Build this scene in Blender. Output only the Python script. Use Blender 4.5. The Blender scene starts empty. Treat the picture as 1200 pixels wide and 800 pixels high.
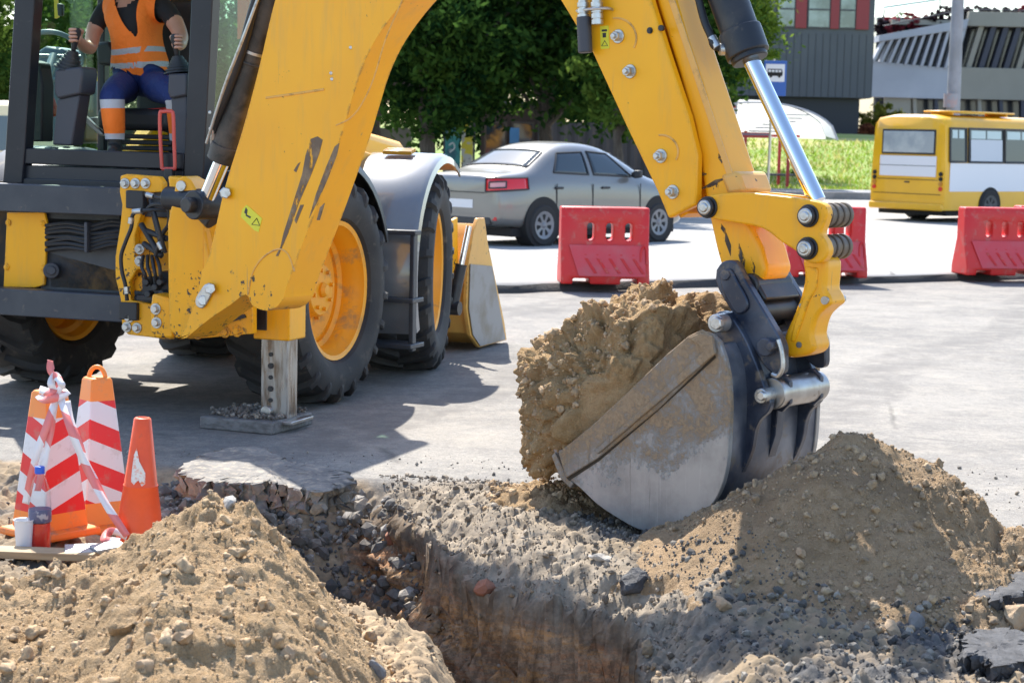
import bpy, bmesh, math, random
import numpy as np
from mathutils import Vector, Matrix
R = math.radians
PI = math.pi
S = bpy.context.scene
C = S.collection
rnd = random.Random(7)
# ---------------------------------------------------------------- camera model (photo is 1200 x 800 px, focal length 2200 px)
FPX, CAMZ, PITCH, ROLL = 2200.0, 1.6, math.atan(240/2200.0), R(1.3)
CAMM = Matrix.Translation((0, 0, CAMZ)) @ Matrix.Rotation(PI/2-PITCH, 4, 'X') @ Matrix.Rotation(ROLL, 4, 'Z')
def ray(x, y):
    return (CAMM.to_3x3() @ Vector((x-600, 400-y, -FPX))).normalized()
def at(x, y, Y):
    d = ray(x, y); t = Y/d.y
    return Vector((0, 0, CAMZ)) + d*t
def gnd(x, y, z=0.0):
    d = ray(x, y); t = (z-CAMZ)/d.z
    return Vector((0, 0, CAMZ)) + d*t
def onp(x, y, p0, n):
    d = ray(x, y); o = Vector((0, 0, CAMZ))
    return o + d*((Vector(p0)-o).dot(n)/d.dot(n))
def px(p):
    q = CAMM.inverted() @ Vector(p)
    return (600+FPX*q.x/-q.z, 400-FPX*q.y/-q.z)
# ---------------------------------------------------------------- noise
def _hash(ix, iy, seed):
    h = (ix.astype(np.int64)*374761393 + iy.astype(np.int64)*668265263 + seed*974711) & 0x7fffffff
    h = ((h ^ (h >> 13))*1274126177) & 0x7fffffff
    return ((h ^ (h >> 16)) & 0xffff)/65535.0
def vnoise(x, y, seed=0):
    ix, iy = np.floor(x), np.floor(y)
    fx, fy = x-ix, y-iy
    fx = fx*fx*fx*(fx*(fx*6-15)+10); fy = fy*fy*fy*(fy*(fy*6-15)+10)
    a = _hash(ix, iy, seed); b = _hash(ix+1, iy, seed); c = _hash(ix, iy+1, seed); d = _hash(ix+1, iy+1, seed)
    return (a*(1-fx)+b*fx)*(1-fy) + (c*(1-fx)+d*fx)*fy
def fbm(x, y, f, oct=4, seed=0, gain=.5):
    o = 0; a = 1; t = 0
    for i in range(oct):
        ca, sa = math.cos(i*.9), math.sin(i*.9)
        o = o + a*(vnoise((x*ca-y*sa)*f+17*i, (x*sa+y*ca)*f-9*i, seed+i)*2-1); t += a; a *= gain; f *= 2.03
    return o/t
def billow(x, y, f, oct=3, seed=0):
    o = 0; a = 1; t = 0
    for i in range(oct):
        ca, sa = math.cos(i*1.3+.4), math.sin(i*1.3+.4)
        o = o + a*np.abs(vnoise((x*ca-y*sa)*f+31*i, (x*sa+y*ca)*f+5*i, seed+i)*2-1); t += a; a *= .5; f *= 2.1
    return o/t
def cells(x, y, f, seed=0, jit=.9):
    """worley: returns (distance to nearest point, random id of it)"""
    x = x*f; y = y*f; ix, iy = np.floor(x), np.floor(y)
    best = np.full(x.shape, 9.0); idv = np.zeros(x.shape)
    for dx in (-1, 0, 1):
        for dy in (-1, 0, 1):
            cx, cy = ix+dx, iy+dy
            qx = cx+.5+jit*(_hash(cx, cy, seed)-.5); qy = cy+.5+jit*(_hash(cx, cy, seed+5)-.5)
            d = np.hypot(x-qx, y-qy); m = d < best
            best = np.where(m, d, best); idv = np.where(m, _hash(cx, cy, seed+11), idv)
    return best, idv
def _hash3(ix, iy, iz, seed):
    h = (ix.astype(np.int64)*374761393 + iy.astype(np.int64)*668265263 + iz.astype(np.int64)*2147483647 + seed*974711) & 0x7fffffff
    h = ((h ^ (h >> 13))*1274126177) & 0x7fffffff
    h = ((h ^ (h >> 15))*739982445) & 0x7fffffff
    return ((h ^ (h >> 16)) & 0xffff)/65535.0
def vnoise3(P, seed=0):
    I = np.floor(P); f = P-I; f = f*f*f*(f*(f*6-15)+10); o = 0
    for a in (0, 1):
        for b in (0, 1):
            for c in (0, 1):
                w = (f[:, 0] if a else 1-f[:, 0])*(f[:, 1] if b else 1-f[:, 1])*(f[:, 2] if c else 1-f[:, 2])
                o = o+w*_hash3(I[:, 0]+a, I[:, 1]+b, I[:, 2]+c, seed)
    return o
def fbm3(P, f, oct=4, seed=0, bil=False):
    o = 0; a = 1; t = 0
    for i in range(oct):
        n = vnoise3(P*f+11.3*i, seed+i)*2-1; o = o+a*(np.abs(n) if bil else n); t += a; a *= .5; f *= 2.07
    return o/t
def cells3(P, f, seed=0):
    P = P*f; I = np.floor(P); best = np.full(len(P), 9.0); idv = np.zeros(len(P))
    for a in (-1, 0, 1):
        for b in (-1, 0, 1):
            for c in (-1, 0, 1):
                J = I+np.array([a, b, c]); q = J+.5+.85*(np.stack([_hash3(J[:, 0], J[:, 1], J[:, 2], seed+k) for k in (0, 3, 6)], -1)-.5)
                d = np.linalg.norm(P-q, axis=1); m = d < best; best = np.where(m, d, best); idv = np.where(m, _hash3(J[:, 0], J[:, 1], J[:, 2], seed+9), idv)
    return best, idv
def smooth(e0, e1, x):
    t = np.clip((x-e0)/(e1-e0), 0, 1); return t*t*(3-2*t)
# ---------------------------------------------------------------- mesh builder
class MB:
    def __init__(s, T=None):
        s.v = []; s.f = []; s.m = []; s.T = T or Matrix.Identity(4); s.mi = 0
    def add(s, vs, fs, T=None):
        n = len(s.v); M = s.T if T is None else s.T @ T
        s.v += [tuple(M @ Vector(p)) for p in vs]
        for f in fs:
            s.f.append(tuple(i+n for i in f)); s.m.append(s.mi)
        return s
    def box(s, c, d, T=None, taper=1.0):
        x, y, z = d[0]/2, d[1]/2, d[2]/2; k = taper
        vs = [(c[0]+a*x*(k if e > 0 else 1), c[1]+b*y*(k if e > 0 else 1), c[2]+e*z) for e in (-1, 1) for a, b in ((-1, -1), (1, -1), (1, 1), (-1, 1))]
        return s.add(vs, [(3, 2, 1, 0), (4, 5, 6, 7), (0, 1, 5, 4), (1, 2, 6, 5), (2, 3, 7, 6), (3, 0, 4, 7)], T)
    def prism(s, pts, vec, T=None):
        n = len(pts); vec = Vector(vec)
        vs = [Vector(p) for p in pts] + [Vector(p)+vec for p in pts]
        fs = [tuple(range(n-1, -1, -1)), tuple(range(n, 2*n))] + [(i, (i+1) % n, n+(i+1) % n, n+i) for i in range(n)]
        return s.add(vs, fs, T)
    def cyl(s, a, b, r1, r2=None, seg=20, T=None, caps=True):
        a, b = Vector(a), Vector(b); r2 = r1 if r2 is None else r2
        w = (b-a).normalized(); u = w.orthogonal().normalized(); v = w.cross(u)
        vs = []
        for p, r in ((a, r1), (b, r2)):
            vs += [p+u*(r*math.cos(2*PI*i/seg))+v*(r*math.sin(2*PI*i/seg)) for i in range(seg)]
        fs = [(i, (i+1) % seg, seg+(i+1) % seg, seg+i) for i in range(seg)]
        if caps: fs += [tuple(range(seg-1, -1, -1)), tuple(range(seg, 2*seg))]
        return s.add(vs, fs, T)
    def tube(s, pts, r, seg=8, T=None, smooth_n=0, closed=False):
        pts = [Vector(p) for p in pts]
        if smooth_n:
            out = []; n = len(pts)
            for i in range(n-1):
                p0, p1, p2, p3 = pts[max(i-1, 0)], pts[i], pts[i+1], pts[min(i+2, n-1)]
                for k in range(smooth_n):
                    t = k/smooth_n
                    out.append(.5*((2*p1)+(p2-p0)*t+(2*p0-5*p1+4*p2-p3)*t*t+(3*p1-p0-3*p2+p3)*t**3))
            out.append(pts[-1]); pts = out
        vs = []; fs = []; n = len(pts); u = None
        rr = r if isinstance(r, (list, tuple)) else [r]*n
        if len(rr) != n: rr = [rr[min(int(i/(n-1)*(len(rr)-1)+.5), len(rr)-1)] for i in range(n)]
        for i, p in enumerate(pts):
            w = (pts[min(i+1, n-1)]-pts[max(i-1, 0)]).normalized()
            if u is None: u = w.orthogonal().normalized()
            u = (u-w*u.dot(w))
            u = u.normalized() if u.length > 1e-6 else w.orthogonal().normalized()
            v = w.cross(u)
            vs += [p+u*(rr[i]*math.cos(2*PI*k/seg))+v*(rr[i]*math.sin(2*PI*k/seg)) for k in range(seg)]
        for i in range(n-1):
            fs += [(i*seg+k, i*seg+(k+1) % seg, (i+1)*seg+(k+1) % seg, (i+1)*seg+k) for k in range(seg)]
        fs += [tuple(range(seg-1, -1, -1)), tuple(range((n-1)*seg, n*seg))]
        return s.add(vs, fs, T)
    def lathe(s, prof, seg=32, T=None, close=False, sx=1, sy=1):
        """prof: (radius, z) pairs, spun round z"""
        vs = []; n = len(prof)
        for i in range(seg):
            a = 2*PI*i/seg
            vs += [(r*math.cos(a)*sx, r*math.sin(a)*sy, z) for r, z in prof]
        fs = []
        for i in range(seg):
            j = (i+1) % seg
            for k in range(n-1 if not close else n):
                l = (k+1) % n
                fs.append((i*n+k, j*n+k, j*n+l, i*n+l))
        if not close:
            if prof[0][0] > 1e-5: fs.append(tuple(i*n for i in range(seg))[::-1])
            if prof[-1][0] > 1e-5: fs.append(tuple(i*n+n-1 for i in range(seg)))
        return s.add(vs, fs, T)
    def loft(s, rings, T=None, cap=True):
        n = len(rings[0]); vs = [p for r in rings for p in r]; fs = []
        for i in range(len(rings)-1):
            fs += [(i*n+k, i*n+(k+1) % n, (i+1)*n+(k+1) % n, (i+1)*n+k) for k in range(n)]
        if cap: fs += [tuple(range(n-1, -1, -1)), tuple(range((len(rings)-1)*n, len(rings)*n))]
        return s.add(vs, fs, T)
    def islands(s):
        par = list(range(len(s.v)))
        def find(a):
            while par[a] != a:
                par[a] = par[par[a]]; a = par[a]
            return a
        for f in s.f:
            r = find(f[0])
            for i in f[1:]:
                q = find(i)
                if q != r: par[q] = r
        isl = {}
        for k, f in enumerate(s.f): isl.setdefault(find(f[0]), []).append(k)
        isl = list(isl.values())
        if len(isl) < 2 or len(isl) > 400: return [list(range(len(s.f)))]
        bb = []
        for g in isl:
            P = np.array([s.v[i] for k in g for i in s.f[k]]); bb.append((P.min(0)-.002, P.max(0)+.002))
        gp = list(range(len(isl)))
        def fd(a):
            while gp[a] != a: a = gp[a]
            return a
        for i in range(len(isl)):
            for j in range(i):
                if np.all(bb[i][0] <= bb[j][1]) and np.all(bb[j][0] <= bb[i][1]):
                    a, b = fd(i), fd(j)
                    if a != b: gp[a] = b
        out = {}
        for i, g in enumerate(isl): out.setdefault(fd(i), []).extend(g)
        return list(out.values())
    def quad(s, a, b, c, d, T=None):
        return s.add([a, b, c, d], [(0, 1, 2, 3)], T)
    def build(s, name, mat, parent=None, bevel=0, angle=38, subsurf=0, label=None, recalc=True, flat=False, segs=2, split=True):
        if split and parent is not None:
            groups = s.islands()
            if len(groups) > 1:
                objs = []
                for g in groups:
                    q = MB(); idx = sorted({i for k in g for i in s.f[k]}); mp = {i: n for n, i in enumerate(idx)}
                    q.v = [s.v[i] for i in idx]; q.f = [tuple(mp[i] for i in s.f[k]) for k in g]; q.m = [s.m[k] for k in g]
                    objs.append(q.build(name, mat, parent, bevel, angle, subsurf, label, recalc, flat, segs, False))
                return max(objs, key=lambda o: max(o.dimensions) if False else len(o.data.polygons))
        me = bpy.data.meshes.new(name)
        me.from_pydata(s.v, [], s.f)
        mats = mat if isinstance(mat, (list, tuple)) else [mat]
        for m in mats: me.materials.append(m)
        if len(mats) > 1: me.polygons.foreach_set('material_index', s.m)
        if recalc:
            b = bmesh.new(); b.from_mesh(me); bmesh.ops.remove_doubles(b, verts=b.verts, dist=1e-5)
            bmesh.ops.recalc_face_normals(b, faces=b.faces); b.to_mesh(me); b.free()
        if not flat:
            me.polygons.foreach_set('use_smooth', [True]*len(me.polygons))
            if not subsurf: me.set_sharp_from_angle(angle=R(angle))
        o = bpy.data.objects.new(name, me); C.objects.link(o)
        if parent is not None:
            o.parent = parent; o.matrix_parent_inverse = WM(parent).inverted()
        if bevel:
            bm = o.modifiers.new('bevel', 'BEVEL'); bm.width = bevel; bm.segments = segs; bm.limit_method = 'ANGLE'; bm.angle_limit = R(35)
            bm.harden_normals = False
        if subsurf:
            ss = o.modifiers.new('subsurf', 'SUBSURF'); ss.levels = subsurf; ss.render_levels = subsurf
        if label: o['label'] = label
        return o
def WM(o):
    M = Matrix.Translation(o.location) @ o.rotation_euler.to_matrix().to_4x4()
    if o.parent is not None: M = WM(o.parent) @ o.matrix_parent_inverse @ M
    return M
def tag(o, label, cat, group=None):
    o['label'] = label; o['category'] = cat
    if group: o['group'] = group
    return o
def thing(name, label, cat, loc=(0, 0, 0), rz=0, group=None):
    o = bpy.data.objects.new(name, None); C.objects.link(o)
    o.location = loc; o.rotation_euler = (0, 0, rz); o.empty_display_size = .2
    return tag(o, label, cat, group)
def struct(o, kind='structure'):
    o['kind'] = kind; return o
def dup(root, loc, rz, label=None, group=None):
    M = {}
    r = root.copy(); C.objects.link(r); r.location = loc; r.rotation_euler = (0, 0, rz)
    if label: r['label'] = label
    if group: r['group'] = group
    for ch in [o for o in bpy.data.objects if o.parent == root]:
        c = ch.copy(); C.objects.link(c); c.parent = r
        for g in [o for o in bpy.data.objects if o.parent == ch]:
            d = g.copy(); C.objects.link(d); d.parent = c
    return r
def np_mesh(name, V, Q, mat, parent=None, smooth_=True, mi=None):
    me = bpy.data.meshes.new(name)
    V = np.asarray(V, dtype=np.float32); Q = np.asarray(Q, dtype=np.int32); k = Q.shape[1]
    me.vertices.add(len(V)); me.vertices.foreach_set('co', V.ravel())
    me.loops.add(Q.size); me.loops.foreach_set('vertex_index', Q.ravel())
    me.polygons.add(len(Q)); me.polygons.foreach_set('loop_start', np.arange(0, Q.size, k, dtype=np.int32))
    me.polygons.foreach_set('loop_total', np.full(len(Q), k, dtype=np.int32))
    me.polygons.foreach_set('use_smooth', np.full(len(Q), smooth_, dtype=bool))
    for m in (mat if isinstance(mat, (list, tuple)) else [mat]): me.materials.append(m)
    if mi is not None: me.polygons.foreach_set('material_index', np.asarray(mi, dtype=np.int32))
    me.update(calc_edges=True); me.validate()
    o = bpy.data.objects.new(name, me); C.objects.link(o)
    if parent is not None:
        o.parent = parent; o.matrix_parent_inverse = WM(parent).inverted()
    return o
def vattr(o, name, arr):
    a = o.data.attributes.new(name, 'FLOAT', 'POINT'); a.data.foreach_set('value', np.asarray(arr, dtype=np.float32))

def ico(sub):
    b = bmesh.new(); bmesh.ops.create_icosphere(b, subdivisions=sub, radius=1)
    v = np.array([x.co[:] for x in b.verts]); f = np.array([[q.index for q in p.verts] for p in b.faces]); b.free(); return v, f
# ---------------------------------------------------------------- materials
def N(nt, t, **k):
    n = nt.nodes.new(t)
    for a, b in k.items():
        if a == 'inp':
            for i, v in b.items(): n.inputs[i].default_value = v
        else: setattr(n, a, b)
    return n
def base_mat(name, col, rough=.5, metal=0.0, spec=.5, coat=0.0):
    m = bpy.data.materials.new(name); m.use_nodes = True; nt = m.node_tree
    p = nt.nodes['Principled BSDF']
    p.inputs['Base Color'].default_value = (*col, 1); p.inputs['Roughness'].default_value = rough
    p.inputs['Metallic'].default_value = metal; p.inputs['Specular IOR Level'].default_value = spec
    p.inputs['Coat Weight'].default_value = coat
    return m, nt, p
def coords(nt, scale=(1, 1, 1)):
    tc = N(nt, 'ShaderNodeTexCoord'); mp = N(nt, 'ShaderNodeMapping'); mp.inputs['Scale'].default_value = scale
    nt.links.new(tc.outputs['Object'], mp.inputs['Vector']); return mp.outputs['Vector']
def noise(nt, vec, scale, detail=4, rough=.55, dist=0):
    n = N(nt, 'ShaderNodeTexNoise', inp={'Scale': scale, 'Detail': detail, 'Roughness': rough, 'Distortion': dist})
    nt.links.new(vec, n.inputs['Vector']); return n.outputs['Fac']
def ramp(nt, fac, stops):
    r = N(nt, 'ShaderNodeValToRGB'); e = r.color_ramp.elements
    while len(e) < len(stops): e.new(.5)
    for i, (p, c) in enumerate(stops):
        e[i].position = p; e[i].color = (*c, 1) if not isinstance(c, (int, float)) else (c, c, c, 1)
    nt.links.new(fac, r.inputs['Fac']); return r.outputs['Color']
def mix(nt, fac, a, b, mode='MIX'):
    m = N(nt, 'ShaderNodeMix', data_type='RGBA', blend_type=mode)
    for s, v in ((0, fac), (6, a), (7, b)):
        if isinstance(v, (int, float)): m.inputs[s].default_value = v
        elif isinstance(v, tuple): m.inputs[s].default_value = (*v, 1)
        else: nt.links.new(v, m.inputs[s])
    return m.outputs[2]
def bump(nt, p, h, strength, dist=.01):
    b = N(nt, 'ShaderNodeBump', inp={'Strength': strength, 'Distance': dist})
    nt.links.new(h, b.inputs['Height']); nt.links.new(b.outputs['Normal'], p.inputs['Normal'])
def MAT(name, col, rough=.5, metal=0.0, spec=.5, coat=0.0, var=None, bmp=None, dirt=None, scale=(1, 1, 1), rvar=0.0):
    """var=(scale, col2, lo, hi): noise blend to col2; dirt=(scale, colour, lo, hi): second layer; bmp=(scale, strength, dist)"""
    m, nt, p = base_mat(name, col, rough, metal, spec, coat)
    v = coords(nt, scale); c = (*col,)
    if var:
        f = ramp(nt, noise(nt, v, var[0], 5), [(var[2], 0), (var[3], 1)])
        c = mix(nt, f, c, var[1])
    if dirt:
        f2 = ramp(nt, noise(nt, v, dirt[0], 8, .65, .3), [(dirt[2], 0), (dirt[3], 1)])
        c = mix(nt, f2, c, dirt[1])
        r = mix(nt, f2, (rough,)*3, (.85,)*3); nt.links.new(r, p.inputs['Roughness'])
    if not isinstance(c, tuple): nt.links.new(c, p.inputs['Base Color'])
    if rvar and not dirt:
        rr = ramp(nt, noise(nt, v, 6, 5), [(.3, max(rough-rvar, .03)), (.7, min(rough+rvar, 1))]); nt.links.new(rr, p.inputs['Roughness'])
    if bmp: bump(nt, p, noise(nt, v, bmp[0], 6, .6), bmp[1], bmp[2])
    return m
def yellow_paint(name, col, chips=.74, mud=.76, low=.0):
    m, nt, p = base_mat(name, col, .40, 0, .35, .10)
    p.inputs['Coat Roughness'].default_value = .2
    v = coords(nt)
    n1 = noise(nt, v, 1.7, 5); c = mix(nt, ramp(nt, n1, [(.35, 0), (.75, 1)]), col, (col[0]*.93, col[1]*.86, col[2]))
    # rain streaks and a thin dust film
    n2 = noise(nt, coords(nt, (5, 5, .7)), 3, 6, .65); c = mix(nt, ramp(nt, n2, [(.52, 0), (.80, .40)]), c, (.58, .33, .09))
    # mud splashes
    n3 = noise(nt, v, 11, 9, .72, .4)
    # height above ground: splashes and chips get denser low on the machine
    sx = N(nt, 'ShaderNodeSeparateXYZ'); nt.links.new(v, sx.inputs[0]); hz_ = N(nt, 'ShaderNodeMapRange', inp={1: 1.25, 2: .45, 3: 0, 4: low}); nt.links.new(sx.outputs['Z'], hz_.inputs[0])
    a3 = N(nt, 'ShaderNodeMath', operation='ADD'); nt.links.new(n3, a3.inputs[0]); nt.links.new(hz_.outputs[0], a3.inputs[1])
    f3 = ramp(nt, a3.outputs[0], [(mud, 0), (mud+.06, .85)]); c = mix(nt, f3, c, (.17, .11, .055))
    # chips down to primer
    n4 = noise(nt, v, 38, 5, .6); n5 = noise(nt, v, 2.6, 4)
    mul = N(nt, 'ShaderNodeMath', operation='MULTIPLY'); nt.links.new(n4, mul.inputs[0]); nt.links.new(ramp(nt, n5, [(.3, .7), (.8, 1.25)]), mul.inputs[1])
    a4 = N(nt, 'ShaderNodeMath', operation='ADD'); nt.links.new(mul.outputs[0], a4.inputs[0]); nt.links.new(hz_.outputs[0], a4.inputs[1])
    f4 = ramp(nt, a4.outputs[0], [(chips, 0), (min(chips+.03, .999), 1)]); c = mix(nt, f4, c, (.06, .042, .03))
    # long diagonal scratches
    mp = N(nt, 'ShaderNodeMapping'); mp.inputs['Rotation'].default_value = (0, .5, .6); mp.inputs['Scale'].default_value = (60, 60, 2.2); nt.links.new(v, mp.inputs[0])
    n6 = noise(nt, mp.outputs[0], 1.0, 3, .6); f6 = mul2 = N(nt, 'ShaderNodeMath', operation='MULTIPLY'); nt.links.new(ramp(nt, n6, [(.69, 0), (.72, .8)]), f6.inputs[0]); nt.links.new(ramp(nt, n5, [(.45, 0), (.6, 1)]), f6.inputs[1])
    c = mix(nt, f6.outputs[0], c, (.42, .25, .09))
    # worn edges
    bv = N(nt, 'ShaderNodeBevel', samples=3, inp={0: .022}); ge = N(nt, 'ShaderNodeNewGeometry'); dt = N(nt, 'ShaderNodeVectorMath', operation='DOT_PRODUCT'); nt.links.new(bv.outputs[0], dt.inputs[0]); nt.links.new(ge.outputs['Normal'], dt.inputs[1])
    ed = ramp(nt, dt.outputs['Value'], [(.80, 1), (.97, 0)]); en = ramp(nt, noise(nt, v, 17, 6, .7), [(.50, 0), (.60, .9)]); ef = N(nt, 'ShaderNodeMath', operation='MULTIPLY'); nt.links.new(ed, ef.inputs[0]); nt.links.new(en, ef.inputs[1])
    c = mix(nt, ef.outputs[0], c, (.14, .085, .045))
    nt.links.new(c, p.inputs['Base Color'])
    nt.links.new(mix(nt, f3, (.38,)*3, (.8,)*3), p.inputs['Roughness'])
    bump(nt, p, noise(nt, v, 90, 3), .06, .004)
    return m
YEL = (.96, .455, .006)
m_yellow = yellow_paint('machine_yellow', YEL)
m_yelworn = yellow_paint('machine_yellow_worn', (.95, .445, .008), .70, .71, .17)
m_yelpale = yellow_paint('machine_yellow_faded', (.80, .44, .10), .70, .68, .05)
m_yelrim = MAT('rim_yellow', (.90, .37, .008), .45, var=(5, (.70, .30, .03), .5, .8), dirt=(7, (.36, .22, .10), .54, .74))
m_black = MAT('black_paint', (.014, .016, .022), .42, var=(6, (.05, .045, .04), .45, .75), dirt=(14, (.16, .13, .10), .60, .82), bmp=(60, .08, .004))
m_hitch = MAT('worn_dark_blue_steel', (.020, .027, .048), .33, .25, coat=.15, var=(5, (.085, .10, .135), .4, .72), dirt=(13, (.22, .17, .12), .56, .72), bmp=(45, .15, .004))
m_frame = MAT('frame_grey_paint', (.032, .037, .050), .45, 0, var=(4, (.065, .07, .078), .4, .8), dirt=(18, (.2, .16, .12), .62, .78))
m_cab = MAT('cab_frame_paint', (.013, .014, .020), .36, 0, .4, var=(3, (.024, .025, .032), .4, .8), dirt=(14, (.10, .09, .08), .64, .84))
m_plastic = MAT('grey_plastic', (.052, .054, .066), .55, bmp=(140, .12, .002))
m_plastic_d = MAT('dark_plastic', (.022, .023, .027), .5, bmp=(140, .12, .002))
m_rubber = MAT('tyre_rubber', (.022, .022, .024), .78, var=(3, (.06, .055, .05), .4, .8), dirt=(9, (.17, .14, .105), .58, .80), bmp=(70, .25, .004))
m_hose = MAT('hose_rubber', (.018, .018, .02), .5, dirt=(20, (.12, .1, .08), .62, .8))
m_chrome = MAT('chrome_rod', (.75, .77, .80), .07, 1.0)
m_steel = MAT('bare_steel', (.45, .44, .43), .34, .9, var=(8, (.28, .25, .22), .4, .75), dirt=(22, (.2, .15, .1), .62, .78))
m_zinc = MAT('zinc_bolt', (.55, .55, .54), .38, .85, var=(30, (.3, .27, .22), .5, .8))
def steel_smeared(name, col, seed=0.0):
    m, nt, p = base_mat(name, col, .42, .4, .5); v = coords(nt)
    c = mix(nt, ramp(nt, noise(nt, v, 2.6, 6, .65), [(.4, 0), (.66, 1)]), col, tuple(k*.55 for k in col))
    mp = N(nt, 'ShaderNodeMapping'); mp.inputs['Rotation'].default_value = (.3, .9, .4); mp.inputs['Scale'].default_value = (70, 70, 3); nt.links.new(v, mp.inputs[0])
    s1 = noise(nt, mp.outputs[0], 1, 4, .65); c = mix(nt, ramp(nt, s1, [(.60, 0), (.70, .55)]), c, (.48, .47, .46)); c = mix(nt, ramp(nt, s1, [(.28, .6), (.38, 0)]), c, (.05, .045, .04))
    # caked soil: big patches that feather out in grains, thicker high on the plate
    sx = N(nt, 'ShaderNodeSeparateXYZ'); nt.links.new(v, sx.inputs[0]); hz_ = N(nt, 'ShaderNodeMapRange', inp={1: .10, 2: .80, 3: -.10, 4: .13}); nt.links.new(sx.outputs['Z'], hz_.inputs[0])
    n1 = noise(nt, v, 2.2, 4, .6, .5); n2 = noise(nt, v, 55, 5, .75); a = N(nt, 'ShaderNodeMath', operation='MULTIPLY_ADD'); nt.links.new(n2, a.inputs[0]); a.inputs[1].default_value = .30; nt.links.new(n1, a.inputs[2])
    b = N(nt, 'ShaderNodeMath', operation='ADD'); nt.links.new(a.outputs[0], b.inputs[0]); nt.links.new(hz_.outputs[0], b.inputs[1])
    f = ramp(nt, b.outputs[0], [(.70, 0), (.80, .9)]); sc = mix(nt, ramp(nt, n2, [(.35, 0), (.65, 1)]), (.25, .165, .09), (.38, .26, .15)); c = mix(nt, f, c, sc)
    nt.links.new(c, p.inputs['Base Color']); nt.links.new(mix(nt, f, (.42,)*3, (.92,)*3), p.inputs['Roughness']); nt.links.new(mix(nt, f, (.4,)*3, (0,)*3), p.inputs['Metallic'])
    bh = N(nt, 'ShaderNodeMath', operation='MULTIPLY'); nt.links.new(f, bh.inputs[0]); nt.links.new(n2, bh.inputs[1]); bump(nt, p, bh.outputs[0], .7, .012); return m
m_bucket = steel_smeared('bucket_worn_steel', (.38, .37, .36))
m_bucket_in = steel_smeared('bucket_side_cutter', (.33, .30, .27))
m_red = MAT('red_paint', (.55, .03, .02), .4)
m_glass = None
def glass_mat(name, tint=(.75, .9, .85), alpha=.22, rough=.03):
    m = bpy.data.materials.new(name); m.use_nodes = True; nt = m.node_tree; nt.nodes.clear()
    o = N(nt, 'ShaderNodeOutputMaterial'); t = N(nt, 'ShaderNodeBsdfTransparent'); t.inputs[0].default_value = (*tint, 1)
    g = N(nt, 'ShaderNodeBsdfGlossy'); g.inputs['Roughness'].default_value = rough
    lw = N(nt, 'ShaderNodeLayerWeight', inp={0: .5}); pw = N(nt, 'ShaderNodeMath', operation='POWER'); nt.links.new(lw.outputs['Facing'], pw.inputs[0]); pw.inputs[1].default_value = 4; mx = N(nt, 'ShaderNodeMixShader')
    a = N(nt, 'ShaderNodeMath', operation='MULTIPLY_ADD'); nt.links.new(pw.outputs[0], a.inputs[0]); a.inputs[1].default_value = .5; a.inputs[2].default_value = alpha*.10
    nt.links.new(a.outputs[0], mx.inputs[0]); nt.links.new(t.outputs[0], mx.inputs[1]); nt.links.new(g.outputs[0], mx.inputs[2])
    nt.links.new(mx.outputs[0], o.inputs[0]); return m
m_cabglass = glass_mat('green_tinted_glass', (.74, .86, .80))
m_shell = MAT('worn_blue_grey_shell', (.075, .085, .115), .34, .45, var=(3.5, (.24, .25, .28), .45, .72), dirt=(8, (.24, .18, .12), .56, .72), bmp=(45, .15, .004))
m_carglass = MAT('dark_car_glass', (.03, .045, .055), .04, 0, spec=.8)
m_clear = glass_mat('clear_plastic', (.92, .95, .97), .4)

def soil_mat(name, c1, c2, c3, fine=.8, wet=.9):
    m, nt, p = base_mat(name, c1, wet, 0, .2)
    v = coords(nt)
    a = noise(nt, v, 4, 6, .6); b = noise(nt, v, 30, 6, .7); d = noise(nt, v, 140, 4, .7)
    c = mix(nt, ramp(nt, a, [(.38, 0), (.66, 1)]), c1, c2)
    c = mix(nt, ramp(nt, b, [(.42, 0), (.70, 1)]), c, c3)
    c = mix(nt, ramp(nt, d, [(.30, .45), (.62, 0)]), c, tuple(k*.45 for k in c1))
    c = mix(nt, ramp(nt, noise(nt, v, 1.5, 5, .65, .8), [(.50, 0), (.60, .6)]), c, tuple(k*.58 for k in c1))
    nt.links.new(c, p.inputs['Base Color'])
    ad = N(nt, 'ShaderNodeMath', operation='MULTIPLY_ADD'); nt.links.new(b, ad.inputs[0]); ad.inputs[1].default_value = .8; nt.links.new(d, ad.inputs[2])
    bump(nt, p, ad.outputs[0], fine, .03)
    return m
m_sand = soil_mat('sandy_soil', (.53, .36, .20), (.43, .28, .145), (.60, .43, .26))
m_load = soil_mat('bucket_soil', (.53, .345, .175), (.41, .26, .12), (.60, .42, .23))
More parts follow.
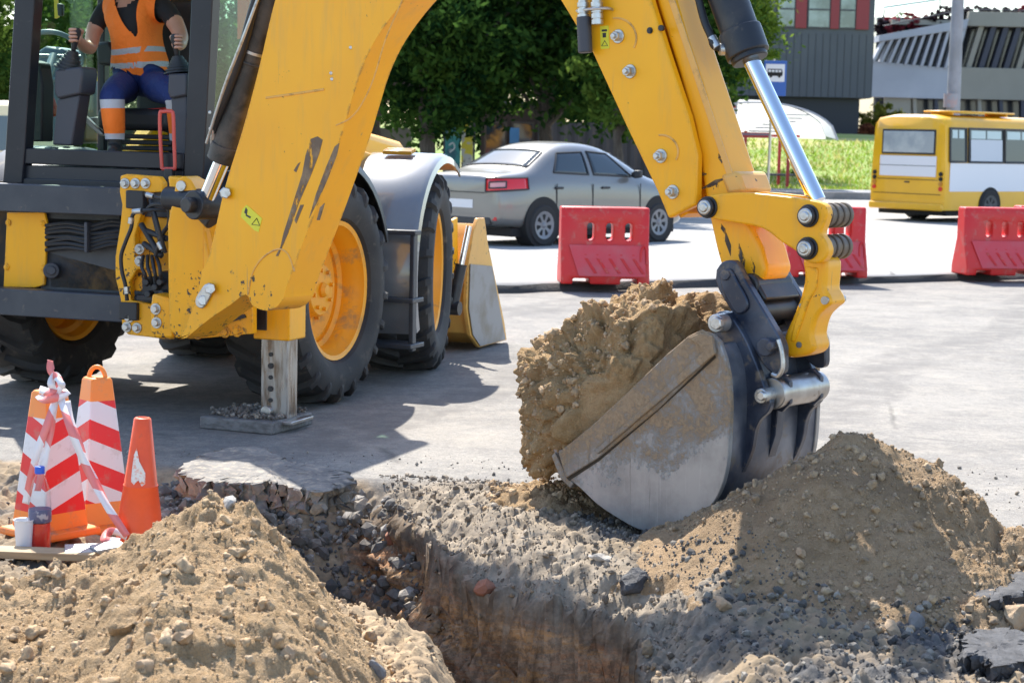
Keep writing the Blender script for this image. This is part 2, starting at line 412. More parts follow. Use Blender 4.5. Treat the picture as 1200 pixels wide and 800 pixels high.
# ---------------------------------------------------------------- terrain: one sheet; fine grid near the dig, coarse beyond
EDGE = [(-.75, 9.3), (-.58, 8.5), (-.40, 7.95), (-.10, 7.10), (.17, 6.76), (.35, 6.60), (.46, 6.28), (.49, 5.9), (.50, 5.3), (.56, 4.4), (.60, 3.2)]
_ey = np.array([p[1] for p in EDGE][::-1]); _ex = np.array([p[0] for p in EDGE][::-1])
def edge_x(y): return np.interp(y, _ey, _ex)
def soil_rough(x, y):
    d, i = cells(x, y, 30, 38)
    return .016*i*np.sqrt(np.clip(1-(d/.55)**2, 0, 1))+.02*billow(x, y, 9, 3, 33)
def terrain(x, y):
    """height, and masks (soil, wall, dark broken asphalt, dust) of the ground near the dig"""
    big = fbm(x, y, .35, 3, 3)
    z = .004*fbm(x, y, 1.2, 3, 1) + .0012*fbm(x, y, 22, 3, 2) + .012*big*smooth(9, 14, y)
    wob = .055*fbm(x, y, 2.4, 4, 11)+.03*fbm(x, y, 9, 3, 12)
    w = edge_x(y) - x + wob                      # >0 : left of the trench's right-hand lip
    # end of the trench towards the machine, rubble ramp
    yend = 8.55 + .12*fbm(x, y, 1.1, 3, 21) + .30*smooth(-.3, -1.6, x)
    e = yend - y + .05*fbm(x, y, 6, 3, 8)
    # crust strip that slopes to the lip
    strip = smooth(-.27, -.02, w)*smooth(-.1, .25, e)*smooth(1.7, 1.2, w)
    z = z - .11*strip*(1+.35*fbm(x, y, 3, 3, 31)) + strip*.02*billow(x, y, 9, 3, 5)
    wn_ = .035*fbm(x, y, 9, 4, 13)+.02*(cells(x, y, 11, 15)[1]-.5)
    wt = np.clip((w+wn_)/.17, 0, 1); st_ = np.floor(wt*5+.5)/5; wall = (.30*smooth(.0, .035, w+wn_)+.70*(.6*st_+.4*wt))*smooth(-.05, .3, e)
    dep = .66 + .10*fbm(x, y, 1.3, 3, 14)
    ramp_ = smooth(0, 1.25, e)                     # slope from the far end down
    left = smooth(.20, .80, w)                     # the heap side slopes back up
    z = z - wall*dep*ramp_*(1-left)
    z = z - smooth(0, .3, e)*wall*.05*billow(x, y, 7, 3, 6)
    # ledges in the wall
    # raised broken edge right of the lip
    rub = np.exp(-((w+.42)/.22)**2)*smooth(-.2, .5, e)
    z = z + rub*(.035+.05*billow(x, y, 5.5, 3, 9)+.02*fbm(x, y, 16, 3, 10))
    # disturbed ground right of the trench
    dis = smooth(-2.3, -1.9, w)*smooth(7.5, 7.0, y-.25*fbm(x, y, 2, 2, 4))
    dis = np.maximum(dis, smooth(-1.25, -1.0, w)*smooth(-.15, .1, e)*smooth(8.7, 8.2, y+.2*x))
    d_, i_ = cells(x+.02*fbm(x, y, 9, 2, 1), y, 24, 18); d2_, i2_ = cells(x, y, 52, 28)
    z = z + np.maximum(strip*.8*(1-wall), 0)*(.018*i_*(i_ > .5)*np.sqrt(np.clip(1-(d_/.55)**2, 0, 1))+.008*i2_*np.sqrt(np.clip(1-(d2_/.55)**2, 0, 1))+.02*billow(x, y, 14, 3, 71))
    z = z + dis*(.040*billow(x, y, 6, 4, 16)+.014*fbm(x, y, 25, 3, 17)+.022*i_*(i_ > .45)*np.sqrt(np.clip(1-(d_/.55)**2, 0, 1))+.009*i2_*np.sqrt(np.clip(1-(d2_/.55)**2, 0, 1))) - .02*dis
    z = z + (1-dis)*soil_rough(x, y)*smooth(.1, .3, w)*smooth(0, .2, e)*smooth(1.9, 1.5, w)
    # dark pit of torn asphalt at the right
    pit = smooth(.42, .25, np.hypot((x-1.95)/1.0, (y-6.15)/.9) + .12*fbm(x, y, 3, 3, 19))
    z = z - .22*pit
    soil = smooth(.0, .08, w)*smooth(-.08, .05, e)*smooth(1.85, 1.45, w+.2*fbm(x, y, 3, 3, 77))
    z = z*smooth(9.6, 9.1, y)
    rubble = np.clip(np.maximum(dis, rub*1.2), 0, 1)
    return z, soil, smooth(-.03, .03, w)*smooth(.26, .17, w)*smooth(.05, .3, e), np.maximum(rubble, pit), np.maximum(strip*smooth(.1, .0, w), smooth(-.55, -.25, w)*smooth(.1, .0, w)*smooth(-.1, .25, e)*smooth(5.6, 6.6, y))
def build_ground():
    xs = np.arange(-2.6, 3.0, .0125); ys = np.concatenate([np.arange(3.4, 6.5, .011), np.arange(6.5, 9.6, .0145)])
    X, Y = np.meshgrid(xs, ys)
    Z, so, wa, ru, st = terrain(X, Y)
    bx = np.minimum(np.minimum(X-xs[0], xs[-1]-X), np.minimum(9.5-Y, 9)); fade = smooth(0, .15, bx)
    nx, ny = len(xs), len(ys)
    V = np.stack([X, Y, Z], -1).reshape(-1, 3)
    wm_ = wa.ravel(); sel = np.nonzero(wm_ > .02)[0]; Pw = V[sel].copy(); d1, i1 = cells3(Pw, 13, 4); d2, i2 = cells3(Pw, 34, 6)
    push = .055*fbm3(Pw*np.array([1, 1, 1.4]), 7, 4, 3)+.045*(i1-.5)*np.sqrt(np.clip(1-(d1/.7)**2, 0, 1))+.022*i2*np.sqrt(np.clip(1-(d2/.6)**2, 0, 1))+.025*np.sin(Pw[:, 2]*38+3*fbm3(Pw, 3, 2, 9))
    V[sel, 0] -= push*wm_[sel]; V[sel, 1] -= .4*push*wm_[sel]
    i = (np.arange(ny-1)[:, None]*nx+np.arange(nx-1)[None, :]).ravel()
    Q = np.stack([i, i+1, i+nx+1, i+nx], -1)
    att = [a.ravel() for a in (so, wa, ru, st)]
    # coarse surround: rings of quads from the patch border outwards to the horizon
    n0 = len(V)
    border = list(range(nx)) + [r*nx+nx-1 for r in range(1, ny)] + [(ny-1)*nx+c for c in range(nx-2, -1, -1)] + [r*nx for r in range(ny-2, 0, -1)]
    prev = np.array(border); P0 = V[prev].copy(); cen = np.array([.2, 6.5])
    VV = [V]; QQ = [Q]; base = n0; nb = len(prev)
    for sc in (1.12, 1.4, 2, 3, 5, 8, 14, 30, 80, 260):
        P = P0.copy(); d = P[:, :2]-cen
        P[:, :2] = cen + d*sc; P[:, 2] = 0
        VV.append(P); cur = np.arange(base, base+nb); base += nb
        QQ.append(np.stack([cur, np.roll(cur, -1), np.roll(prev, -1), prev], -1)); prev = cur
    V2 = np.concatenate(VV); Q2 = np.concatenate(QQ)
    o = np_mesh('ground', V2, Q2[:, ::-1] if False else Q2, m_ground)
    for nme, a in zip(('soil', 'wall', 'rubble', 'crust'), att):
        vattr(o, nme, np.concatenate([a, np.zeros(len(V2)-n0)]))
    return struct(o)
def crack_layer(nt, v, c, s=.40, w=.006):
    wv = N(nt, 'ShaderNodeTexNoise', inp={'Scale': 1.6, 'Detail': 5, 'Roughness': .6}); nt.links.new(v, wv.inputs['Vector'])
    mv = N(nt, 'ShaderNodeMix', data_type='VECTOR'); mv.inputs[0].default_value = .10; nt.links.new(v, mv.inputs[4]); nt.links.new(wv.outputs['Color'], mv.inputs[5])
    vo = N(nt, 'ShaderNodeTexVoronoi', feature='DISTANCE_TO_EDGE', inp={'Scale': s}); nt.links.new(mv.outputs[1], vo.inputs['Vector'])
    f = ramp(nt, vo.outputs['Distance'], [(w*.4, .55), (w, 0)]); br = ramp(nt, noise(nt, v, .5, 4), [(.52, 0), (.60, 1)])
    k = N(nt, 'ShaderNodeMath', operation='MULTIPLY'); nt.links.new(f, k.inputs[0]); nt.links.new(br, k.inputs[1]); c = mix(nt, k.outputs[0], c, (.05, .048, .045))
    # oil and water stains, dust drifts
    c = mix(nt, ramp(nt, noise(nt, v, .9, 8, .75, .3), [(.53, 0), (.68, .55)]), c, (.115, .107, .10))
    return mix(nt, ramp(nt, noise(nt, v, 2.1, 8, .78, .2), [(.54, 0), (.70, .55)]), c, (.37, .335, .28))
def ground_mat():
    m, nt, p = base_mat('dusty_asphalt_and_soil', (.2, .2, .2), .9, 0, .25)
    v = coords(nt)
    def A(n):
        a = N(nt, 'ShaderNodeAttribute'); a.attribute_name = n; return a.outputs['Fac']
    # asphalt apron: pale, dusty, patched
    a = noise(nt, v, .55, 5, .6, .4); b = noise(nt, v, 3.2, 6, .65); g = noise(nt, v, 120, 3, .7); vb = coords(nt, (.6, 1.5, 1)); st = noise(nt, vb, 1.3, 8, .75, .2)
    c = mix(nt, ramp(nt, a, [(.36, 0), (.62, 1)]), (.26, .243, .22), (.175, .165, .154))
    c = mix(nt, ramp(nt, st, [(.50, 0), (.66, .6)]), c, (.13, .125, .12))
    c = mix(nt, ramp(nt, b, [(.46, 0), (.72, .65)]), c, (.32, .292, .25))
    g2 = noise(nt, v, 38, 4, .8); g3 = noise(nt, v, 11, 6, .8)
    c = mix(nt, ramp(nt, g2, [(.34, .5), (.5, 0)]), c, (.12, .115, .108)); c = mix(nt, ramp(nt, g2, [(.54, 0), (.68, .5)]), c, (.40, .375, .33)); c = mix(nt, ramp(nt, g3, [(.34, .5), (.48, 0)]), c, (.13, .122, .112)); c = mix(nt, ramp(nt, g3, [(.54, 0), (.66, .45)]), c, (.37, .34, .295))
    c = mix(nt, ramp(nt, g, [(.36, .55), (.50, 0)]), c, (.11, .11, .11))
    c = mix(nt, ramp(nt, g, [(.58, 0), (.7, .5)]), c, (.46, .44, .41))
    c = crack_layer(nt, v, c)
    mp = N(nt, 'ShaderNodeMapping'); mp.inputs['Rotation'].default_value = (0, 0, .42); nt.links.new(v, mp.inputs[0]); wv = N(nt, 'ShaderNodeTexWave', wave_type='BANDS', bands_direction='X', inp={'Scale': .16, 'Distortion': 3.0, 'Detail': 4, 'Detail Scale': 1.2}); nt.links.new(mp.outputs[0], wv.inputs['Vector'])
    tr = N(nt, 'ShaderNodeMath', operation='MULTIPLY'); nt.links.new(ramp(nt, wv.outputs['Fac'], [(.86, 0), (.94, .6)]), tr.inputs[0]); nt.links.new(ramp(nt, noise(nt, v, 4, 6, .7), [(.38, 0), (.6, 1)]), tr.inputs[1]); c = mix(nt, tr.outputs[0], c, (.13, .122, .115))
    # broken asphalt crumbs
    n1 = noise(nt, v, 16, 6, .7); rubc = mix(nt, ramp(nt, n1, [(.38, 0), (.62, 1)]), (.048, .049, .054), (.125, .117, .108))
    rubc = mix(nt, ramp(nt, noise(nt, v, 2.4, 4), [(.38, 0), (.56, 1)]), rubc, (.26, .195, .125))
    c = mix(nt, A('rubble'), c, rubc)
    crc = mix(nt, ramp(nt, n1, [(.4, 0), (.65, 1)]), (.20, .162, .12), (.34, .28, .21)); c = mix(nt, A('crust'), c, crc)
    # soil in the trench: grey brown fines, rust clay in the wall
    sl = mix(nt, ramp(nt, noise(nt, v, 3, 5), [(.4, 0), (.62, 1)]), (.34, .245, .15), (.43, .32, .20))
    sl = mix(nt, ramp(nt, noise(nt, v, 26, 5, .7), [(.4, 0), (.66, .6)]), sl, (.16, .125, .09))
    c = mix(nt, A('soil'), c, sl)
    vw = coords(nt, (.7, .7, 4.2)); wn = noise(nt, vw, 3.4, 7, .68, .35)
    wc = ramp(nt, wn, [(.30, (.14, .09, .06)), (.41, (.46, .23, .11)), (.49, (.38, .28, .19)), (.57, (.52, .27, .10)), (.68, (.58, .43, .28))])
    wc = mix(nt, ramp(nt, noise(nt, v, 34, 6, .75), [(.40, .7), (.58, 0)]), wc, (.09, .06, .04))
    sz = N(nt, 'ShaderNodeSeparateXYZ'); nt.links.new(v, sz.inputs[0]); ly = N(nt, 'ShaderNodeMath', operation='MULTIPLY_ADD'); nt.links.new(noise(nt, v, 5, 5, .7), ly.inputs[0]); ly.inputs[1].default_value = .22; nt.links.new(sz.outputs['Z'], ly.inputs[2])
    mr = N(nt, 'ShaderNodeMapRange', inp={1: -.115, 2: -.05, 3: 0, 4: .8}); nt.links.new(ly.outputs[0], mr.inputs[0])
    wc = mix(nt, mr.outputs[0], wc, mix(nt, ramp(nt, n1, [(.4, 0), (.6, 1)]), (.05, .042, .036), (.15, .12, .09)))
    c = mix(nt, A('wall'), c, wc)
    nt.links.new(c, p.inputs['Base Color'])
    h = N(nt, 'ShaderNodeMath', operation='MULTIPLY_ADD'); nt.links.new(g, h.inputs[0]); h.inputs[1].default_value = .55; nt.links.new(n1, h.inputs[2])
    bump(nt, p, h.outputs[0], .45, .012)
    return m
m_ground = ground_mat()
ground = build_ground(); ground.name = 'ground'
def gz(x, y):
    return float(terrain(np.array([float(x)]), np.array([float(y)]))[0][0]) if (-2.6 < x < 3 and 3.4 < y < 9.6) else 0.0

# ---------------------------------------------------------------- heaps of sand: own height fields
def clumpy(X, Y, seed, amt=1.0):
    d1, i1 = cells(X+.05*fbm(X, Y, 6, 2, seed), Y+.05*fbm(X, Y, 6, 2, seed+1), 9, seed)
    d2, i2 = cells(X, Y, 21, seed+2); d3, i3 = cells(X, Y, 48, seed+3)
    h = .045*np.clip(i1-.45, 0, 1)*np.sqrt(np.clip(1-(d1/.55)**2, 0, 1))*(i1 > .55)
    h += .024*np.sqrt(np.clip(1-(d2/.6)**2, 0, 1))*np.clip(i2-.3, 0, 1)*smooth(-.3, .3, fbm(X, Y, 2.5, 2, seed+7))
    h += .010*np.sqrt(np.clip(1-(d3/.6)**2, 0, 1))*i3
    d4, i4 = cells(X+.01*fbm(X, Y, 30, 2, seed+9), Y, 80, seed+8); h += .0065*np.sqrt(np.clip(1-(d4/.6)**2, 0, 1))*i4
    h += .045*fbm(X, Y, 3.2, 4, seed+4) + .014*fbm(X, Y, 18, 4, seed+5) + .04*billow(X, Y, 4.5, 4, seed+6) + .006*billow(X, Y, 30, 2, seed+10) - .02
    return h*amt
def heap(name, x0, x1, y0, y1, hfun, mat, step=.0095, label='', cat='', trim=None):
    xs = np.arange(x0, x1, step); ys = np.arange(y0, y1, step); X, Y = np.meshgrid(xs, ys)
    H, K = hfun(X, Y); G = terrain(X, Y)[0]
    keep = K > 0
    Z = np.where(keep, H, G-.05)
    nx, ny = X.shape[1], X.shape[0]
    i = (np.arange(ny-1)[:, None]*nx+np.arange(nx-1)[None, :])
    kq = (keep[:-1, :-1] | keep[1:, :-1] | keep[:-1, 1:] | keep[1:, 1:])
    i = i[kq]
    Q = np.stack([i, i+1, i+nx+1, i+nx], -1)
    used = np.unique(Q); rem = np.full(nx*ny, -1); rem[used] = np.arange(len(used))
    V = np.stack([X, Y, Z], -1).reshape(-1, 3)[used]
    o = np_mesh(name, V, rem[Q], mat)
    return tag(o, label, cat)
def interp2(pts, vals, X, Y, p=3.0, eps=1e-3):
    """inverse distance interpolation of control heights"""
    n = 0; d = 0
    for (a, b), v in zip(pts, vals):
        w = 1/((X-a)**2+(Y-b)**2+eps)**(p/2); n = n+w*v; d = d+w
    return n/d
def left_heap(X, Y):
    # crest runs from far left to a peak near (-.98,6.0) and falls to the trench
    cx = np.array([-3.2, -2.6, -1.75, -1.45, -1.22, -1.0, -.8, -.55, -.3, -.1, .2])
    # height of the crest line and its position in y
    Xs = X-.02; crest_y = np.interp(Xs, cx, [5.6, 5.6, 5.75, 5.9, 6.0, 6.05, 5.95, 5.7, 5.3, 4.9, 4.4])
    crest_h = np.interp(Xs, cx, [.19, .19, .17, .19, .27, .40, .35, .20, .02, -.25, -.8])
    dy = Y-crest_y
    back = crest_h - np.where(dy > 0, dy*.62, 0)
    front = crest_h - np.where(dy < 0, -dy*.20, 0) - .03*np.where(dy < 0, dy*dy, 0)
    h = np.where(dy > 0, back, front)
    # right flank
    fl = (edge_x(Y)-.45-.06*smooth(6, 5, Y)) - X
    h = np.minimum(h, -.46 + fl*.95 + .06*fbm(X, Y, 2, 3, 44))
    h = h + .05*fbm(X, Y, 1.4, 3, 41)
    # long gullies running down the right flank
    h = h + clumpy(X, Y, 50, 1.0)
    g = terrain(X, Y)[0]
    return h, (h > g-.03)
def right_heap(X, Y):
    px_, py_ = 1.28, 7.0
    dx, dy = X-px_, Y-py_
    r = np.sqrt((dx/np.where(dx > 0, 1.0, .98))**2 + (dy/np.where(dy > 0, .9, .98))**2)
    r = r + .15*fbm(X, Y, 1.5, 4, 61)
    h = .55*(1-r/.80)
    h = np.where(r < .06, .55*(1-.06/.80), h)
    h = np.where(r > .62, h*.0+.55*(1-.62/.80)*np.clip(1-(r-.62)/.30, -1, 1), h)
    # spur towards the right
    h = np.maximum(h, .24-.55*np.abs(Y-(6.75-.25*(X-1.9)))-.22*np.clip(X-1.75, 0, 9)-.8*np.clip(1.6-X, 0, 9))
    rough = smooth(.05, .45, dx+.1*fbm(X, Y, 3, 2, 62))
    h = h + clumpy(X, Y, 70, .5) + rough*clumpy(X, Y, 75, 1.4)
    g = terrain(X, Y)[0]
    h = np.minimum(h, g+np.clip(X-edge_x(Y)-.16+.08*fbm(X, Y, 4, 3, 66), -.05, 9)*.75)
    return h, (h > g-.02) & (edge_x(Y)-X < -.10)
heap('sand_heap', -3.0, .35, 3.5, 7.3, left_heap, m_sand, .0085, 'large heap of clumpy yellow sand in front of the striped cones', 'sand heap')
m_sand2 = soil_mat('dug_soil', (.44, .30, .175), (.35, .235, .13), (.52, .37, .23))
heap('soil_heap', .1, 3.0, 5.8, 8.2, right_heap, m_sand2, .0105, 'conical heap of brown soil under the digging bucket, right of the trench', 'soil heap')
# ================================================================ backhoe loader
HA = R(20); Fw = Vector((math.sin(HA), math.cos(HA), 0)); Rt = Vector((math.cos(HA), -math.sin(HA), 0)); UP = Vector((0, 0, 1))
_n = at(397, 342, 11.05); M0 = _n - 1.1*Rt; M0.z = 0
MM = Matrix.Translation(M0) @ Matrix.Rotation(-HA, 4, 'Z')
mach = thing('backhoe_loader', 'large yellow backhoe loader working at the trench, its digging arm swung across the picture', 'backhoe loader', M0, -HA)
def LP(x, y, q): return onp(x, y, M0+Fw*q, Fw)
def LL(x, y, q): return MM.inverted() @ LP(x, y, q)
def qprism(mb, pts, q, depth):            # outline drawn on the machine's rear-facing plane q, extruded forward
    mb.prism([LP(x, y, q) for x, y in pts], Fw*depth); return mb
def qbolt(mb, x, y, q, r=.022, l=.03):
    p = LP(x, y, q); mb.cyl(p, p-Fw*l, r, seg=6); mb.cyl(p, p-Fw*.008, r*1.55, seg=16); return mb
# ---- wheels
def tyre_profile(k=1.0):
    half = [(.405, -.175), (.43, -.215), (.49, -.243), (.56, -.243), (.612, -.222), (.634, -.17), (.640, -.08), (.641, 0)]
    return half + [(r, -a) for r, a in half[-2::-1]] + [(.40, .12), (.40, -.12)]
def make_wheel(root, center, steer, side, name='wheel'):
    ax = Matrix.Rotation(steer, 4, 'Z') @ Matrix.Rotation(side*PI/2, 4, 'Y')
    T = MM @ Matrix.Translation(center) @ ax
    w = MB(T)
    # rim (outer side is +z of the lathe)
    w.lathe([(.40, -.19), (.375, -.18), (.36, -.12), (.33, -.10), (.33, .035), (.352, .055), (.358, .118), (.372, .14), (.385, .188), (.412, .195), (.414, .182), (.40, .16), (.398, -.16)], 56, close=True)
    w.lathe([(.335, -.02), (.335, .015), (.30, .028), (.255, -.012), (.20, -.02), (.165, .02), (.16, .075), (.148, .088), (.0, .092), (.0, -.03)], 56)
    hub = w.build('rim', m_yelrim, root, angle=40)
    b = MB(T)
    for i in range(8):
        a = 2*PI*i/8+.2; p = Vector((.118*math.cos(a), .118*math.sin(a), .088)); b.cyl(p, p+Vector((0, 0, .022)), .012, seg=6)
    for i in range(10):
        a = 2*PI*i/10; p = Vector((.222*math.cos(a), .222*math.sin(a), -.014)); b.cyl(p, p+Vector((0, 0, .026)), .014, seg=6)
    b.lathe([(.0, .128), (.03, .125), (.045, .105), (.045, .085)], 20)
    t = MB(T); t.lathe(tyre_profile(), 72, close=True)
    nl = 21
    for sgn in (-1, 1):
        for i in range(nl):
            a0 = 2*PI*(i+(0 if sgn > 0 else .5))/nl
            rings = []
            for z, da, rt, rb, wd in ((-.01, .115, .674, .625, .040), (.07, .06, .676, .625, .044), (.15, .0, .676, .62, .050), (.215, -.03, .662, .60, .052), (.245, -.035, .622, .575, .046), (.252, -.036, .575, .555, .03)):
                a = a0+da*1.25
                rings.append([(rt*math.cos(a-wd/1.5), rt*math.sin(a-wd/1.5), z*sgn), (rt*math.cos(a+wd/1.5), rt*math.sin(a+wd/1.5), z*sgn),
                              (rb*math.cos(a+wd), rb*math.sin(a+wd), z*sgn*.97), (rb*math.cos(a-wd), rb*math.sin(a-wd), z*sgn*.97)])
            t.loft(rings)
    ty = t.build('wheel', m_rubber, root, angle=30)
    hub.parent = ty; hub.matrix_parent_inverse = WM(ty).inverted()
    nb = b.build('wheel_nuts', m_yelrim, ty, angle=30)
    return ty
WZ = .672
make_wheel(mach, (.90, 0, WZ), 0, 1)
make_wheel(mach, (-.90, 0, WZ), 0, -1)
make_wheel(mach, (.79, 1.74, WZ), R(15), 1)
make_wheel(mach, (-.79, 1.74, WZ), R(15), -1)
# ---- fenders
def fender(center, ra, a0, a1, half, steer, drop, mat, name='fender', lip=.05):
    T = MM @ Matrix.Translation(center) @ Matrix.Rotation(steer, 4, 'Z')
    mb = MB(T); rings = []
    n = 22
    for i in range(n+1):
        a = a0+(a1-a0)*i/n; c, s_ = math.cos(a), math.sin(a)
        def P(r, x): return (x, r*c, r*s_)
        rings.append([P(ra, -half), P(ra+.012, -half*.9), P(ra+.016, 0), P(ra+.012, half*.86), P(ra-.005, half*.97), P(ra-lip, half), P(ra-lip, half-.012), P(ra-.02, half*.93), P(ra-.002, half*.8), P(ra-.0, 0), P(ra-.012, -half)])
    mb.loft(rings)
    return mb.build(name, mat, mach, angle=50)
m_fender = MAT('fender_plastic', (.13, .145, .17), .30, 0, .9, coat=.9, var=(3, (.19, .20, .21), .4, .8))  # base lifted to blue grey for the sky's reflection on black plastic
fender((.80, 1.72, WZ), .79, R(60), R(206), .27, R(8), 0, m_fender)
fender((-.80, 1.72, WZ), .79, R(60), R(190), .25, R(8), 0, m_fender)
fender((.86, 0, WZ), .79, R(20), R(155), .24, 0, 0, m_black)
fender((-.86, 0, WZ), .79, R(20), R(155), .24, 0, 0, m_black)
lm = MB(); p = LP(482, 184, 1.5)
T0 = MM @ Matrix.Translation((.80, 1.55, WZ+.80)) @ Matrix.Rotation(R(8), 4, 'Z') @ Matrix.Rotation(R(10), 4, 'X')
for k in range(3): lm.box((0, -.045+k*.045, .0+.012), (.20, .026, .026), T0)
lm.build('front_marker_lamp', MAT('amber_lens', (.5, .27, .03), .25), mach, bevel=.004)
# ---- chassis, axles, bonnet, loader arms (mostly hidden behind the cab)
c = MB(MM); c.box((0, .75, .80), (.72, 3.3, .50)); c.build('chassis', m_frame, mach, bevel=.02)
c = MB(MM); c.cyl((-.85, 0, WZ), (.85, 0, WZ), .13); c.box((0, 0, WZ), (.5, .36, .38)); c.build('rear_axle', m_yelworn, mach, bevel=.02)
c = MB(MM); c.cyl((-.70, 1.74, WZ), (.70, 1.74, WZ), .11); c.box((0, 1.74, WZ), (.42, .34, .34)); c.build('front_axle', m_yelworn, mach, bevel=.02)
c = MB(MM); c.prism([(-.46, .85, 1.0), (-.46, 2.55, 1.0), (-.46, 2.62, 1.42), (-.46, 2.4, 1.55), (-.46, .85, 1.72)], (.92, 0, 0)); c.build('bonnet', m_yellow, mach, bevel=.06, segs=3)
for sx in (-1, 1):
    c = MB(MM); c.prism([(sx*.60, .35, 1.45), (sx*.60, .55, 1.60), (sx*.60, 1.9, 1.42), (sx*.60, 2.75, .62), (sx*.60, 3.02, .42), (sx*.60, 2.92, .30), (sx*.60, 2.55, .46), (sx*.60, 1.75, 1.2), (sx*.60, .5, 1.38)], (sx*-.11, 0, 0))
    c.build('loader_arm', m_yellow, mach, bevel=.012)
# ---- loader bucket at the front
bk = MB(MM); prof = [(3.62, .03), (3.10, .045), (2.90, .14), (2.82, .35), (2.84, .62), (2.93, .86), (3.02, .95), (3.05, .93), (2.96, .84), (2.875, .61), (2.86, .36), (2.935, .165), (3.12, .075), (3.62, .05)]
bk.prism([(-.98, a, b) for a, b in prof], (1.77, 0, 0)); bks = bk.build('loader_bucket', m_yelpale, mach, bevel=.006)
for sx in (-1, 1):
    b2 = MB(MM); b2.prism([(.79 if sx > 0 else -.98, a, b) for a, b in ((3.66, .02), (3.06, .02), (2.87, .13), (2.78, .35), (2.80, .64), (2.90, .90), (2.99, .99), (3.12, .99), (3.20, .80), (3.60, .16))], (sx*.03, 0, 0))
    b2.build('side_plate', m_yelpale, bks, bevel=.004)
sp = MB(MM); sp.prism([(.826, a, b) for a, b in ((3.60, .03), (3.06, .03), (2.90, .13), (2.81, .33), (2.82, .66), (3.27, .62))], (.006, 0, 0)); sp.build('worn_side_patch', MAT('worn_bucket_grey', (.28, .28, .29), .45, .4, var=(5, (.2, .18, .15), .45, .7)), bks)
rm = MB(MM); a, b = Vector((.90, 2.60, .95)), Vector((.82, 2.50, .36)); m_ = a.lerp(b, .48)
rm.cyl(a, m_, .022, seg=14); rr = rm.build('loader_ram_rod', m_chrome, mach)
rm = MB(MM); rm.cyl(m_, b, .042, seg=18); rm.cyl(m_+(m_-b)*.02, m_, .047, seg=18); rm.cyl(b-Vector((.06, 0, 0)), b+Vector((.06, 0, 0)), .05, seg=18); rm.build('loader_ram', m_black, mach)
rm = MB(MM); rm.prism([(.70, a_, b_) for a_, b_ in ((2.80, 1.0), (2.70, .98), (2.56, .42), (2.60, .32), (2.72, .32), (2.84, .5))], (.03, 0, 0)); rm.build('loader_ram_bracket', m_yelworn, mach, bevel=.004)
rm = MB(MM)
for k in range(3): rm.tube([(.56+.05*k, 2.45, .75+.03*k), (.64, 2.52, .82-.04*k), (.71, 2.60, .66-.1*k), (.70, 2.62, .52-.03*k)], .011, 8, smooth_n=6)
rm.build('loader_hose', MAT('pale_hose', (.3, .28, .24), .6), mach)
# step beside the fender
stp = MB(MM); stp.box((1.0, .93, .98), (.42, .10, .03)); stp.box((1.18, .93, .60), (.03, .06, .75)); stp.box((1.0, .95, .26), (.42, .22, .03)); stp.box((1.0, .95, .55), (.42, .18, .03)); stp.box((.80, .93, .6), (.03, .06, .75)); stp.build('cab_step', m_frame, mach, bevel=.006)
tk = MB(MM); tk.box((.66, .92, .72), (.36, .42, .62)); tk.build('fuel_tank', m_black, mach, bevel=.03)
# ---- rear frame (slide rails)
fr = MB(MM); fr.box((.02, -1.01, 1.195), (2.36, .12, .155)); fr.build('slide_rail', m_frame, mach, bevel=.006)
fr = MB(MM); fr.box((.02, -1.01, .605), (2.36, .12, .15)); fr.build('slide_rail', m_frame, mach, bevel=.006)
bh = MB(MM)
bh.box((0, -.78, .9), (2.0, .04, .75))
bh.build('rear_bulkhead', MAT('dark_brown_recess', (.018, .016, .014), .7, var=(4, (.10, .055, .015), .5, .7)), mach)  # near-black sheet with random brown patches
pl = MB(); qprism(pl, [(8, 249), (52, 249), (55, 262), (52, 334), (40, 337), (4, 336)], -.93, .02)
for x, y in ((10, 261), (8, 313), (50, 262), (51, 314)): qbolt(pl, x, y, -.93, .012, .012)
pl.build('rear_cover_plate', m_yellow, mach, bevel=.004)
pl = MB(); qprism(pl, [(57, 296), (72, 300), (140, 318), (140, 341), (60, 336)], -.90, .03); pl.build('lower_bracket', MAT('oily_yellow', (.25, .13, .03), .6, dirt=(9, (.04, .03, .02), .4, .6)), mach)
pl = MB(); qprism(pl, [(57, 246), (140, 250), (140, 259), (57, 256)], -.90, .03); pl.build('upper_bracket', m_black, mach)
hs = MB()
for k in range(7):
    y0 = 262+k*4.6
    hs.tube([LP(54, y0+rnd.uniform(-1.5, 1.5)+3, -.93), LP(80, y0+rnd.uniform(-2, 2)+1, -.97), LP(104, y0+3+rnd.uniform(-1, 1), -.985), LP(130, y0-1+rnd.uniform(-2, 2), -.97), LP(150, y0+rnd.uniform(-4, 4), -.95)], .0115, 8, smooth_n=6)
hs.build('hydraulic_hose', m_hose, mach)
hs = MB(); hs.box((0, 0, 0), (.02, .05, .17), MM @ Matrix.Translation(LL(103, 278, -1.0))); hs.build('hose_clamp', m_plastic, mach, bevel=.004)
hs = MB(); hs.cyl(LP(60, 317, -.90), LP(60, 317, -.96), .045); hs.cyl(LP(60, 317, -.96), LP(60, 317, -.985), .025); hs.build('drain_cap', m_plastic, mach, bevel=.004)
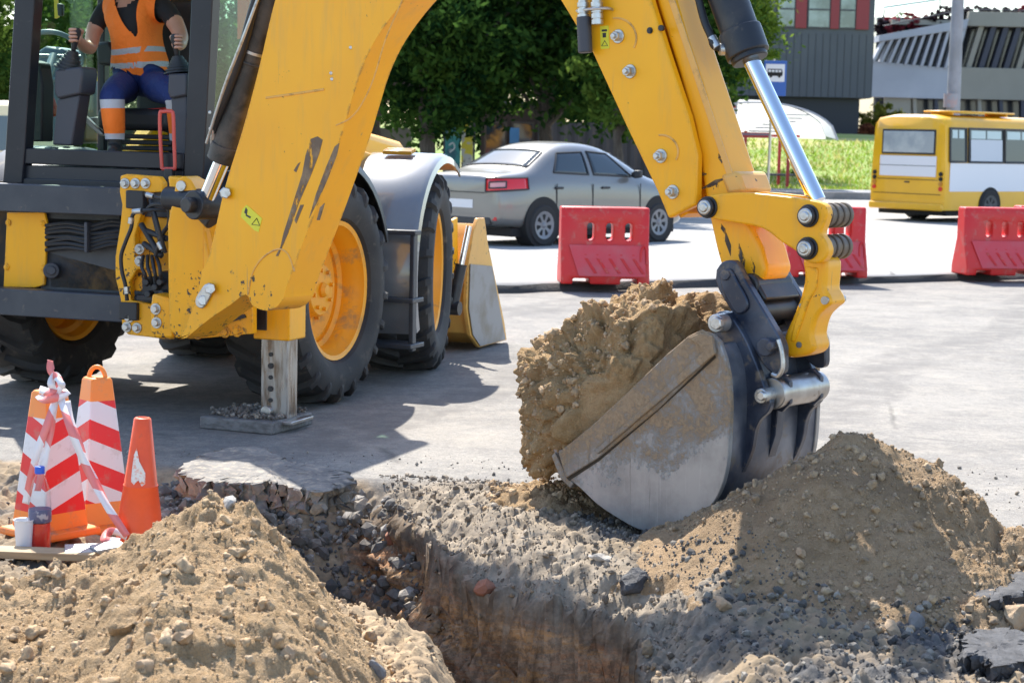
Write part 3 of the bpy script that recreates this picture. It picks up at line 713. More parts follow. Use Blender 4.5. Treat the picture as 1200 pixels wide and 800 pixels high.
# ---- carriage (slides on the rails, carries the kingpost)
cq = -1.11
cg = MB(); qprism(cg, [(141, 206), (148, 204), (186, 207), (191, 214), (191, 225), (170, 226), (166, 250), (158, 275), (158, 300), (176, 302), (176, 314), (160, 316), (152, 330), (153, 352), (190, 358), (200, 372), (200, 398), (150, 392), (143, 385), (141, 350), (135, 325), (135, 300), (141, 262), (143, 240), (140, 225)], cq, .05)
qprism(cg, [(150, 250), (200, 256), (200, 345), (150, 340)], cq+.055, .03)
cg.build('carriage', m_yelworn, mach, bevel=.006)
bl = MB()
for x, y in ((147, 215), (159, 215), (171, 215), (149, 383), (161, 384), (164, 292), (164, 306), (152, 372)): qbolt(bl, x, y, cq, .019, .03)
bl.build('carriage_bolt', m_zinc, mach, bevel=.002)
bl = MB(); qprism(bl, [(147, 223), (167, 224), (168, 246), (147, 244)], cq-.03, .05); qprism(bl, [(139, 354), (160, 355), (160, 376), (139, 374)], cq-.03, .05); bl.build('clamp_block', m_plastic_d, mach, bevel=.006)
vb = MB(); qprism(vb, [(166, 325), (186, 324), (188, 352), (167, 352)], cq-.02, .10); qprism(vb, [(186, 318), (200, 320), (199, 350), (188, 350)], cq-.06, .10); qprism(vb, [(160, 346), (190, 348), (190, 353), (160, 352)], cq-.05, .1)
for k, (x, y) in enumerate(((176, 330), (186, 336), (192, 330), (178, 344), (194, 343))):
    p = LP(x, y, cq-.06); vb.cyl(p, p-Fw*.05, .018, seg=14)
for x0, y0, x1, y1 in ((165, 262, 188, 300), (180, 250, 192, 296), (170, 270, 196, 280), (168, 285, 190, 300)):
    vb.cyl(LP(x0, y0, cq-.02), LP(x1, y1, cq-.05), .016, seg=12)
vb.build('valve_block', m_plastic_d, mach, bevel=.004)
vh = MB()
vh.tube([LP(196, 246, cq-.08), LP(178, 246, cq-.10), LP(157, 250, cq-.09), LP(154, 266, cq-.10), LP(147, 284, cq-.10), LP(142, 300, cq-.10), LP(143, 318, cq-.10), LP(147, 334, cq-.1), LP(149, 352, cq-.09)], .011, 8, smooth_n=6)
vh.tube([LP(170, 227, cq-.08), LP(188, 232, cq-.12), LP(200, 229, cq-.2), LP(228, 228, cq-.28)], .011, 8, smooth_n=6)
vh.tube([LP(176, 234, cq-.06), LP(184, 260, cq-.12), LP(190, 282, cq-.12), LP(194, 296, cq-.1)], .010, 8, smooth_n=6)
vh.tube([LP(168, 250, cq-.04), LP(180, 240, cq-.1), LP(196, 243, cq-.12), LP(198, 262, cq-.1), LP(190, 275, cq-.08), LP(182, 300, cq-.06)], .012, 8, smooth_n=6)
for k in range(4): vh.tube([LP(168+5*k, 300, cq-.02), LP(166+7*k, 312, cq-.10), LP(170+6*k, 322, cq-.12), LP(172+6*k, 334, cq-.06)], .010, 8, smooth_n=5)
vh.build('valve_hose', m_hose, mach)
vf = MB()
for x, y, x2, y2 in ((156, 248, 166, 247), (148, 336, 149, 344), (154, 255, 153, 262), (172, 228, 180, 230), (186, 284, 190, 292)): vf.cyl(LP(x, y, cq-.10), LP(x2, y2, cq-.10), .016, seg=10)
vf.build('hose_fitting', m_zinc, mach)
# ---- kingpost
kq = -1.40
kp = MB(); qprism(kp, [(204, 222), (206, 210), (214, 206), (223, 211), (229, 222), (233, 236), (240, 262), (240, 318), (247, 350), (243, 374), (226, 392), (206, 397), (198, 384), (197, 330), (196, 262), (201, 238)], kq, .16)
kp.build('kingpost', m_yelworn, mach, bevel=.012, segs=3)
kp = MB(); qprism(kp, [(178, 344), (200, 350), (203, 368), (203, 396), (182, 396), (176, 388), (176, 360)], kq+.08, .14); qprism(kp, [(196, 206), (236, 212), (240, 236), (200, 236)], kq+.12, .12); kp.build('kingpost_hinge', m_yelworn, mach, bevel=.012)
kp = MB()
for x, y in ((183, 362), (184, 378)): qbolt(kp, x, y, kq+.08, .02, .03)
p = LP(213, 218, kq); kp.cyl(p+Fw*.02, p-Fw*.012, .028, seg=18); kp.build('kingpost_bolt', m_zinc, mach, bevel=.002)
kp = MB(); qprism(kp, [(218, 393), (246, 374), (290, 350), (296, 362), (296, 391), (240, 396), (220, 397)], kq+.16, .05)
for x, y in ((264, 389), (278, 388), (232, 391)): qbolt(kp, x, y, kq+.16, .02, .02)
kp.build('lower_guard', m_yelworn, mach, bevel=.005)
kp = MB(); qprism(kp, [(232, 392), (262, 372), (286, 368), (288, 372), (262, 380), (244, 392)], kq+.15, .01); kp.build('guard_slot', m_black, mach)
# swing rams lying across behind the carriage
kp = MB(); kp.cyl(LP(196, 232, kq+.06), LP(244, 236, kq+.02), .062, seg=22); kp.cyl(LP(232, 238, kq-.06), LP(252, 258, kq-.06), .06, seg=20); kp.build('swing_ram_eye', m_black, mach, bevel=.006)
# ---- stabiliser at the right end of the frame
st = MB(MM); st.box((1.225, -1.0, .92), (.215, .20, .86)); st.build('stabiliser_housing', m_yellow, mach, bevel=.008)
st = MB(MM); st.box((1.12, -1.09, .64), (.16, .03, .20)); st.build('stabiliser_lock', m_black, mach, bevel=.005)
st = MB(MM)
st.prism([(1.145, -1.06, .05), (1.305, -1.06, .05), (1.305, -.94, .05), (1.145, -.94, .05)], (0, 0, .48))
leg = st.build('stabiliser_leg', MAT('worn_leg_steel', (.36, .35, .34), .35, .75, scale=(6, 6, 1), var=(5, (.16, .12, .09), .42, .62), rvar=.15), mach, bevel=.005)
st = MB(MM)
for k in range(5): st.cyl((1.205, -1.062, .16+k*.062), (1.205, -1.066, .16+k*.062), .012+.004*(k % 2), seg=14)
st.build('leg_hole', m_black, leg)
st = MB(MM); st.cyl((1.19, -1.09, .10), (1.19, -.9, .10), .03, seg=18); st.build('leg_pin', m_zinc, leg, bevel=.003)
st = MB(MM); st.box((1.22, -1.0, .052), (.30, .26, .02)); st.build('foot_plate', m_steel, leg, bevel=.004)
stl = MB(MM); stl.box((-1.225, -1.0, .92), (.215, .20, .86)); stl.build('stabiliser_housing', m_yellow, mach, bevel=.008)
stl = MB(MM); stl.box((-1.225, -.995, .27), (.20, .14, .50)); stl.box((-1.225, -1.0, .02), (.3, .3, .03)); stl.build('stabiliser_leg', m_steel, mach, bevel=.005)
# ---- cab
CQ = -.85
cb = MB()
TOPY = -105
def ext(p, q_, y):   # extend the line p->q_ to photo row y
    t = (y-p[1])/(q_[1]-p[1]); return (p[0]+(q_[0]-p[0])*t, y)
lo, li = ((17, 0), (5, 192)), ((40, 0), (29, 172)); ro, ri = ((249, 0), (239, 195)), ((224, 0), (216, 180))
cabm = MB()
qprism(cabm, [ext(*lo, TOPY), ext(*li, TOPY), (40, 0), (29, 172), (26, 215), (3, 215), (5, 192)], CQ, .09)
qprism(cabm, [ext(*ri, TOPY), ext(*ro, TOPY), (249, 0), (239, 195), (237, 222), (215, 220), (216, 180)], CQ, .09)
qprism(cabm, [(29, 173.5), (216, 180), (215.5, 199), (27, 192)], CQ+.012, .08)
qprism(cabm, [ext(*li, TOPY), ext(*ri, TOPY), ext(*ri, TOPY+22), ext(*li, TOPY+22)], CQ+.01, .08)
# far (front) pillars and rails: local boxes
l0 = LL(5, 192, CQ); r0 = LL(239, 195, CQ); zr = LL(125, TOPY, CQ).z; zl = 1.30
xl, xr = l0.x+.06, r0.x-.01
cabm.T = MM
for xx in (xl+.03, xr-.03):
    cabm.box((xx, .78, (zl+zr)/2), (.07, .08, zr-zl)); cabm.box((xx, .05, (zl+zr)/2), (.05, .06, zr-zl))
    cabm.box((xx, -.02, zr-.05), (.07, 1.6, .08)); cabm.box((xx, -.02, zl+.03), (.06, 1.6, .08))
cabm.box(((xl+xr)/2, .78, zr-.05), (xr-xl-.1, .07, .08)); cabm.box(((xl+xr)/2, .78, zl+.18), (xr-xl-.1, .07, .30))
cabm.build('cab_frame', m_cab, mach, bevel=.006)
cb = MB(); qprism(cb, [(27, 193.5), (215, 200), (214, 221), (24, 214)], CQ+.03, .06); cb.build('cab_sill', MAT('dark_blue_sill', (.02, .022, .03), .4, dirt=(14, (.12, .1, .09), .62, .8)), mach, bevel=.004)
cb = MB(MM); cb.box(((xl+xr)/2, -.03, zr+.06), (xr-xl+.14, 1.85, .13)); cb.build('cab_roof', m_yellow, mach, bevel=.05, segs=3)
cb = MB(MM); cb.box(((xl+xr)/2, -.03, 1.23), (xr-xl, 1.62, .14)); cb.build('cab_floor', m_plastic_d, mach, bevel=.006)
def pane(x, name='cab_window'):
    g = MB(MM); g.box((x, .41, (zl+zr)/2+.02), (.006, .66, zr-zl-.18)); g.build(name, m_cabglass, mach)
    g = MB(MM); g.box((x, -.40, (zl+zr)/2+.02), (.006, .80, zr-zl-.18)); g.build(name, m_cabglass, mach)
pane(xr-.012); pane(xl+.012)
g = MB(MM); g.box(((xl+xr)/2, .80, (zl+zr)/2+.13), (xr-xl-.14, .006, zr-zl-.42)); g.build('windscreen', m_cabglass, mach)
# seat, consoles and controls
sq = -.35
cs = MB(MM); pc = LL(160, 120, sq)
cs.box((pc.x, -.15, pc.z-.10), (.50, .50, .13)); cs.box((pc.x, .08, pc.z+.28), (.48, .12, .70)); cs.build('seat', m_plastic_d, mach, bevel=.04, segs=3)
cs = MB(MM)
for k in range(7): cs.box((pc.x+.08, -.22, 1.345+k*.034), (.36-.012*(k % 2), .34-.012*(k % 2), .026))
cs.build('seat_suspension', m_plastic_d, mach, bevel=.006)
cs = MB(); qprism(cs, [(150, 129), (196, 126), (197, 131), (172, 134), (151, 135)], sq-.02, .2); cs.build('seat_base_trim', m_red, mach, bevel=.004)
def tower(pts_top, pts_bot, bell, stick, q):
    a = MB(); qprism(a, pts_top, q, .16); o = a.build('control_console', m_plastic, mach, bevel=.012)
    a = MB(); qprism(a, pts_bot, q+.02, .12); a.build('console_stem', m_plastic, o, bevel=.01)
    a = MB(); (x0, y0), (x1, y1) = bell; p, e = LP(x0, y0, q+.08), LP(x1, y1, q+.08); n = 6
    for k in range(n):
        u, v = p.lerp(e, k/n), p.lerp(e, (k+1)/n); r = .062*(1-k/n)+.026
        a.cyl(u, u.lerp(v, .5), r, r*.97, 18); a.cyl(u.lerp(v, .5), v, r*.82, r*.8, 18)
    a.build('lever_gaiter', m_hose, o)
    a = MB(); (x2, y2) = stick; t = LP(x2, y2, q+.05)
    a.tube([e, e.lerp(t, .5), t], [.013, .02, .028], 12); a.tube([t-(t-e)*.15, t+Vector((0, 0, .012)), t+Vector((0, 0, .028))], [.028, .031, .02], 12); a.build('joystick', m_plastic_d, o)
tower([(64, 82), (95, 78), (97, 86), (94, 110), (67, 116), (63, 108)], [(67, 116), (93, 111), (84, 171), (61, 170)], ((80, 82), (86, 60)), (89, 39), CQ+.06)
tower([(197, 86), (219, 86), (219, 112), (199, 116), (196, 108)], [(200, 115), (219, 112), (219, 182), (204, 181)], ((210, 86), (208, 66)), (206, 46), CQ+.10)
cs = MB(); qprism(cs, [(35, 70), (46, 74), (50, 100), (49, 166), (33, 166), (32, 100)], CQ+.25, .12); cs.build('side_console', m_plastic_d, mach, bevel=.01)
cs = MB(); qprism(cs, [(42, 60), (52, 54), (76, 58), (78, 78), (92, 92), (98, 112), (98, 168), (60, 168), (46, 110)], .35, .25); cs.build('dashboard', MAT('blue_grey_dash', (.10, .14, .18), .5), mach, bevel=.03, segs=3)
cs = MB(); cen = LP(63, 66, .2); T = Matrix.Translation(cen) @ Matrix.Rotation(R(-50), 4, 'X')
cs.tube([T @ Vector((.19*math.cos(i*PI/16), .19*math.sin(i*PI/16), 0)) for i in range(33)], .016, 10); cs.tube([T @ Vector((-.19, 0, 0)), T @ Vector((.19, 0, 0))], .012, 8); cs.tube([T @ Vector((0, .0, 0)), T @ Vector((0, -.0, -.35))], .03, 10); cs.build('steering_wheel', MAT('pale_blue_grey_plastic', (.22, .28, .33), .4), mach)
cs = MB(); qprism(cs, [(111, 50), (128, 48), (133, 60), (131, 78), (113, 76)], -.1, .1); cs.build('armrest', m_plastic_d, mach, bevel=.02)
cs = MB(); qprism(cs, [(100, 88), (112, 84), (113, 95), (101, 98)], .28, .02); cs.build('warning_decal', MAT('decal_yellow', (.7, .55, .03), .5), mach)
cs = MB(); qprism(cs, [(50, 112), (57, 110), (63, 126), (62, 136), (50, 140)], 0, .05); cs.build('red_lever_guard', m_red, mach, bevel=.01)
cs = MB(); qprism(cs, [(92, 134), (100, 136), (122, 158), (118, 160), (104, 148)], -.45, .03); qprism(cs, [(104, 138), (118, 137), (121, 156), (112, 150)], -.30, .05); cs.build('pedal_plate', m_steel, mach, bevel=.005)
cs = MB(); pts = [LP(x, y, CQ-.03) for x, y in ((190, 198), (188, 165), (187.5, 134), (191, 131), (200, 131), (203, 135), (204, 166), (205, 195), (203, 198))]
cs.tube(pts, .0105, 10, smooth_n=5); cs.tube([pts[0], pts[-1]], .0105, 10); cs.build('grab_handle', MAT('red_handle', (.62, .09, .07), .4), mach)
cs = MB(); qprism(cs, [(192, 198), (201, 198), (202, 224), (193, 224)], CQ-.05, .04); cs.build('handle_post', m_black, mach, bevel=.004)
cs = MB(); qprism(cs, [(63, -4), (66, -4), (68, 20), (64, 22)], .6, .02); cs.build('yellow_tag', MAT('tag_yellow', (.7, .5, .03), .5), mach)
cs = MB(); qprism(cs, [(66, 4), (73, 5), (73, 19), (67, 19)], .5, .03); cs.build('mirror', m_plastic_d, mach, bevel=.01)
# ================================================================ digging arm (parts of the loader)
TH = R(39)
AD = Vector((math.cos(TH), -math.sin(TH), 0)); AN = Vector((-math.sin(TH), -math.cos(TH), 0))   # AN faces the camera's left
KP = LP(222, 330, kq-.12)
def AP(x, y, o=0.0): return onp(x, y, KP+AN*o, AN)          # a point of the arm at offset o across its width
def aprism(mb, pts, o0, o1, ref=None):
    r = o0 if ref is None else ref
    mb.prism([AP(x, y, r)+AN*(o0-r) for x, y in pts], -AN*(o0-o1)); return mb
def apin(mb, x, y, o0, o1, r, seg=24, ref=None):
    rf = o0 if ref is None else ref
    p = AP(x, y, rf)+AN*(o0-rf); mb.cyl(p, p-AN*(o0-o1), r, seg=seg); return mb
def abolt(mb, x, y, o, r=.026):
    p = AP(x, y, o); mb.cyl(p-AN*.002, p+AN*.008, r*1.45, seg=20); mb.cyl(p, p+AN*.034, r, seg=6); mb.cyl(p+AN*.03, p+AN*.046, r*.55, seg=12); return mb
def spl(pts, n=6):
    out = []; L = len(pts)
    for i in range(L-1):
        p0, p1, p2, p3 = pts[max(i-1, 0)], pts[i], pts[i+1], pts[min(i+2, L-1)]
        for k in range(n):
            t = k/n
            out.append(tuple(.5*(2*p1[j]+(p2[j]-p0[j])*t+(2*p0[j]-5*p1[j]+4*p2[j]-p3[j])*t*t+(3*p1[j]-p0[j]-3*p2[j]+p3[j])*t**3) for j in (0, 1)))
    out.append(pts[-1]); return out
# ---- boom: box section with a near plate slightly proud
BO = .10
right = spl([(333, 349), (338, 330), (368, 250), (398, 164), (410, 124), (424, 80), (443, 42), (473, 2), (512, -38), (562, -88)], 5)
left = spl([(548, -262), (480, -222), (400, -150), (345, -70), (322, 2), (304, 78), (285, 150), (263, 222), (246, 296), (236, 318)], 5)
foot = spl([(236, 318), (231, 345), (214, 392), (208, 397)], 3) + spl([(218, 396), (245, 374), (270, 357), (288, 345), (296, 358), (312, 364), (325, 359)], 3)
boom_pts = right + [(622, -140), (640, -190), (625, -240), (590, -266)] + left + foot[1:]
bm_ = MB(); aprism(bm_, boom_pts, BO, -BO); boom = bm_.build('boom', m_yelworn, mach, bevel=.014, segs=3)
# raised doubler plate and weld seams on the near face
dp = MB(); inner = spl([(330, 345), (374, 245), (402, 160), (420, 108), (446, 48), (470, 8)], 5) + spl([(452, 6), (430, 62), (412, 118), (398, 140), (386, 146), (374, 149)], 4)[0:] + [(350, 205), (318, 300), (312, 340)]
sc_ = MB()
def scuff(pts): aprism(sc_, pts, BO+.0015, BO-.004)
scuff([(364, 163), (372, 160), (378, 164), (374, 180), (364, 206), (350, 238), (338, 272), (326, 300), (332, 274), (344, 236), (354, 204), (358, 182)])
scuff([(392, 172), (397, 168), (394, 182), (384, 208), (372, 236), (362, 256), (370, 228), (382, 196)])
scuff([(349, 192), (352, 190), (347, 202), (344, 200)]); scuff([(352, 240), (356, 240), (347, 262), (345, 258)]); scuff([(375, 243), (380, 238), (374, 258), (371, 258)])
scuff([(330, 286), (333, 284), (326, 300), (323, 300)])
def ragged(m, scale, lo, hi):
    nt = m.node_tree; p = nt.nodes['Principled BSDF']; v = coords(nt, (1, 1, .45)); nt.links.new(ramp(nt, noise(nt, v, scale, 6, .7), [(lo, 0), (hi, 1)]), p.inputs['Alpha']); return m
sc_.build('worn_scuff', ragged(MAT('scuffed_bare_metal', (.15, .10, .065), .6, .2, var=(14, (.30, .21, .12), .45, .7)), 26, .34, .46), boom)
wl = MB(); wl.tube([AP(312, 115, BO), AP(340, 111, BO), AP(380, 105, BO)], .006, 6); wl.tube([AP(x, y, BO) for x, y in spl([(472, 0), (452, 46), (438, 92), (424, 122), (410, 139), (394, 147)], 3)], .004, 6)
wl.tube([AP(x, y, BO) for x, y in spl([(291, 345), (296, 320), (308, 302), (326, 292), (338, 298), (345, 318)], 3)], .005, 6)
wl.build('weld_seam', m_yelpale, boom)
def decal(name, quad, o, parent, marks):
    m = MB(); aprism(m, quad, o+.002, o); d = m.build(name, MAT('decal_paper', (.72, .66, .03), .5), parent)
    k = MB()
    for mk in marks: aprism(k, mk, o+.0032, o+.002)
    k.build('decal_symbol', m_plastic_d, parent, split=False)
def tri_ring(c, r, w, rot=0):
    P = lambda rr: [(c[0]+rr*math.sin(rot+i*2*PI/3), c[1]-rr*math.cos(rot+i*2*PI/3)) for i in range(3)]
    a, b = P(r), P(r-w*2); return [[a[i], a[(i+1) % 3], b[(i+1) % 3], b[i]] for i in range(3)]
decal('warning_decal', [(284, 245), (289, 240), (307, 256), (303, 272), (298, 270), (282, 254)], BO, boom, tri_ring((300, 261), 6, .6, .15)+[[(286, 249), (288, 243), (290, 246), (289, 252)], [(288, 251), (294, 254), (293, 256), (288, 253)]])
# pins of the boom foot
pn = MB(); p0, p1 = AP(246, 339, BO+.02), AP(236, 352, BO+.02)
pn.prism([AP(x, y, BO+.003) for x, y in spl([(248, 333), (251, 338), (249, 345), (243, 356), (238, 361), (232, 358), (231, 350), (236, 341), (242, 333), (248, 333)], 3)[:-1]], AN*.012)
pn.cyl(AP(246, 338, BO), AP(246, 338, BO+.04), .03, seg=6); pn.cyl(AP(238, 352, BO), AP(238, 352, BO+.022), .026, seg=20)
pn.cyl(AP(264, 226, BO), AP(264, 226, BO+.035), .03, seg=6)
for x, y in ((411, 56), (388, 86), (389, 93), (246, 132)): pn.cyl(AP(x, y, BO), AP(x, y, BO+.004), .009, seg=10)
pn.build('boom_pin', m_zinc, mach, bevel=.004)
# boom foot knuckle behind, closing the kingpost fork
kn = MB(); aprism(kn, [(203, 225), (238, 262), (250, 330), (232, 390), (205, 396), (197, 380), (196, 300), (198, 240)], -BO-.02, -BO-.07); kn.build('kingpost_fork', m_yelworn, mach, bevel=.012)
# ---- boom ram (black) on the left edge
cyl = MB(); a, b, c_ = AP(338, -70, 0), AP(263, 182, .02), AP(241, 236, .02)
cyl.cyl(a, b, .074, seg=28); cyl.cyl(b-(b-a).normalized()*.06, b+(b-a).normalized()*.03, .082, seg=28); u = a.lerp(b, .55); cyl.cyl(u, u+(b-a)*.012, .082, seg=28)
cyl.build('boom_ram', MAT('dusty_black_ram', (.028, .026, .024), .45, dirt=(7, (.14, .11, .085), .42, .72)), mach, bevel=.005)
cyl = MB(); cyl.cyl(b, c_, .042, seg=24); cyl.build('boom_ram_rod', m_chrome, mach)
cyl = MB(); e = AP(238, 240, .02); cyl.cyl(e+AN*.07, e-AN*.07, .075, seg=24); cyl.cyl(e+AN*.12, e-AN*.12, .04, seg=20); cyl.build('ram_eye', m_black, mach, bevel=.006)
pb = MB(); pb.tube([AP(318, -60, .09), AP(296, 14, .11), AP(283, 62, .10), AP(266, 110, .10), AP(254, 140, .09), AP(249, 160, .07)], .024, 10, smooth_n=5); pb.build('ram_sleeve_hose', m_hose, mach)
pb = MB(); pb.cyl(AP(249, 150, .09), AP(251, 168, .06), .02, seg=12); q0 = a.lerp(b, .50); pb.cyl(q0, q0+(b-a).normalized()*.014, .080, seg=28); pb.build('ram_fitting', m_zinc, mach)
pb = MB(); pb.tube([AP(303, -4, .12), AP(283, 50, .15), AP(262, 105, .14), AP(242, 168, .12)], .008, 8, smooth_n=4); pb.build('steel_pipe', m_zinc, mach)
# ---- dipper casing and sliding inner arm
DO = .15
dn = [(655, -2), (694, 62), (734, 149), (770, 224), (783, 256), (788, 254), (802, 247), (816, 240), (817, 182), (806, 136), (780, 58), (762, 0), (735, -85), (700, -190), (672, -262), (630, -300), (585, -290), (560, -240), (575, -190), (612, -110)]
dp = MB(); aprism(dp, dn, DO, DO-.045); casing = dp.build('dipper_casing', m_yellow, mach, bevel=.01, segs=3)
dp = MB(); aprism(dp, dn, -DO+.045, -DO, DO); dp.build('dipper_casing', m_yellow, mach, bevel=.01)
dp = MB()
web = [(660, 0), (700, 66), (740, 149), (776, 224), (790, 256), (800, 250), (790, 225), (755, 149), (715, 66), (672, -10), (640, -80), (600, -190), (590, -180), (622, -100)]
aprism(dp, web, DO-.04, -DO+.04, DO); dp.build('dipper_web', m_yellow, mach, bevel=.005)
# cast lugs: low arcs
ar = MB()
for cx_, cy_, r0_ in ((722, 45, 24), (775, 178, 20)):
    ar.tube([AP(cx_+r0_*math.cos(t), cy_-r0_*.98*math.sin(t), DO) for t in [(-.5+.22*i) for i in range(11)]], .005, 6)
ar.build('weld_seam', m_yelpale, casing)
b_ = MB()
for x, y in ((725, 43), (739, 84), (775, 183), (789, 225)): abolt(b_, x, y, DO, .02)
b_.build('casing_bolt', m_zinc, casing, bevel=.002)
b_ = MB(); apin(b_, 761, 36, DO+.006, DO-.01, .013); apin(b_, 761, 36, DO+.012, DO-.01, .006); apin(b_, 774, 33, DO+.004, DO-.01, .012); b_.build('grease_point', m_plastic_d, casing)
IO = .10
inn = [(735, -140), (770, 8), (795, 88), (812, 150), (822, 210), (828, 245), (838, 290), (844, 312), (856, 329), (878, 334), (894, 328), (899, 316), (892, 290), (872, 250), (854, 196), (828, 118), (802, 40), (786, -15), (755, -140)]
it = MB(); aprism(it, inn, IO, -IO); inner = it.build('dipper_inner_arm', m_yelworn, mach, bevel=.05, segs=4)
it = MB(); aprism(it, [(842, 204), (864, 200), (873, 226), (852, 230)], IO+.012, -IO-.012); it.build('wear_collar', m_yelpale, inner, bevel=.02)
it = MB(); aprism(it, [(783, 0), (790, 0), (862, 214), (856, 218)], IO+.004, IO-.002); it.build('wear_strip', m_yelpale, inner)
sf = MB()
for (x0, y0, x1, y1, wd) in ((815, 205, 830, 204, 2), (820, 222, 852, 208, 3), (838, 214, 846, 222, 3), (812, 228, 822, 224, 2), (842, 180, 846, 192, 2), (800, 120, 803, 130, 1.5), (850, 270, 856, 300, 3), (866, 285, 872, 318, 3.5), (845, 262, 850, 275, 2.5), (880, 300, 884, 322, 2.5)):
    dx, dy = x1-x0, y1-y0; L = math.hypot(dx, dy); nx_, ny_ = -dy/L*wd, dx/L*wd
    aprism(sf, [(x0, y0), (x0+dx*.4+nx_, y0+dy*.4+ny_), (x1, y1), (x0+dx*.6-nx_, y0+dy*.6-ny_)], IO+.0015, IO-.004)
sf.build('worn_scuff', ragged(MAT('scuff_dark', (.045, .03, .02), .6, var=(20, (.15, .1, .05), .5, .7)), 40, .42, .50), inner)
# hose couplers and label on the casing
hc = MB()
for x, y0, y1 in ((684, -40, 30), (700, -40, 29)):
    hc.cyl(AP(x-2, y0, DO+.04), AP(x, y1, DO+.04), .020, seg=14)
    for f in (.62, .72, .82, .92): q_ = AP(x-2, y0, DO+.04).lerp(AP(x, y1, DO+.04), f); hc.cyl(q_, q_+(AP(x, y1, DO+.04)-AP(x-2, y0, DO+.04)).normalized()*.018, .025, seg=14)
hc.tube([AP(676, 13, DO+.03), AP(692, 11, DO+.07), AP(712, 10, DO+.03), AP(718, 12, DO)], .006, 6, smooth_n=4); hc.build('hose_coupler', m_zinc, casing)
hc = MB(); hc.cyl(AP(684, 20, DO+.04), AP(686, 62, DO+.04), .030, seg=16); hc.build('coupler_boot', m_plastic, casing, bevel=.004)
decal('instruction_decal', [(703, 31), (713, 30), (714, 57), (704, 58)], DO, casing, tri_ring((708.5, 52), 4.6, .5)+[[(705, 35), (711, 34.5), (711.3, 37), (705.2, 37.4)], [(706, 39), (710, 38.6), (710, 44), (706.2, 44.4)]])
# ---- bucket ram on the back of the dipper
cyl = MB(); a, b = AP(800, -150, 0), AP(876, 62, 0); c_ = AP(958, 236, 0)
cyl.cyl(a, b, .078, seg=28); w = (b-a).normalized(); cyl.cyl(b-w*.10, b+w*.012, .088, seg=28); cyl.cyl(b+w*.0, b+w*.035, .074, seg=28); cyl.build('bucket_ram', m_black, mach, bevel=.006)
cyl = MB(); cyl.cyl(b, c_, .034, seg=24); cyl.build('bucket_ram_rod', m_chrome, mach)
cyl = MB(); cyl.tube([AP(848, 56, .04), AP(838, 54, .07), AP(832, 40, .07), AP(824, 20, .06), AP(812, -30, .05)], [.018, .018, .016, .016, .016], 10, smooth_n=5); cyl.build('ram_hose', m_hose, mach)
cyl = MB(); cyl.cyl(AP(834, 44, .07), AP(841, 56, .07), .018, seg=12); cyl.cyl(AP(843, 58, .07), AP(858, 58, .03), .024, seg=14); cyl.build('ram_fitting', m_zinc, mach)
cyl = MB(); cyl.tube([AP(x, y, -.06) for x, y in ((800, -30), (818, 20), (832, 70), (850, 120), (866, 165))], .008, 8, smooth_n=4); cyl.build('grease_pipe', m_hose, mach)
# ---- tipping link (upper pair of plates)
lk1 = spl([(821, 236), (828, 230), (842, 227), (871, 225.5), (910, 229), (940, 233), (962, 238), (969, 248), (966, 262), (962, 274), (968, 284), (970, 296), (964, 306), (952, 309), (940, 303), (932, 294), (916, 284), (894, 268), (866, 262), (842, 258), (828, 254), (821, 246)], 3)
LO = .175
lk = MB(); aprism(lk, lk1, LO, LO-.05); lk.build('tipping_link', m_yelworn, mach, bevel=.012, segs=3)
lk = MB(); aprism(lk, [(min(x, 926), y) for x, y in lk1 if x < 940], .045, .0, LO); lk.build('tipping_link', m_yelworn, mach, bevel=.012, segs=3)
lk = MB()
for x, y in ((830, 243), (948, 253), (947, 291)):
    apin(lk, x, y, LO+.035, -.06, .030, 28, LO)
    apin(lk, x, y, LO+.042, LO+.02, .019, 24, LO)
lk.build('link_pin', m_zinc, mach, bevel=.005)
lk = MB()
for x, y in ((830, 243), (948, 253), (947, 291)):
    for s_ in (LO, LO+.018): apin(lk, x, y, s_+.010, s_-.004, .044 if s_ == LO else .037, 28, LO)
lk.build('pin_collar', m_black, mach, bevel=.003)
lk = MB()
for x, y in ((948, 253), (947, 291)):
    for k in range(9): apin(lk, x, y, LO-.05-k*.024, LO-.072-k*.024, .050-.005*(k % 2), 28, LO)
    
lk.build('link_bush', MAT('greasy_bush', (.14, .11, .085), .5, .3, dirt=(14, (.3, .22, .13), .5, .7)), mach, bevel=.004)
# ---- bucket link (dog bone)
l2 = spl([(941, 300), (966, 302), (968, 322), (967, 338), (972, 348), (973, 356), (966, 362), (957, 372), (952, 391), (955, 405), (951, 413), (942, 417), (930, 419), (921, 417), (918, 404), (919, 392), (928, 372), (938, 346), (942, 325), (940, 308)], 3)
lk = MB(); aprism(lk, l2, .105, -.02); lk.build('bucket_link', m_yelworn, mach, bevel=.024, segs=3)
lk = MB(); aprism(lk, [(944, 312), (958, 314), (957, 336), (948, 352), (938, 382), (931, 400), (926, 400), (930, 380), (940, 350), (945, 332)], .112, .10); lk.build('link_rib', m_yellow, mach, bevel=.012)
lk = MB(); apin(lk, 966, 352, .112, -.03, .016); apin(lk, 936, 404, .109, .10, .012); apin(lk, 938, 358, .109, .10, .008); lk.build('link_eye', m_steel, mach)
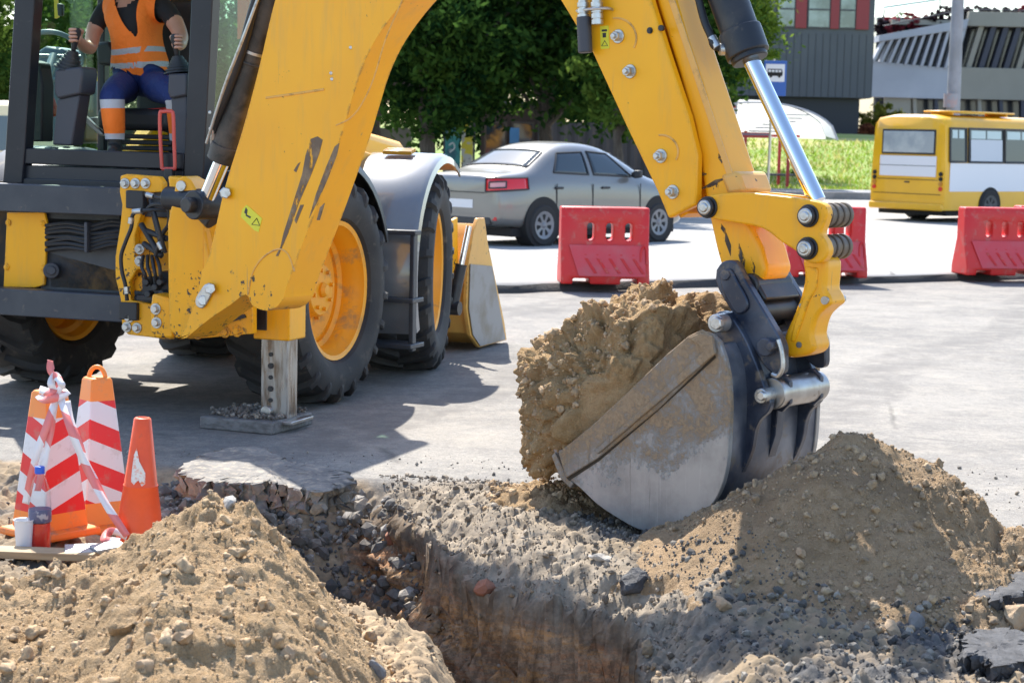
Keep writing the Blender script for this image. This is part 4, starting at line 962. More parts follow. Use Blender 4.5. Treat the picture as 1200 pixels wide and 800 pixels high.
# ---- quick hitch: two dark side plates with pins
q1 = spl([(839, 316), (846, 307), (857, 305), (864, 310), (872, 326), (890, 356), (908, 386), (917, 404), (918, 420), (917, 436), (908, 439), (896, 430), (886, 414), (868, 382), (850, 354), (842, 340), (838, 328)], 3)
HO = .185
hp = MB(); aprism(hp, q1, HO, HO-.045); hitch = hp.build('hitch_plate', m_hitch, mach, bevel=.007)
hp = MB(); aprism(hp, q1, -HO+.045, -HO+.005, HO); hp.build('hitch_plate', m_hitch, mach, bevel=.007)
hp = MB(); aprism(hp, spl([(843, 322), (849, 316), (856, 316), (864, 330), (874, 348), (876, 360), (870, 367), (862, 367), (854, 356), (846, 340)], 3), HO+.012, HO); hp.build('hitch_doubler', m_hitch, mach, bevel=.006)
hp = MB(); apin(hp, 852, 322, HO+.02, -HO-.02, .022, 24, HO); apin(hp, 901, 406, HO+.035, -HO-.02, .036, 26, HO); apin(hp, 901, 406, HO+.05, HO, .018, 14)
hp.build('hitch_pin', m_hitch, mach, bevel=.004)
hp = MB(); hp.tube([AP(x, y, HO+.02) for x, y in ((912, 398), (916, 412), (917, 430), (912, 440), (905, 438))], .010, 8, smooth_n=5); hp.build('retaining_clip', m_zinc, mach)
hp = MB(); aprism(hp, [(860, 322), (876, 326), (890, 352), (878, 356)], .13, -.13, HO); aprism(hp, [(884, 386), (900, 392), (906, 412), (890, 408)], .13, -.13, HO)
apin(hp, 868, 336, .135, -.135, .05, 20, HO); apin(hp, 876, 366, .135, -.135, .045, 20, HO); hp.build('hitch_body', m_black, mach, bevel=.01)
# ================================================================ digging bucket
BW = .335
shell = spl([(849, 417), (854, 440), (856, 470), (855, 510), (852, 545), (845, 572), (833, 593), (815, 611), (796, 620), (770, 623), (748, 620), (724, 607), (700, 591), (680, 572), (664, 559)], 3)
shell_in = [(x-(x-765)*.035, y-(y-500)*.04) for x, y in shell][::-1]
top_in = [(838, 400), (834, 393)]
bkt = MB(); bkt.prism([AP(x, y, BW) for x, y in shell+[(657, 540)]+shell_in+[(838, 402), (843, 404)]], -AN*(2*BW)); bucket = bkt.build('digging_bucket', m_shell, mach, bevel=.004, angle=50)
side = [(657, 532), (664, 559)] + shell[::-1][1:] + [(843, 400), (834, 391), (822, 388), (804, 396)]
for sgn, nm in ((1, 'bucket_side_plate'), (-1, 'bucket_side_plate')):
    sp = MB(); o0 = BW+.012 if sgn > 0 else -BW+.014
    aprism(sp, side, o0, o0-.026, BW+.012); sp.build(nm, m_bucket, bucket, bevel=.004)
sc2 = MB(); cut = [(654, 530), (663, 560), (700, 537), (770, 480), (838, 414), (836, 396), (822, 386), (806, 394), (780, 416), (740, 455), (700, 493)]
aprism(sc2, cut, BW+.024, BW+.010); aprism(sc2, [(806, 396), (820, 390), (834, 394), (836, 406), (838, 414), (768, 474), (700, 532), (696, 528), (762, 470), (824, 412), (818, 404)], BW+.036, BW+.020)
aprism(sc2, cut, -BW-.014, -BW-.026, BW+.024); sc2.build('side_cutter', m_bucket_in, bucket, bevel=.004)
sc2 = MB(); aprism(sc2, [(664, 560), (700, 535), (768, 477), (838, 416), (839, 419), (770, 482), (702, 540), (667, 563)], BW+.0135, BW+.008); sc2.build('seam_strip', MAT('dark_seam_brown', (.045, .035, .025), .9), bucket)  # thin dark strip along the lower edge of the side cutter
lip = MB(); aprism(lip, [(650, 530), (664, 559), (672, 566), (668, 572), (656, 560), (646, 534)], BW+.01, -BW-.01); lip.build('cutting_edge', m_bucket_in, bucket, bevel=.004)
tt = MB()
for k in range(4):
    o = BW-.06-k*(2*BW-.12)/3
    aprism(tt, [(664, 559), (656, 560), (646, 536), (640, 522), (650, 524), (658, 534)], o+.03, o-.03, BW)
tt.build('bucket_tooth', m_bucket_in, bucket, bevel=.006)
# mounting ears on the back of the bucket
e1 = spl([(834, 372), (842, 365), (852, 366), (862, 378), (874, 398), (886, 426), (897, 456), (903, 470), (900, 482), (890, 492), (884, 506), (880, 528), (868, 555), (850, 580), (842, 560), (850, 500), (848, 430), (840, 396), (833, 388)], 3)
ea = MB()
for o in (.215, -.175): aprism(ea, e1, o, o-.035, .215)
ea.build('bucket_ear', m_hitch, bucket, bevel=.005)
ea = MB(); apin(ea, 843, 378, .255, -.25, .040, 26, .255); ea.build('ear_boss', m_hitch, bucket, bevel=.006)
ea = MB(); apin(ea, 838, 379, .315, .25, .036, 22); apin(ea, 838, 379, .34, .31, .027, 6); apin(ea, 891, 464, .245, .17, .030, 20); apin(ea, 891, 464, .265, .24, .020, 6); ea.build('bucket_pin', m_zinc, bucket, bevel=.004)
ea = MB(); apin(ea, 893, 463, .175, -.175, .062, 28, .245); ea.build('cross_tube', m_steel, bucket, bevel=.004)
ea = MB()
for o in (.12, -.12): aprism(ea, [(884, 444), (898, 440), (908, 450), (908, 476), (898, 486), (884, 482)], o+.012, o-.012, .245)
ea.build('tube_collar', m_hitch, bucket, bevel=.004)
ea = MB(); aprism(ea, spl([(868, 538), (872, 520), (880, 512), (888, 516), (890, 528), (882, 548), (868, 562)], 3), .03, -.03); apin(ea, 881, 522, .035, -.035, .02); ea.build('lifting_eye', m_hitch, bucket, bevel=.006)
bp = MB(); aprism(bp, [(849, 440), (860, 446), (864, 480), (860, 520), (850, 552), (848, 500)], .03, -.03, BW); bp.build('back_stiffener', m_hitch, bucket, bevel=.004)
# ---- dug soil in the bucket: a load of its own
def load_mesh():
    ctr = np.array(AP(735, 455, 0)); U = np.array(AD); Wd = np.array(-AN); Zv = np.array((0, 0, 1.0))
    out = [(660, 552), (644, 548), (635, 530), (631, 500), (634, 462), (642, 428), (657, 406), (676, 396), (692, 382), (694, 364), (702, 347), (722, 342), (745, 345), (770, 341), (800, 348), (822, 352), (834, 368), (836, 396), (838, 440), (838, 520), (815, 580), (770, 600), (715, 580)]
    rel = [np.array(AP(x, y, 0))-ctr for x, y in out]
    ang = np.array([math.atan2(r[2], r@U) for r in rel]); rad = np.array([math.hypot(r[2], r@U) for r in rel])
    o = np.argsort(ang); ang = ang[o]; rad = rad[o]*np.where(np.abs(np.cos(ang[0:]-2.9)) > .5, .93, .97)
    v, f = ico(7)
    th = np.arctan2(v[:, 2], v[:, 0]); s = np.hypot(v[:, 0], v[:, 2]); wv = v[:, 1]
    R0 = np.interp(th, np.concatenate([ang-2*PI, ang, ang+2*PI]), np.tile(rad, 3))
    mouth = np.clip(smooth(-.45, .2, np.cos(th-2.75))+smooth(.1, .6, np.cos(th-1.7)), 0, 1)
    k = (np.abs(s)**3.2+np.abs(wv)**3.2)**(-1/3.2)           # squircle section
    half = (BW-.03)*(1+.12*mouth*s)
    P = ctr+(np.cos(th)*s*k*R0)[:, None]*U+(wv*k*half)[:, None]*Wd+(np.sin(th)*s*k*R0)[:, None]*Zv
    nrm = P-ctr; nrm /= np.linalg.norm(nrm, axis=1)[:, None]
    d1, i1 = cells3(P, 8, 5); d2, i2 = cells3(P+.02*fbm3(P, 9, 2, 3)[:, None], 19, 8); d3, i3 = cells3(P, 44, 12)
    d0, i0 = cells3(P+.05*fbm3(P, 4, 2, 2)[:, None], 4.2, 17); n = .13*(i0-.45)*np.sqrt(np.clip(1-(d0/.8)**2, 0, 1))+.085*(i1-.35)*np.sqrt(np.clip(1-(d1/.75)**2, 0, 1))+.034*i2*np.sqrt(np.clip(1-(d2/.6)**2, 0, 1))+.013*i3*np.sqrt(np.clip(1-(d3/.6)**2, 0, 1))+.07*fbm3(P, 4, 4, 21)+.05*fbm3(P, 7, 3, 31, True)-.05
    P = P+nrm*(n*(.12+.88*mouth*smooth(.0, .25, s)+.5*(1-smooth(.0, .25, s))*0))[:, None]
    return P, f
V_, Q_ = load_mesh()
load = np_mesh('soil_load', V_, Q_, m_load); tag(load, 'lumpy sandy soil heaped in the digging bucket and bulging out of its mouth', 'soil load')
# ================================================================ the operator (sits in the cab facing the trench)
m_skin = MAT('skin', (.52, .29, .20), .5, var=(9, (.45, .22, .15), .4, .8))
m_shirt = MAT('black_tee', (.012, .012, .014), .85, bmp=(60, .3, .004))
m_navy = MAT('navy_work_cloth', (.008, .024, .125), .8, bmp=(25, .5, .01))
m_orange = MAT('hi_vis_orange', (.95, .20, .015), .7, bmp=(22, .45, .012))
m_reflect = MAT('reflective_tape', (.50, .52, .56), .45)
m_boot = MAT('work_boot', (.02, .018, .016), .6)
m_hair = MAT('dark_hair', (.02, .014, .01), .6)
def skin_mesh(verts, edges, radii, sub=3):
    me = bpy.data.meshes.new('tmp'); me.from_pydata([tuple(v) for v in verts], edges, [])
    o = bpy.data.objects.new('tmp', me); C.objects.link(o)
    o.modifiers.new('s', 'SKIN'); sv = me.skin_vertices[0].data if me.skin_vertices else None
    if sv is None:
        bpy.context.view_layer.objects.active = o
        sv = me.skin_vertices[0].data
    for i, r in enumerate(radii):
        sv[i].radius = (r, r) if not isinstance(r, tuple) else r; sv[i].use_root = (i == 0)
    q = o.modifiers.new('u', 'SUBSURF'); q.levels = sub
    dg = bpy.context.evaluated_depsgraph_get(); dg.update()
    m2 = bpy.data.meshes.new_from_object(o.evaluated_get(dg))
    V = [Vector(v.co) for v in m2.vertices]; Fc = [tuple(p.vertices) for p in m2.polygons]; Nn = [Vector(v.normal) for v in m2.vertices]
    bpy.data.objects.remove(o); bpy.data.meshes.remove(me); bpy.data.meshes.remove(m2)
    return V, Fc, Nn
def build_operator():
    pq = -.26
    def W(x, y, q): return LP(x, y, q)
    hipc = W(163, 88, pq+.03); chest = W(160, 34, pq+.02); nk = W(157, -1, pq+.03); hd = W(156, -22, pq+.0); top = W(156, -42, pq+.02)
    sk = [hipc, W(162, 55, pq+.03), chest, W(158, 12, pq+.04), nk, hd, top,
          W(124, 10, pq+.03), W(110, 36, pq-.02), W(106, 58, pq-.12), W(98, 54, pq-.26), W(90, 46, pq-.40),       # arm to the left lever
          W(193, 8, pq+.03), W(207, 30, pq-.02), W(213, 44, pq-.14), W(212, 52, pq-.26), W(210, 54, pq-.36),
          W(150, 101, pq+.02), W(139, 105, pq-.20), W(131, 112, pq-.40), W(133, 140, pq-.40), W(135, 164, pq-.38), W(134, 176, pq-.40), W(132, 180, pq-.54),
          W(178, 101, pq+.02), W(192, 104, pq-.16), W(208, 112, pq-.28), W(210, 140, pq-.20), W(210, 164, pq-.16), W(210, 176, pq-.16), W(211, 180, pq-.30)]
    rad = [(.165, .125), (.165, .115), (.185, .125), (.15, .09), (.062, .06), (.078, .092), (.06, .07),
           .068, .052, .042, .037, .027, .068, .052, .042, .037, .027,
           (.10, .092), .082, .064, .058, .045, .042, .036, (.10, .092), .082, .064, .058, .045, .042, .036]
    ed = [(0, 1), (1, 2), (2, 3), (3, 4), (4, 5), (5, 6), (3, 7), (7, 8), (8, 9), (9, 10), (10, 11), (3, 12), (12, 13), (13, 14), (14, 15), (15, 16),
          (0, 17), (17, 18), (18, 19), (19, 20), (20, 21), (21, 22), (22, 23), (0, 24), (24, 25), (25, 26), (26, 27), (27, 28), (28, 29), (29, 30)]
    V, Fc, Nn = skin_mesh(sk, ed, rad)
    def near(p):
        best = (9, None)
        for a, b in ed:
            A, B = sk[a], sk[b]; d = B-A; t = max(0, min(1, (p-A).dot(d)/d.length_squared)); q = (p-A-d*t).length
            if q < best[0]: best = (q, (a, b, t))
        return best[1]
    cen = [sum((V[i] for i in f), Vector())/len(f) for f in Fc]; seg = [near(c) for c in cen]
    body = MB(); body.v = [tuple(v) for v in V]
    for f, s_ in zip(Fc, seg):
        a, b, t = s_; body.f.append(f)
        if b in (4, 5, 6) or (b in (9, 10, 11, 14, 15, 16)) or (b in (8, 13) and t > .82): k = 0
        elif a >= 17 or b >= 17: k = 2 if b not in (22, 23, 29, 30) else 3
        else: k = 1
        body.m.append(k)
    # hands: palm, four curled fingers and a thumb round each lever
    def hand(wr, grip, side):
        ax = (grip-wr); ln = ax.length; ax.normalize()
        up = UP; lat = ax.cross(up).normalized()*side
        palm = wr+ax*.045; body.mi = 0
        body.tube([wr-ax*.01, wr+ax*.02, palm, palm+ax*.035], [.026, .031, .036, .030], 10)
        for i, L_ in enumerate((.030, .034, .032, .026)):
            b0 = palm+ax*.03+up*(.030-.020*i)+lat*.012
            b1 = b0+ax*L_+lat*.020; b2 = b1+ax*.010-lat*.028; b3 = b2-ax*.022-lat*.012
            body.tube([b0-ax*.02, b0, b1, b2, b3], [.0095, .010, .0095, .009, .007], 8, smooth_n=3)
        t0 = wr+ax*.03-lat*.022+up*.016
        body.tube([t0-ax*.02, t0, t0+ax*.035-lat*.012+up*.016, t0+ax*.06+up*.020+lat*.004], [.012, .0125, .011, .008], 8, smooth_n=3)
    hand(sk[11], W(89, 42, CQ+.11), 1); hand(sk[16], W(207, 50, CQ+.15), -1)
    # face: nose, ears, eyes
    fw = -Fw; h = sk[5]
    body.tube([h+fw*.078+UP*.028, h+fw*.098+UP*.005, h+fw*.104-UP*.012, h+fw*.082-UP*.018], [.008, .012, .015, .008], 8)
    for s_ in (-1, 1):
        e = h+Rt*(.082*s_)-UP*.0; body.tube([e-UP*.028, e+Rt*.012*s_-UP*.01, e+Rt*.014*s_+UP*.016, e+UP*.03], [.006, .012, .013, .006], 8)
    root = thing('person', 'operator in orange vest and navy trousers sitting in the cab, hands on both levers', 'person', (hipc.x, hipc.y, 1.30))
    bo = body.build('body', [m_skin, m_shirt, m_navy, m_boot], root, angle=180, split=False)
    bo.data.polygons.foreach_set('use_smooth', [True]*len(bo.data.polygons))
    ey = MB()
    for s_ in (-1, 1):
        c_ = h+fw*.076+Rt*(.031*s_)+UP*.028; ey.cyl(c_, c_+fw*.012, .010, .006, 12)
    ey.build('eye', m_plastic_d, root)
    mo = MB(); mo.tube([h+fw*.083-UP*.045-Rt*.024, h+fw*.094-UP*.046, h+fw*.083-UP*.045+Rt*.024], [.004, .007, .004], 8, smooth_n=3); mo.build('mouth', MAT('lips', (.40, .15, .12), .5), root)
    # garments: offset copies of the body's own surface; edges and bands come from smooth per-vertex measures
    Vs = [near(v) for v in V]
    def garment(name, pick, off, mat, attrs):
        vs = []; fs = []; mp = {}; src = []
        for f, c_, s_ in zip(Fc, cen, seg):
            if not pick(c_, s_): continue
            for i in f:
                if i not in mp: mp[i] = len(vs); vs.append(tuple(V[i]+Nn[i]*off)); src.append(i)
            fs.append(tuple(mp[i] for i in f))
        o = np_mesh(name, vs, fs, mat, root)
        for k, fn in attrs.items(): vattr(o, k, [fn(V[i], Vs[i]) for i in src])
        return o
    def cloth_mat(name, layers, cut=None, bsc=22):
        m, nt, pr = base_mat(name, layers[0][1], .75); c = layers[0][1]
        for at_, col in layers[1:]:
            a = N(nt, 'ShaderNodeAttribute'); a.attribute_name = at_; c = mix(nt, ramp(nt, a.outputs['Fac'], [(.48, 0), (.52, 1)]), c, col)
        nt.links.new(c, pr.inputs['Base Color']) if not isinstance(c, tuple) else None
        if cut:
            a = N(nt, 'ShaderNodeAttribute'); a.attribute_name = cut; nt.links.new(ramp(nt, a.outputs['Fac'], [(.49, 0), (.51, 1)]), pr.inputs['Alpha'])
        bump(nt, pr, noise(nt, coords(nt), bsc, 5, .6, .5), .7, .02); return m
    def lx(c_): return (c_-chest).dot(Rt)
    zn = W(172, 47, pq).z; xn = lx(W(171, 47, pq))
    zhem = W(160, 84, pq-.12).z
    def vcut(v, s_):        # >.5 : cloth, <.5 : open
        fr = (v-chest).dot(-Fw)
        d = abs(lx(v)-xn*(1-min(1, max(0, (v.z-zn)/.22)))-.0)-.072*max(0, v.z-zn)/.20
        op = d if (fr > .0 and v.z > zn-.02) else 1
        if v.z <= zn: op = max(op, zn-v.z)
        zar = W(160, 30, pq).z
        arm = .168-abs(lx(v)) if v.z > zar else .168-abs(lx(v))+(zar-v.z)*1.2
        return .5+max(-.5, min(.5, min(op, arm, v.z-zhem+.012*math.sin(lx(v)*14))*12))
    def band(z0, z1, sl):
        def f(v, s_):
            z = v.z-sl*lx(v); d = min(z-z0, z1-z); return .5+max(-.5, min(.5, d*25))
        return f
    z1a, z1b = W(160, 63, pq-.12).z, W(160, 56.5, pq-.12).z; z2a, z2b = W(160, 79, pq-.12).z, W(160, 72.5, pq-.12).z
    zhem = W(160, 84, pq-.12).z
    garment('vest', lambda c_, s_: (s_[1] in (1, 17, 24) and c_.z > zhem-.05) or s_[1] in (1, 2, 3, 7, 12) or (s_[1] in (4,) and s_[2] < .3) or (s_[1] in (8, 13) and abs(lx(c_)) < .20 and s_[2] < .7), .024,
            cloth_mat('hi_vis_vest', [(None, (.95, .20, .015)), ('band_a', (.42, .42, .44)), ('band_b', (.42, .42, .44))], 'cut'), {'cut': vcut, 'band_a': band(z1a, z1b, .10), 'band_b': band(z2a, z2b, .05)})
    def lb(y0, y1):
        def f(v, s_):
            if s_[1] not in (20, 21, 27, 28): return 0
            y = px(v)[1]; return .5+max(-.5, min(.5, min(y-y0, y1-y)*.2))
        return f
    garment('trousers', lambda c_, s_: s_[1] in (17, 18, 19, 20, 21, 24, 25, 26, 27, 28) or (s_[1] == 1 and s_[2] < .25), .012,
            cloth_mat('work_trousers', [(None, (.008, .024, .125)), ('orange', (.95, .20, .015)), ('tape_a', (.50, .51, .54)), ('tape_b', (.50, .51, .54))], None, 14), {'orange': lb(122, 160), 'tape_a': lb(117, 127), 'tape_b': lb(156, 166)})
    hr = MB(); T = Matrix.Translation(h+UP*.03+Fw*.012); hr.lathe([(.0, .105), (.05, .095), (.085, .06), (.094, .02), (.088, -.02)], 20, T, sx=.95, sy=1.12); hair = hr.build('hair', m_hair, root)
    return root
operator = build_operator()
# ================================================================ stones, gravel, clods
def rock_base(seed, sub=1, cuts=9, flat=.7):
    r = np.random.RandomState(seed); v, f = ico(sub); v = v.copy()
    for _ in range(cuts):
        n = r.normal(size=3); n /= np.linalg.norm(n); d = r.uniform(.55, .85); t = v@n
        v -= np.clip(t-d, 0, None)[:, None]*n[None, :]
    v *= np.array([1, r.uniform(.65, .95), flat*r.uniform(.7, 1.1)]); v += r.normal(size=v.shape)*.02
    return v, f
def clod_base(seed, sub=3):
    v, f = ico(sub); r = np.random.RandomState(seed)
    for _ in range(7):
        n = r.normal(size=3); n /= np.linalg.norm(n); d = r.uniform(.5, .85); v = v-np.clip(v@n-d, 0, None)[:, None]*n[None, :]*.8
    v = v*np.array([1, r.uniform(.6, .95), r.uniform(.5, .85)]); n = .55*fbm3(v+seed*3.1, 1.6, 3, seed)+.35*fbm3(v+seed, 4.5, 3, seed+3)-.1*fbm3(v, 9, 2, 5, True); return v*(1+n)[:, None], f
CLODS = [clod_base(s) for s in range(8)]
CLODS_S = [clod_base(s, 1) for s in range(8)]
ROCKS = [rock_base(s, 1) for s in range(8)]; ROCKS2 = [rock_base(40+s, 2, 14) for s in range(8)]
def rot_rand(r):
    q = r.normal(size=4); q /= np.linalg.norm(q); a, b, c, d = q
    return np.array([[1-2*(c*c+d*d), 2*(b*c-a*d), 2*(b*d+a*c)], [2*(b*c+a*d), 1-2*(b*b+d*d), 2*(c*d-a*b)], [2*(b*d-a*c), 2*(c*d+a*b), 1-2*(b*b+c*c)]])
def scatter(name, P, sizes, mat, seed=1, big=False, sink=.35, soft=False):
    r = np.random.RandomState(seed); VV = []; FF = []; TT = []; n = 0
    for (x, y, z), s in zip(P, sizes):
        v, f = ((CLODS if s > .013 else CLODS_S) if soft else ROCKS2 if big else ROCKS)[r.randint(8)]
        w = v@rot_rand(r).T*s; w = w+np.array([x, y, z+s*(.75-sink*1.5)])
        VV.append(w); FF.append(f+n); n += len(v); TT.append(np.full(len(v), r.uniform()))
    o = np_mesh(name, np.concatenate(VV), np.concatenate(FF), mat, smooth_=soft); vattr(o, 'tone', np.concatenate(TT)); return o
def stone_mat(name, stops):
    m, nt, p = base_mat(name, (.3, .3, .3), .85, 0, .3)
    a = N(nt, 'ShaderNodeAttribute'); a.attribute_name = 'tone'; v = coords(nt)
    c = ramp(nt, a.outputs['Fac'], stops); c = mix(nt, ramp(nt, noise(nt, v, 45, 5, .7), [(.4, .55), (.6, 0)]), c, (.11, .095, .08))
    nt.links.new(c, p.inputs['Base Color']); bump(nt, p, noise(nt, v, 110, 4), .3, .006); return m
m_gravel = stone_mat('mixed_gravel', [(0, (.10, .10, .10)), (.35, (.22, .20, .175)), (.6, (.16, .145, .13)), (.8, (.33, .28, .22)), (1, (.45, .42, .38))])
m_crumb = stone_mat('asphalt_crumbs', [(0, (.040, .039, .040)), (.4, (.085, .082, .08)), (.75, (.19, .175, .155)), (1, (.36, .32, .26))])
m_clod = stone_mat('sand_clods', [(0, (.40, .265, .14)), (.5, (.50, .34, .19)), (1, (.57, .41, .25))])
m_clod2 = stone_mat('soil_clods', [(0, (.26, .18, .105)), (.6, (.40, .28, .165)), (1, (.48, .35, .22))])
R_ = np.random.RandomState(3)
def inpoly(x, y, poly):
    c = False; j = len(poly)-1
    for i in range(len(poly)):
        (a, b), (d, e) = poly[i], poly[j]
        if (b > y) != (e > y) and x < (d-a)*(y-b)/(e-b)+a: c = not c
        j = i
    return c
def sample_area(poly, n, zfun):
    xs = [p[0] for p in poly]; ys = [p[1] for p in poly]; out = []
    while len(out) < n:
        k = n*2; a = R_.uniform(min(xs), max(xs), k); b = R_.uniform(min(ys), max(ys), k)
        out += [(x, y) for x, y in zip(a, b) if inpoly(x, y, poly)]
    A = np.array(out[:n]); z = zfun(A[:, 0], A[:, 1]); return np.column_stack([A, z])
tz = lambda x, y: terrain(x, y)[0]
def hz(fun):
    def q(x, y):
        h, k = fun(x, y); g = terrain(x, y)[0]; return np.where(k > 0, np.maximum(h, g), g)
    return q
allz = lambda x, y: np.maximum(hz(left_heap)(x, y), hz(right_heap)(x, y))
def psize(n, lo, hi, p=2.6): return lo*(1+R_.pareto(p, n)).clip(1, hi/lo)
# rubble ramp at the end of the trench, gravel along the broken lip
ramp_poly = [(-1.9, 8.75), (-1.35, 8.66), (-.75, 8.66), (-.48, 8.35), (-.36, 7.75), (-.60, 7.45), (-1.0, 7.4), (-1.4, 7.6)]
P = sample_area(ramp_poly, 2300, allz); o = scatter('gravel', P, psize(2300, .010, .055, 1.9), m_gravel, 1); struct(o, 'stuff'); tag(o, 'grey rubble and gravel under the broken slab at the far end of the trench', 'gravel')
lip_poly = [(-.3, 8.6), (.0, 8.3), (.6, 7.6), (.5, 7.1), (1.2, 6.2), (2.3, 6.3), (2.9, 5.2), (.9, 4.3), (.66, 5.2), (.66, 6.3), (.58, 6.9), (.40, 7.2), (.15, 8.0)]
P = sample_area(lip_poly, 6500, allz); o = scatter('asphalt_crumbs', P, psize(6500, .0042, .024, 2.1), m_crumb, 2); struct(o, 'stuff'); tag(o, 'dark crumbs of broken asphalt along the right lip of the trench', 'asphalt crumbs')
sand_poly = [(-2.3, 6.9), (-.6, 6.9), (-.25, 5.6), (.1, 4.2), (-1.6, 3.7), (-2.4, 5)]
P = sample_area(sand_poly, 9000, hz(left_heap)); o = scatter('sand_clods', P, psize(9000, .0042, .034, 2.4), m_clod, 3, sink=.42, soft=True); struct(o, 'stuff'); tag(o, 'loose clods of yellow sand lying over the left heap', 'sand clods')
soil_poly = [(.55, 7.2), (1.3, 7.9), (2.3, 7.4), (2.9, 6.6), (2.2, 5.9), (1.2, 6.0)]
P = sample_area(soil_poly, 9000, hz(right_heap)); o = scatter('soil_clods', P, psize(9000, .0036, .024, 2.4), m_clod2, 4, sink=.42, soft=True); struct(o, 'stuff'); tag(o, 'crumbly clods of brown soil lying over the conical heap', 'soil clods')
tr_poly = [(-.85, 7.6), (-.5, 7.9), (-.25, 7.1), (.25, 6.2), (.25, 4.4), (-.2, 4.6), (-.35, 5.8)]
P = sample_area(tr_poly, 1500, allz); o = scatter('trench_crumbs', P, psize(1500, .004, .03, 2.2), m_clod2, 5, sink=.4, soft=True); struct(o, 'stuff'); tag(o, 'grey brown crumbs on the floor and slope of the trench', 'soil crumbs')
gp = [(-2.3, 9.3), (2.6, 9.3), (3, 7.6), (1.8, 8.0), (.9, 8.2), (-.3, 8.6), (-1.2, 8.7), (-2.2, 7.0), (-2.6, 7.0)]
P = sample_area(gp, 700, tz); o = scatter('road_grit', P, psize(700, .003, .016, 2.2), m_gravel, 6, sink=.2); struct(o, 'stuff'); tag(o, 'scattered small grit on the dusty apron beside the machine', 'grit')
strip_poly = [(-.62, 8.75), (.1, 8.6), (.7, 8.0), (.5, 7.1), (.62, 6.6), (.60, 4.6), (.40, 4.6), (.40, 6.2), (.22, 6.65), (-.12, 7.05), (-.44, 8.0)]
P = sample_area(strip_poly, 6500, allz); o = scatter('crust_crumbs', P, psize(6500, .0032, .022, 2.2), stone_mat('crust_crumbs', [(0, (.13, .105, .08)), (.5, (.27, .215, .155)), (1, (.40, .34, .27))]), 17, sink=.35); struct(o, 'stuff'); tag(o, 'tan crumbs and pebbles on the broken crust along the trench lip', 'crumbs')
# spill falling from the bucket's mouth
sp_ = AP(662, 566, .05); pts = []
for k in range(900):
    f = R_.uniform(0, 1); z = sp_.z*(1-f)+.02; pts.append((sp_.x+R_.normal()*.045*(.6+f)+.02, sp_.y+R_.normal()*.07, z))
o = scatter('falling_sand', pts, R_.uniform(.003, .011, 900), m_clod, 7); struct(o, 'stuff'); tag(o, 'thin curtain of sand trickling from the bucket lip', 'falling sand')
cone_p = sample_area([(sp_.x-.35, sp_.y-.3), (sp_.x+.35, sp_.y-.3), (sp_.x+.35, sp_.y+.3), (sp_.x-.35, sp_.y+.3)], 900, lambda x, y: tz(x, y)+np.clip(.10-.33*np.hypot(x-sp_.x, y-sp_.y), 0, 1))
def spill_h(X, Y):
    d = np.hypot(X-sp_.x, Y-sp_.y); g = terrain(X, Y)[0]; h = g+.085-.30*d+1.0*clumpy(X, Y, 140, .8); return h, h > g
heap('sand_spill', sp_.x-.5, sp_.x+.5, sp_.y-.5, sp_.y+.5, spill_h, m_sand, .011, 'small low mound of sand spilt below the lip of the digging bucket', 'sand spill')
o = scatter('spill_clods', cone_p, psize(900, .004, .03, 2), m_clod, 8, sink=.4, soft=True); struct(o, 'stuff'); tag(o, 'clods of sand around the spill below the bucket lip', 'sand clods')
# ---- larger stones, each one a thing
def stone(x, y, size, mat_i, label, name='stone', cat='stone', group=None, Y=None, squash=1.0):
    # walk down the ray to the ground surface
    d = ray(x, y); ts_ = np.arange(3.0, 14, .02); qx, qy, qz = d.x*ts_, d.y*ts_, CAMZ+d.z*ts_
    hit = np.nonzero(qz < allz(qx, qy))[0]; t = ts_[hit[0]] if len(hit) else 6.0
    q = Vector((0, 0, CAMZ))+d*t
    v, f = ROCKS2[R_.randint(8)]; M = rot_rand(R_); w = (v@M.T*size)*np.array([1, 1, squash])
    w = w+np.array([q.x, q.y, q.z+size*.25])
    o = np_mesh(name, w, f, mat_i, smooth_=False); tag(o, label, cat, group)
    b = o.modifiers.new('sub', 'SUBSURF'); b.levels = b.render_levels = 2; b.subdivision_type = 'SIMPLE'
    tx = bpy.data.textures.get('rough') or bpy.data.textures.new('rough', 'CLOUDS'); tx.noise_scale = .05
    dm = o.modifiers.new('d', 'DISPLACE'); dm.texture = tx; dm.strength = size*.28; dm.mid_level = .5
    return o
m_st1 = MAT('pale_stone', (.42, .39, .35), .85, var=(14, (.30, .27, .23), .4, .65), bmp=(90, .4, .008))
m_st2 = MAT('tan_stone', (.40, .28, .17), .85, var=(14, (.30, .20, .12), .4, .65), bmp=(90, .4, .008))
m_st3 = MAT('grey_stone', (.20, .19, .18), .85, var=(14, (.13, .12, .12), .4, .65), bmp=(90, .4, .008))
m_st4 = MAT('broken_asphalt', (.03, .03, .034), .8, var=(20, (.07, .07, .075), .4, .65), dirt=(9, (.20, .15, .10), .58, .75), bmp=(80, .6, .012))
m_st5 = MAT('red_brick_stone', (.30, .12, .07), .85, var=(14, (.25, .13, .09), .4, .65), bmp=(90, .4, .008))
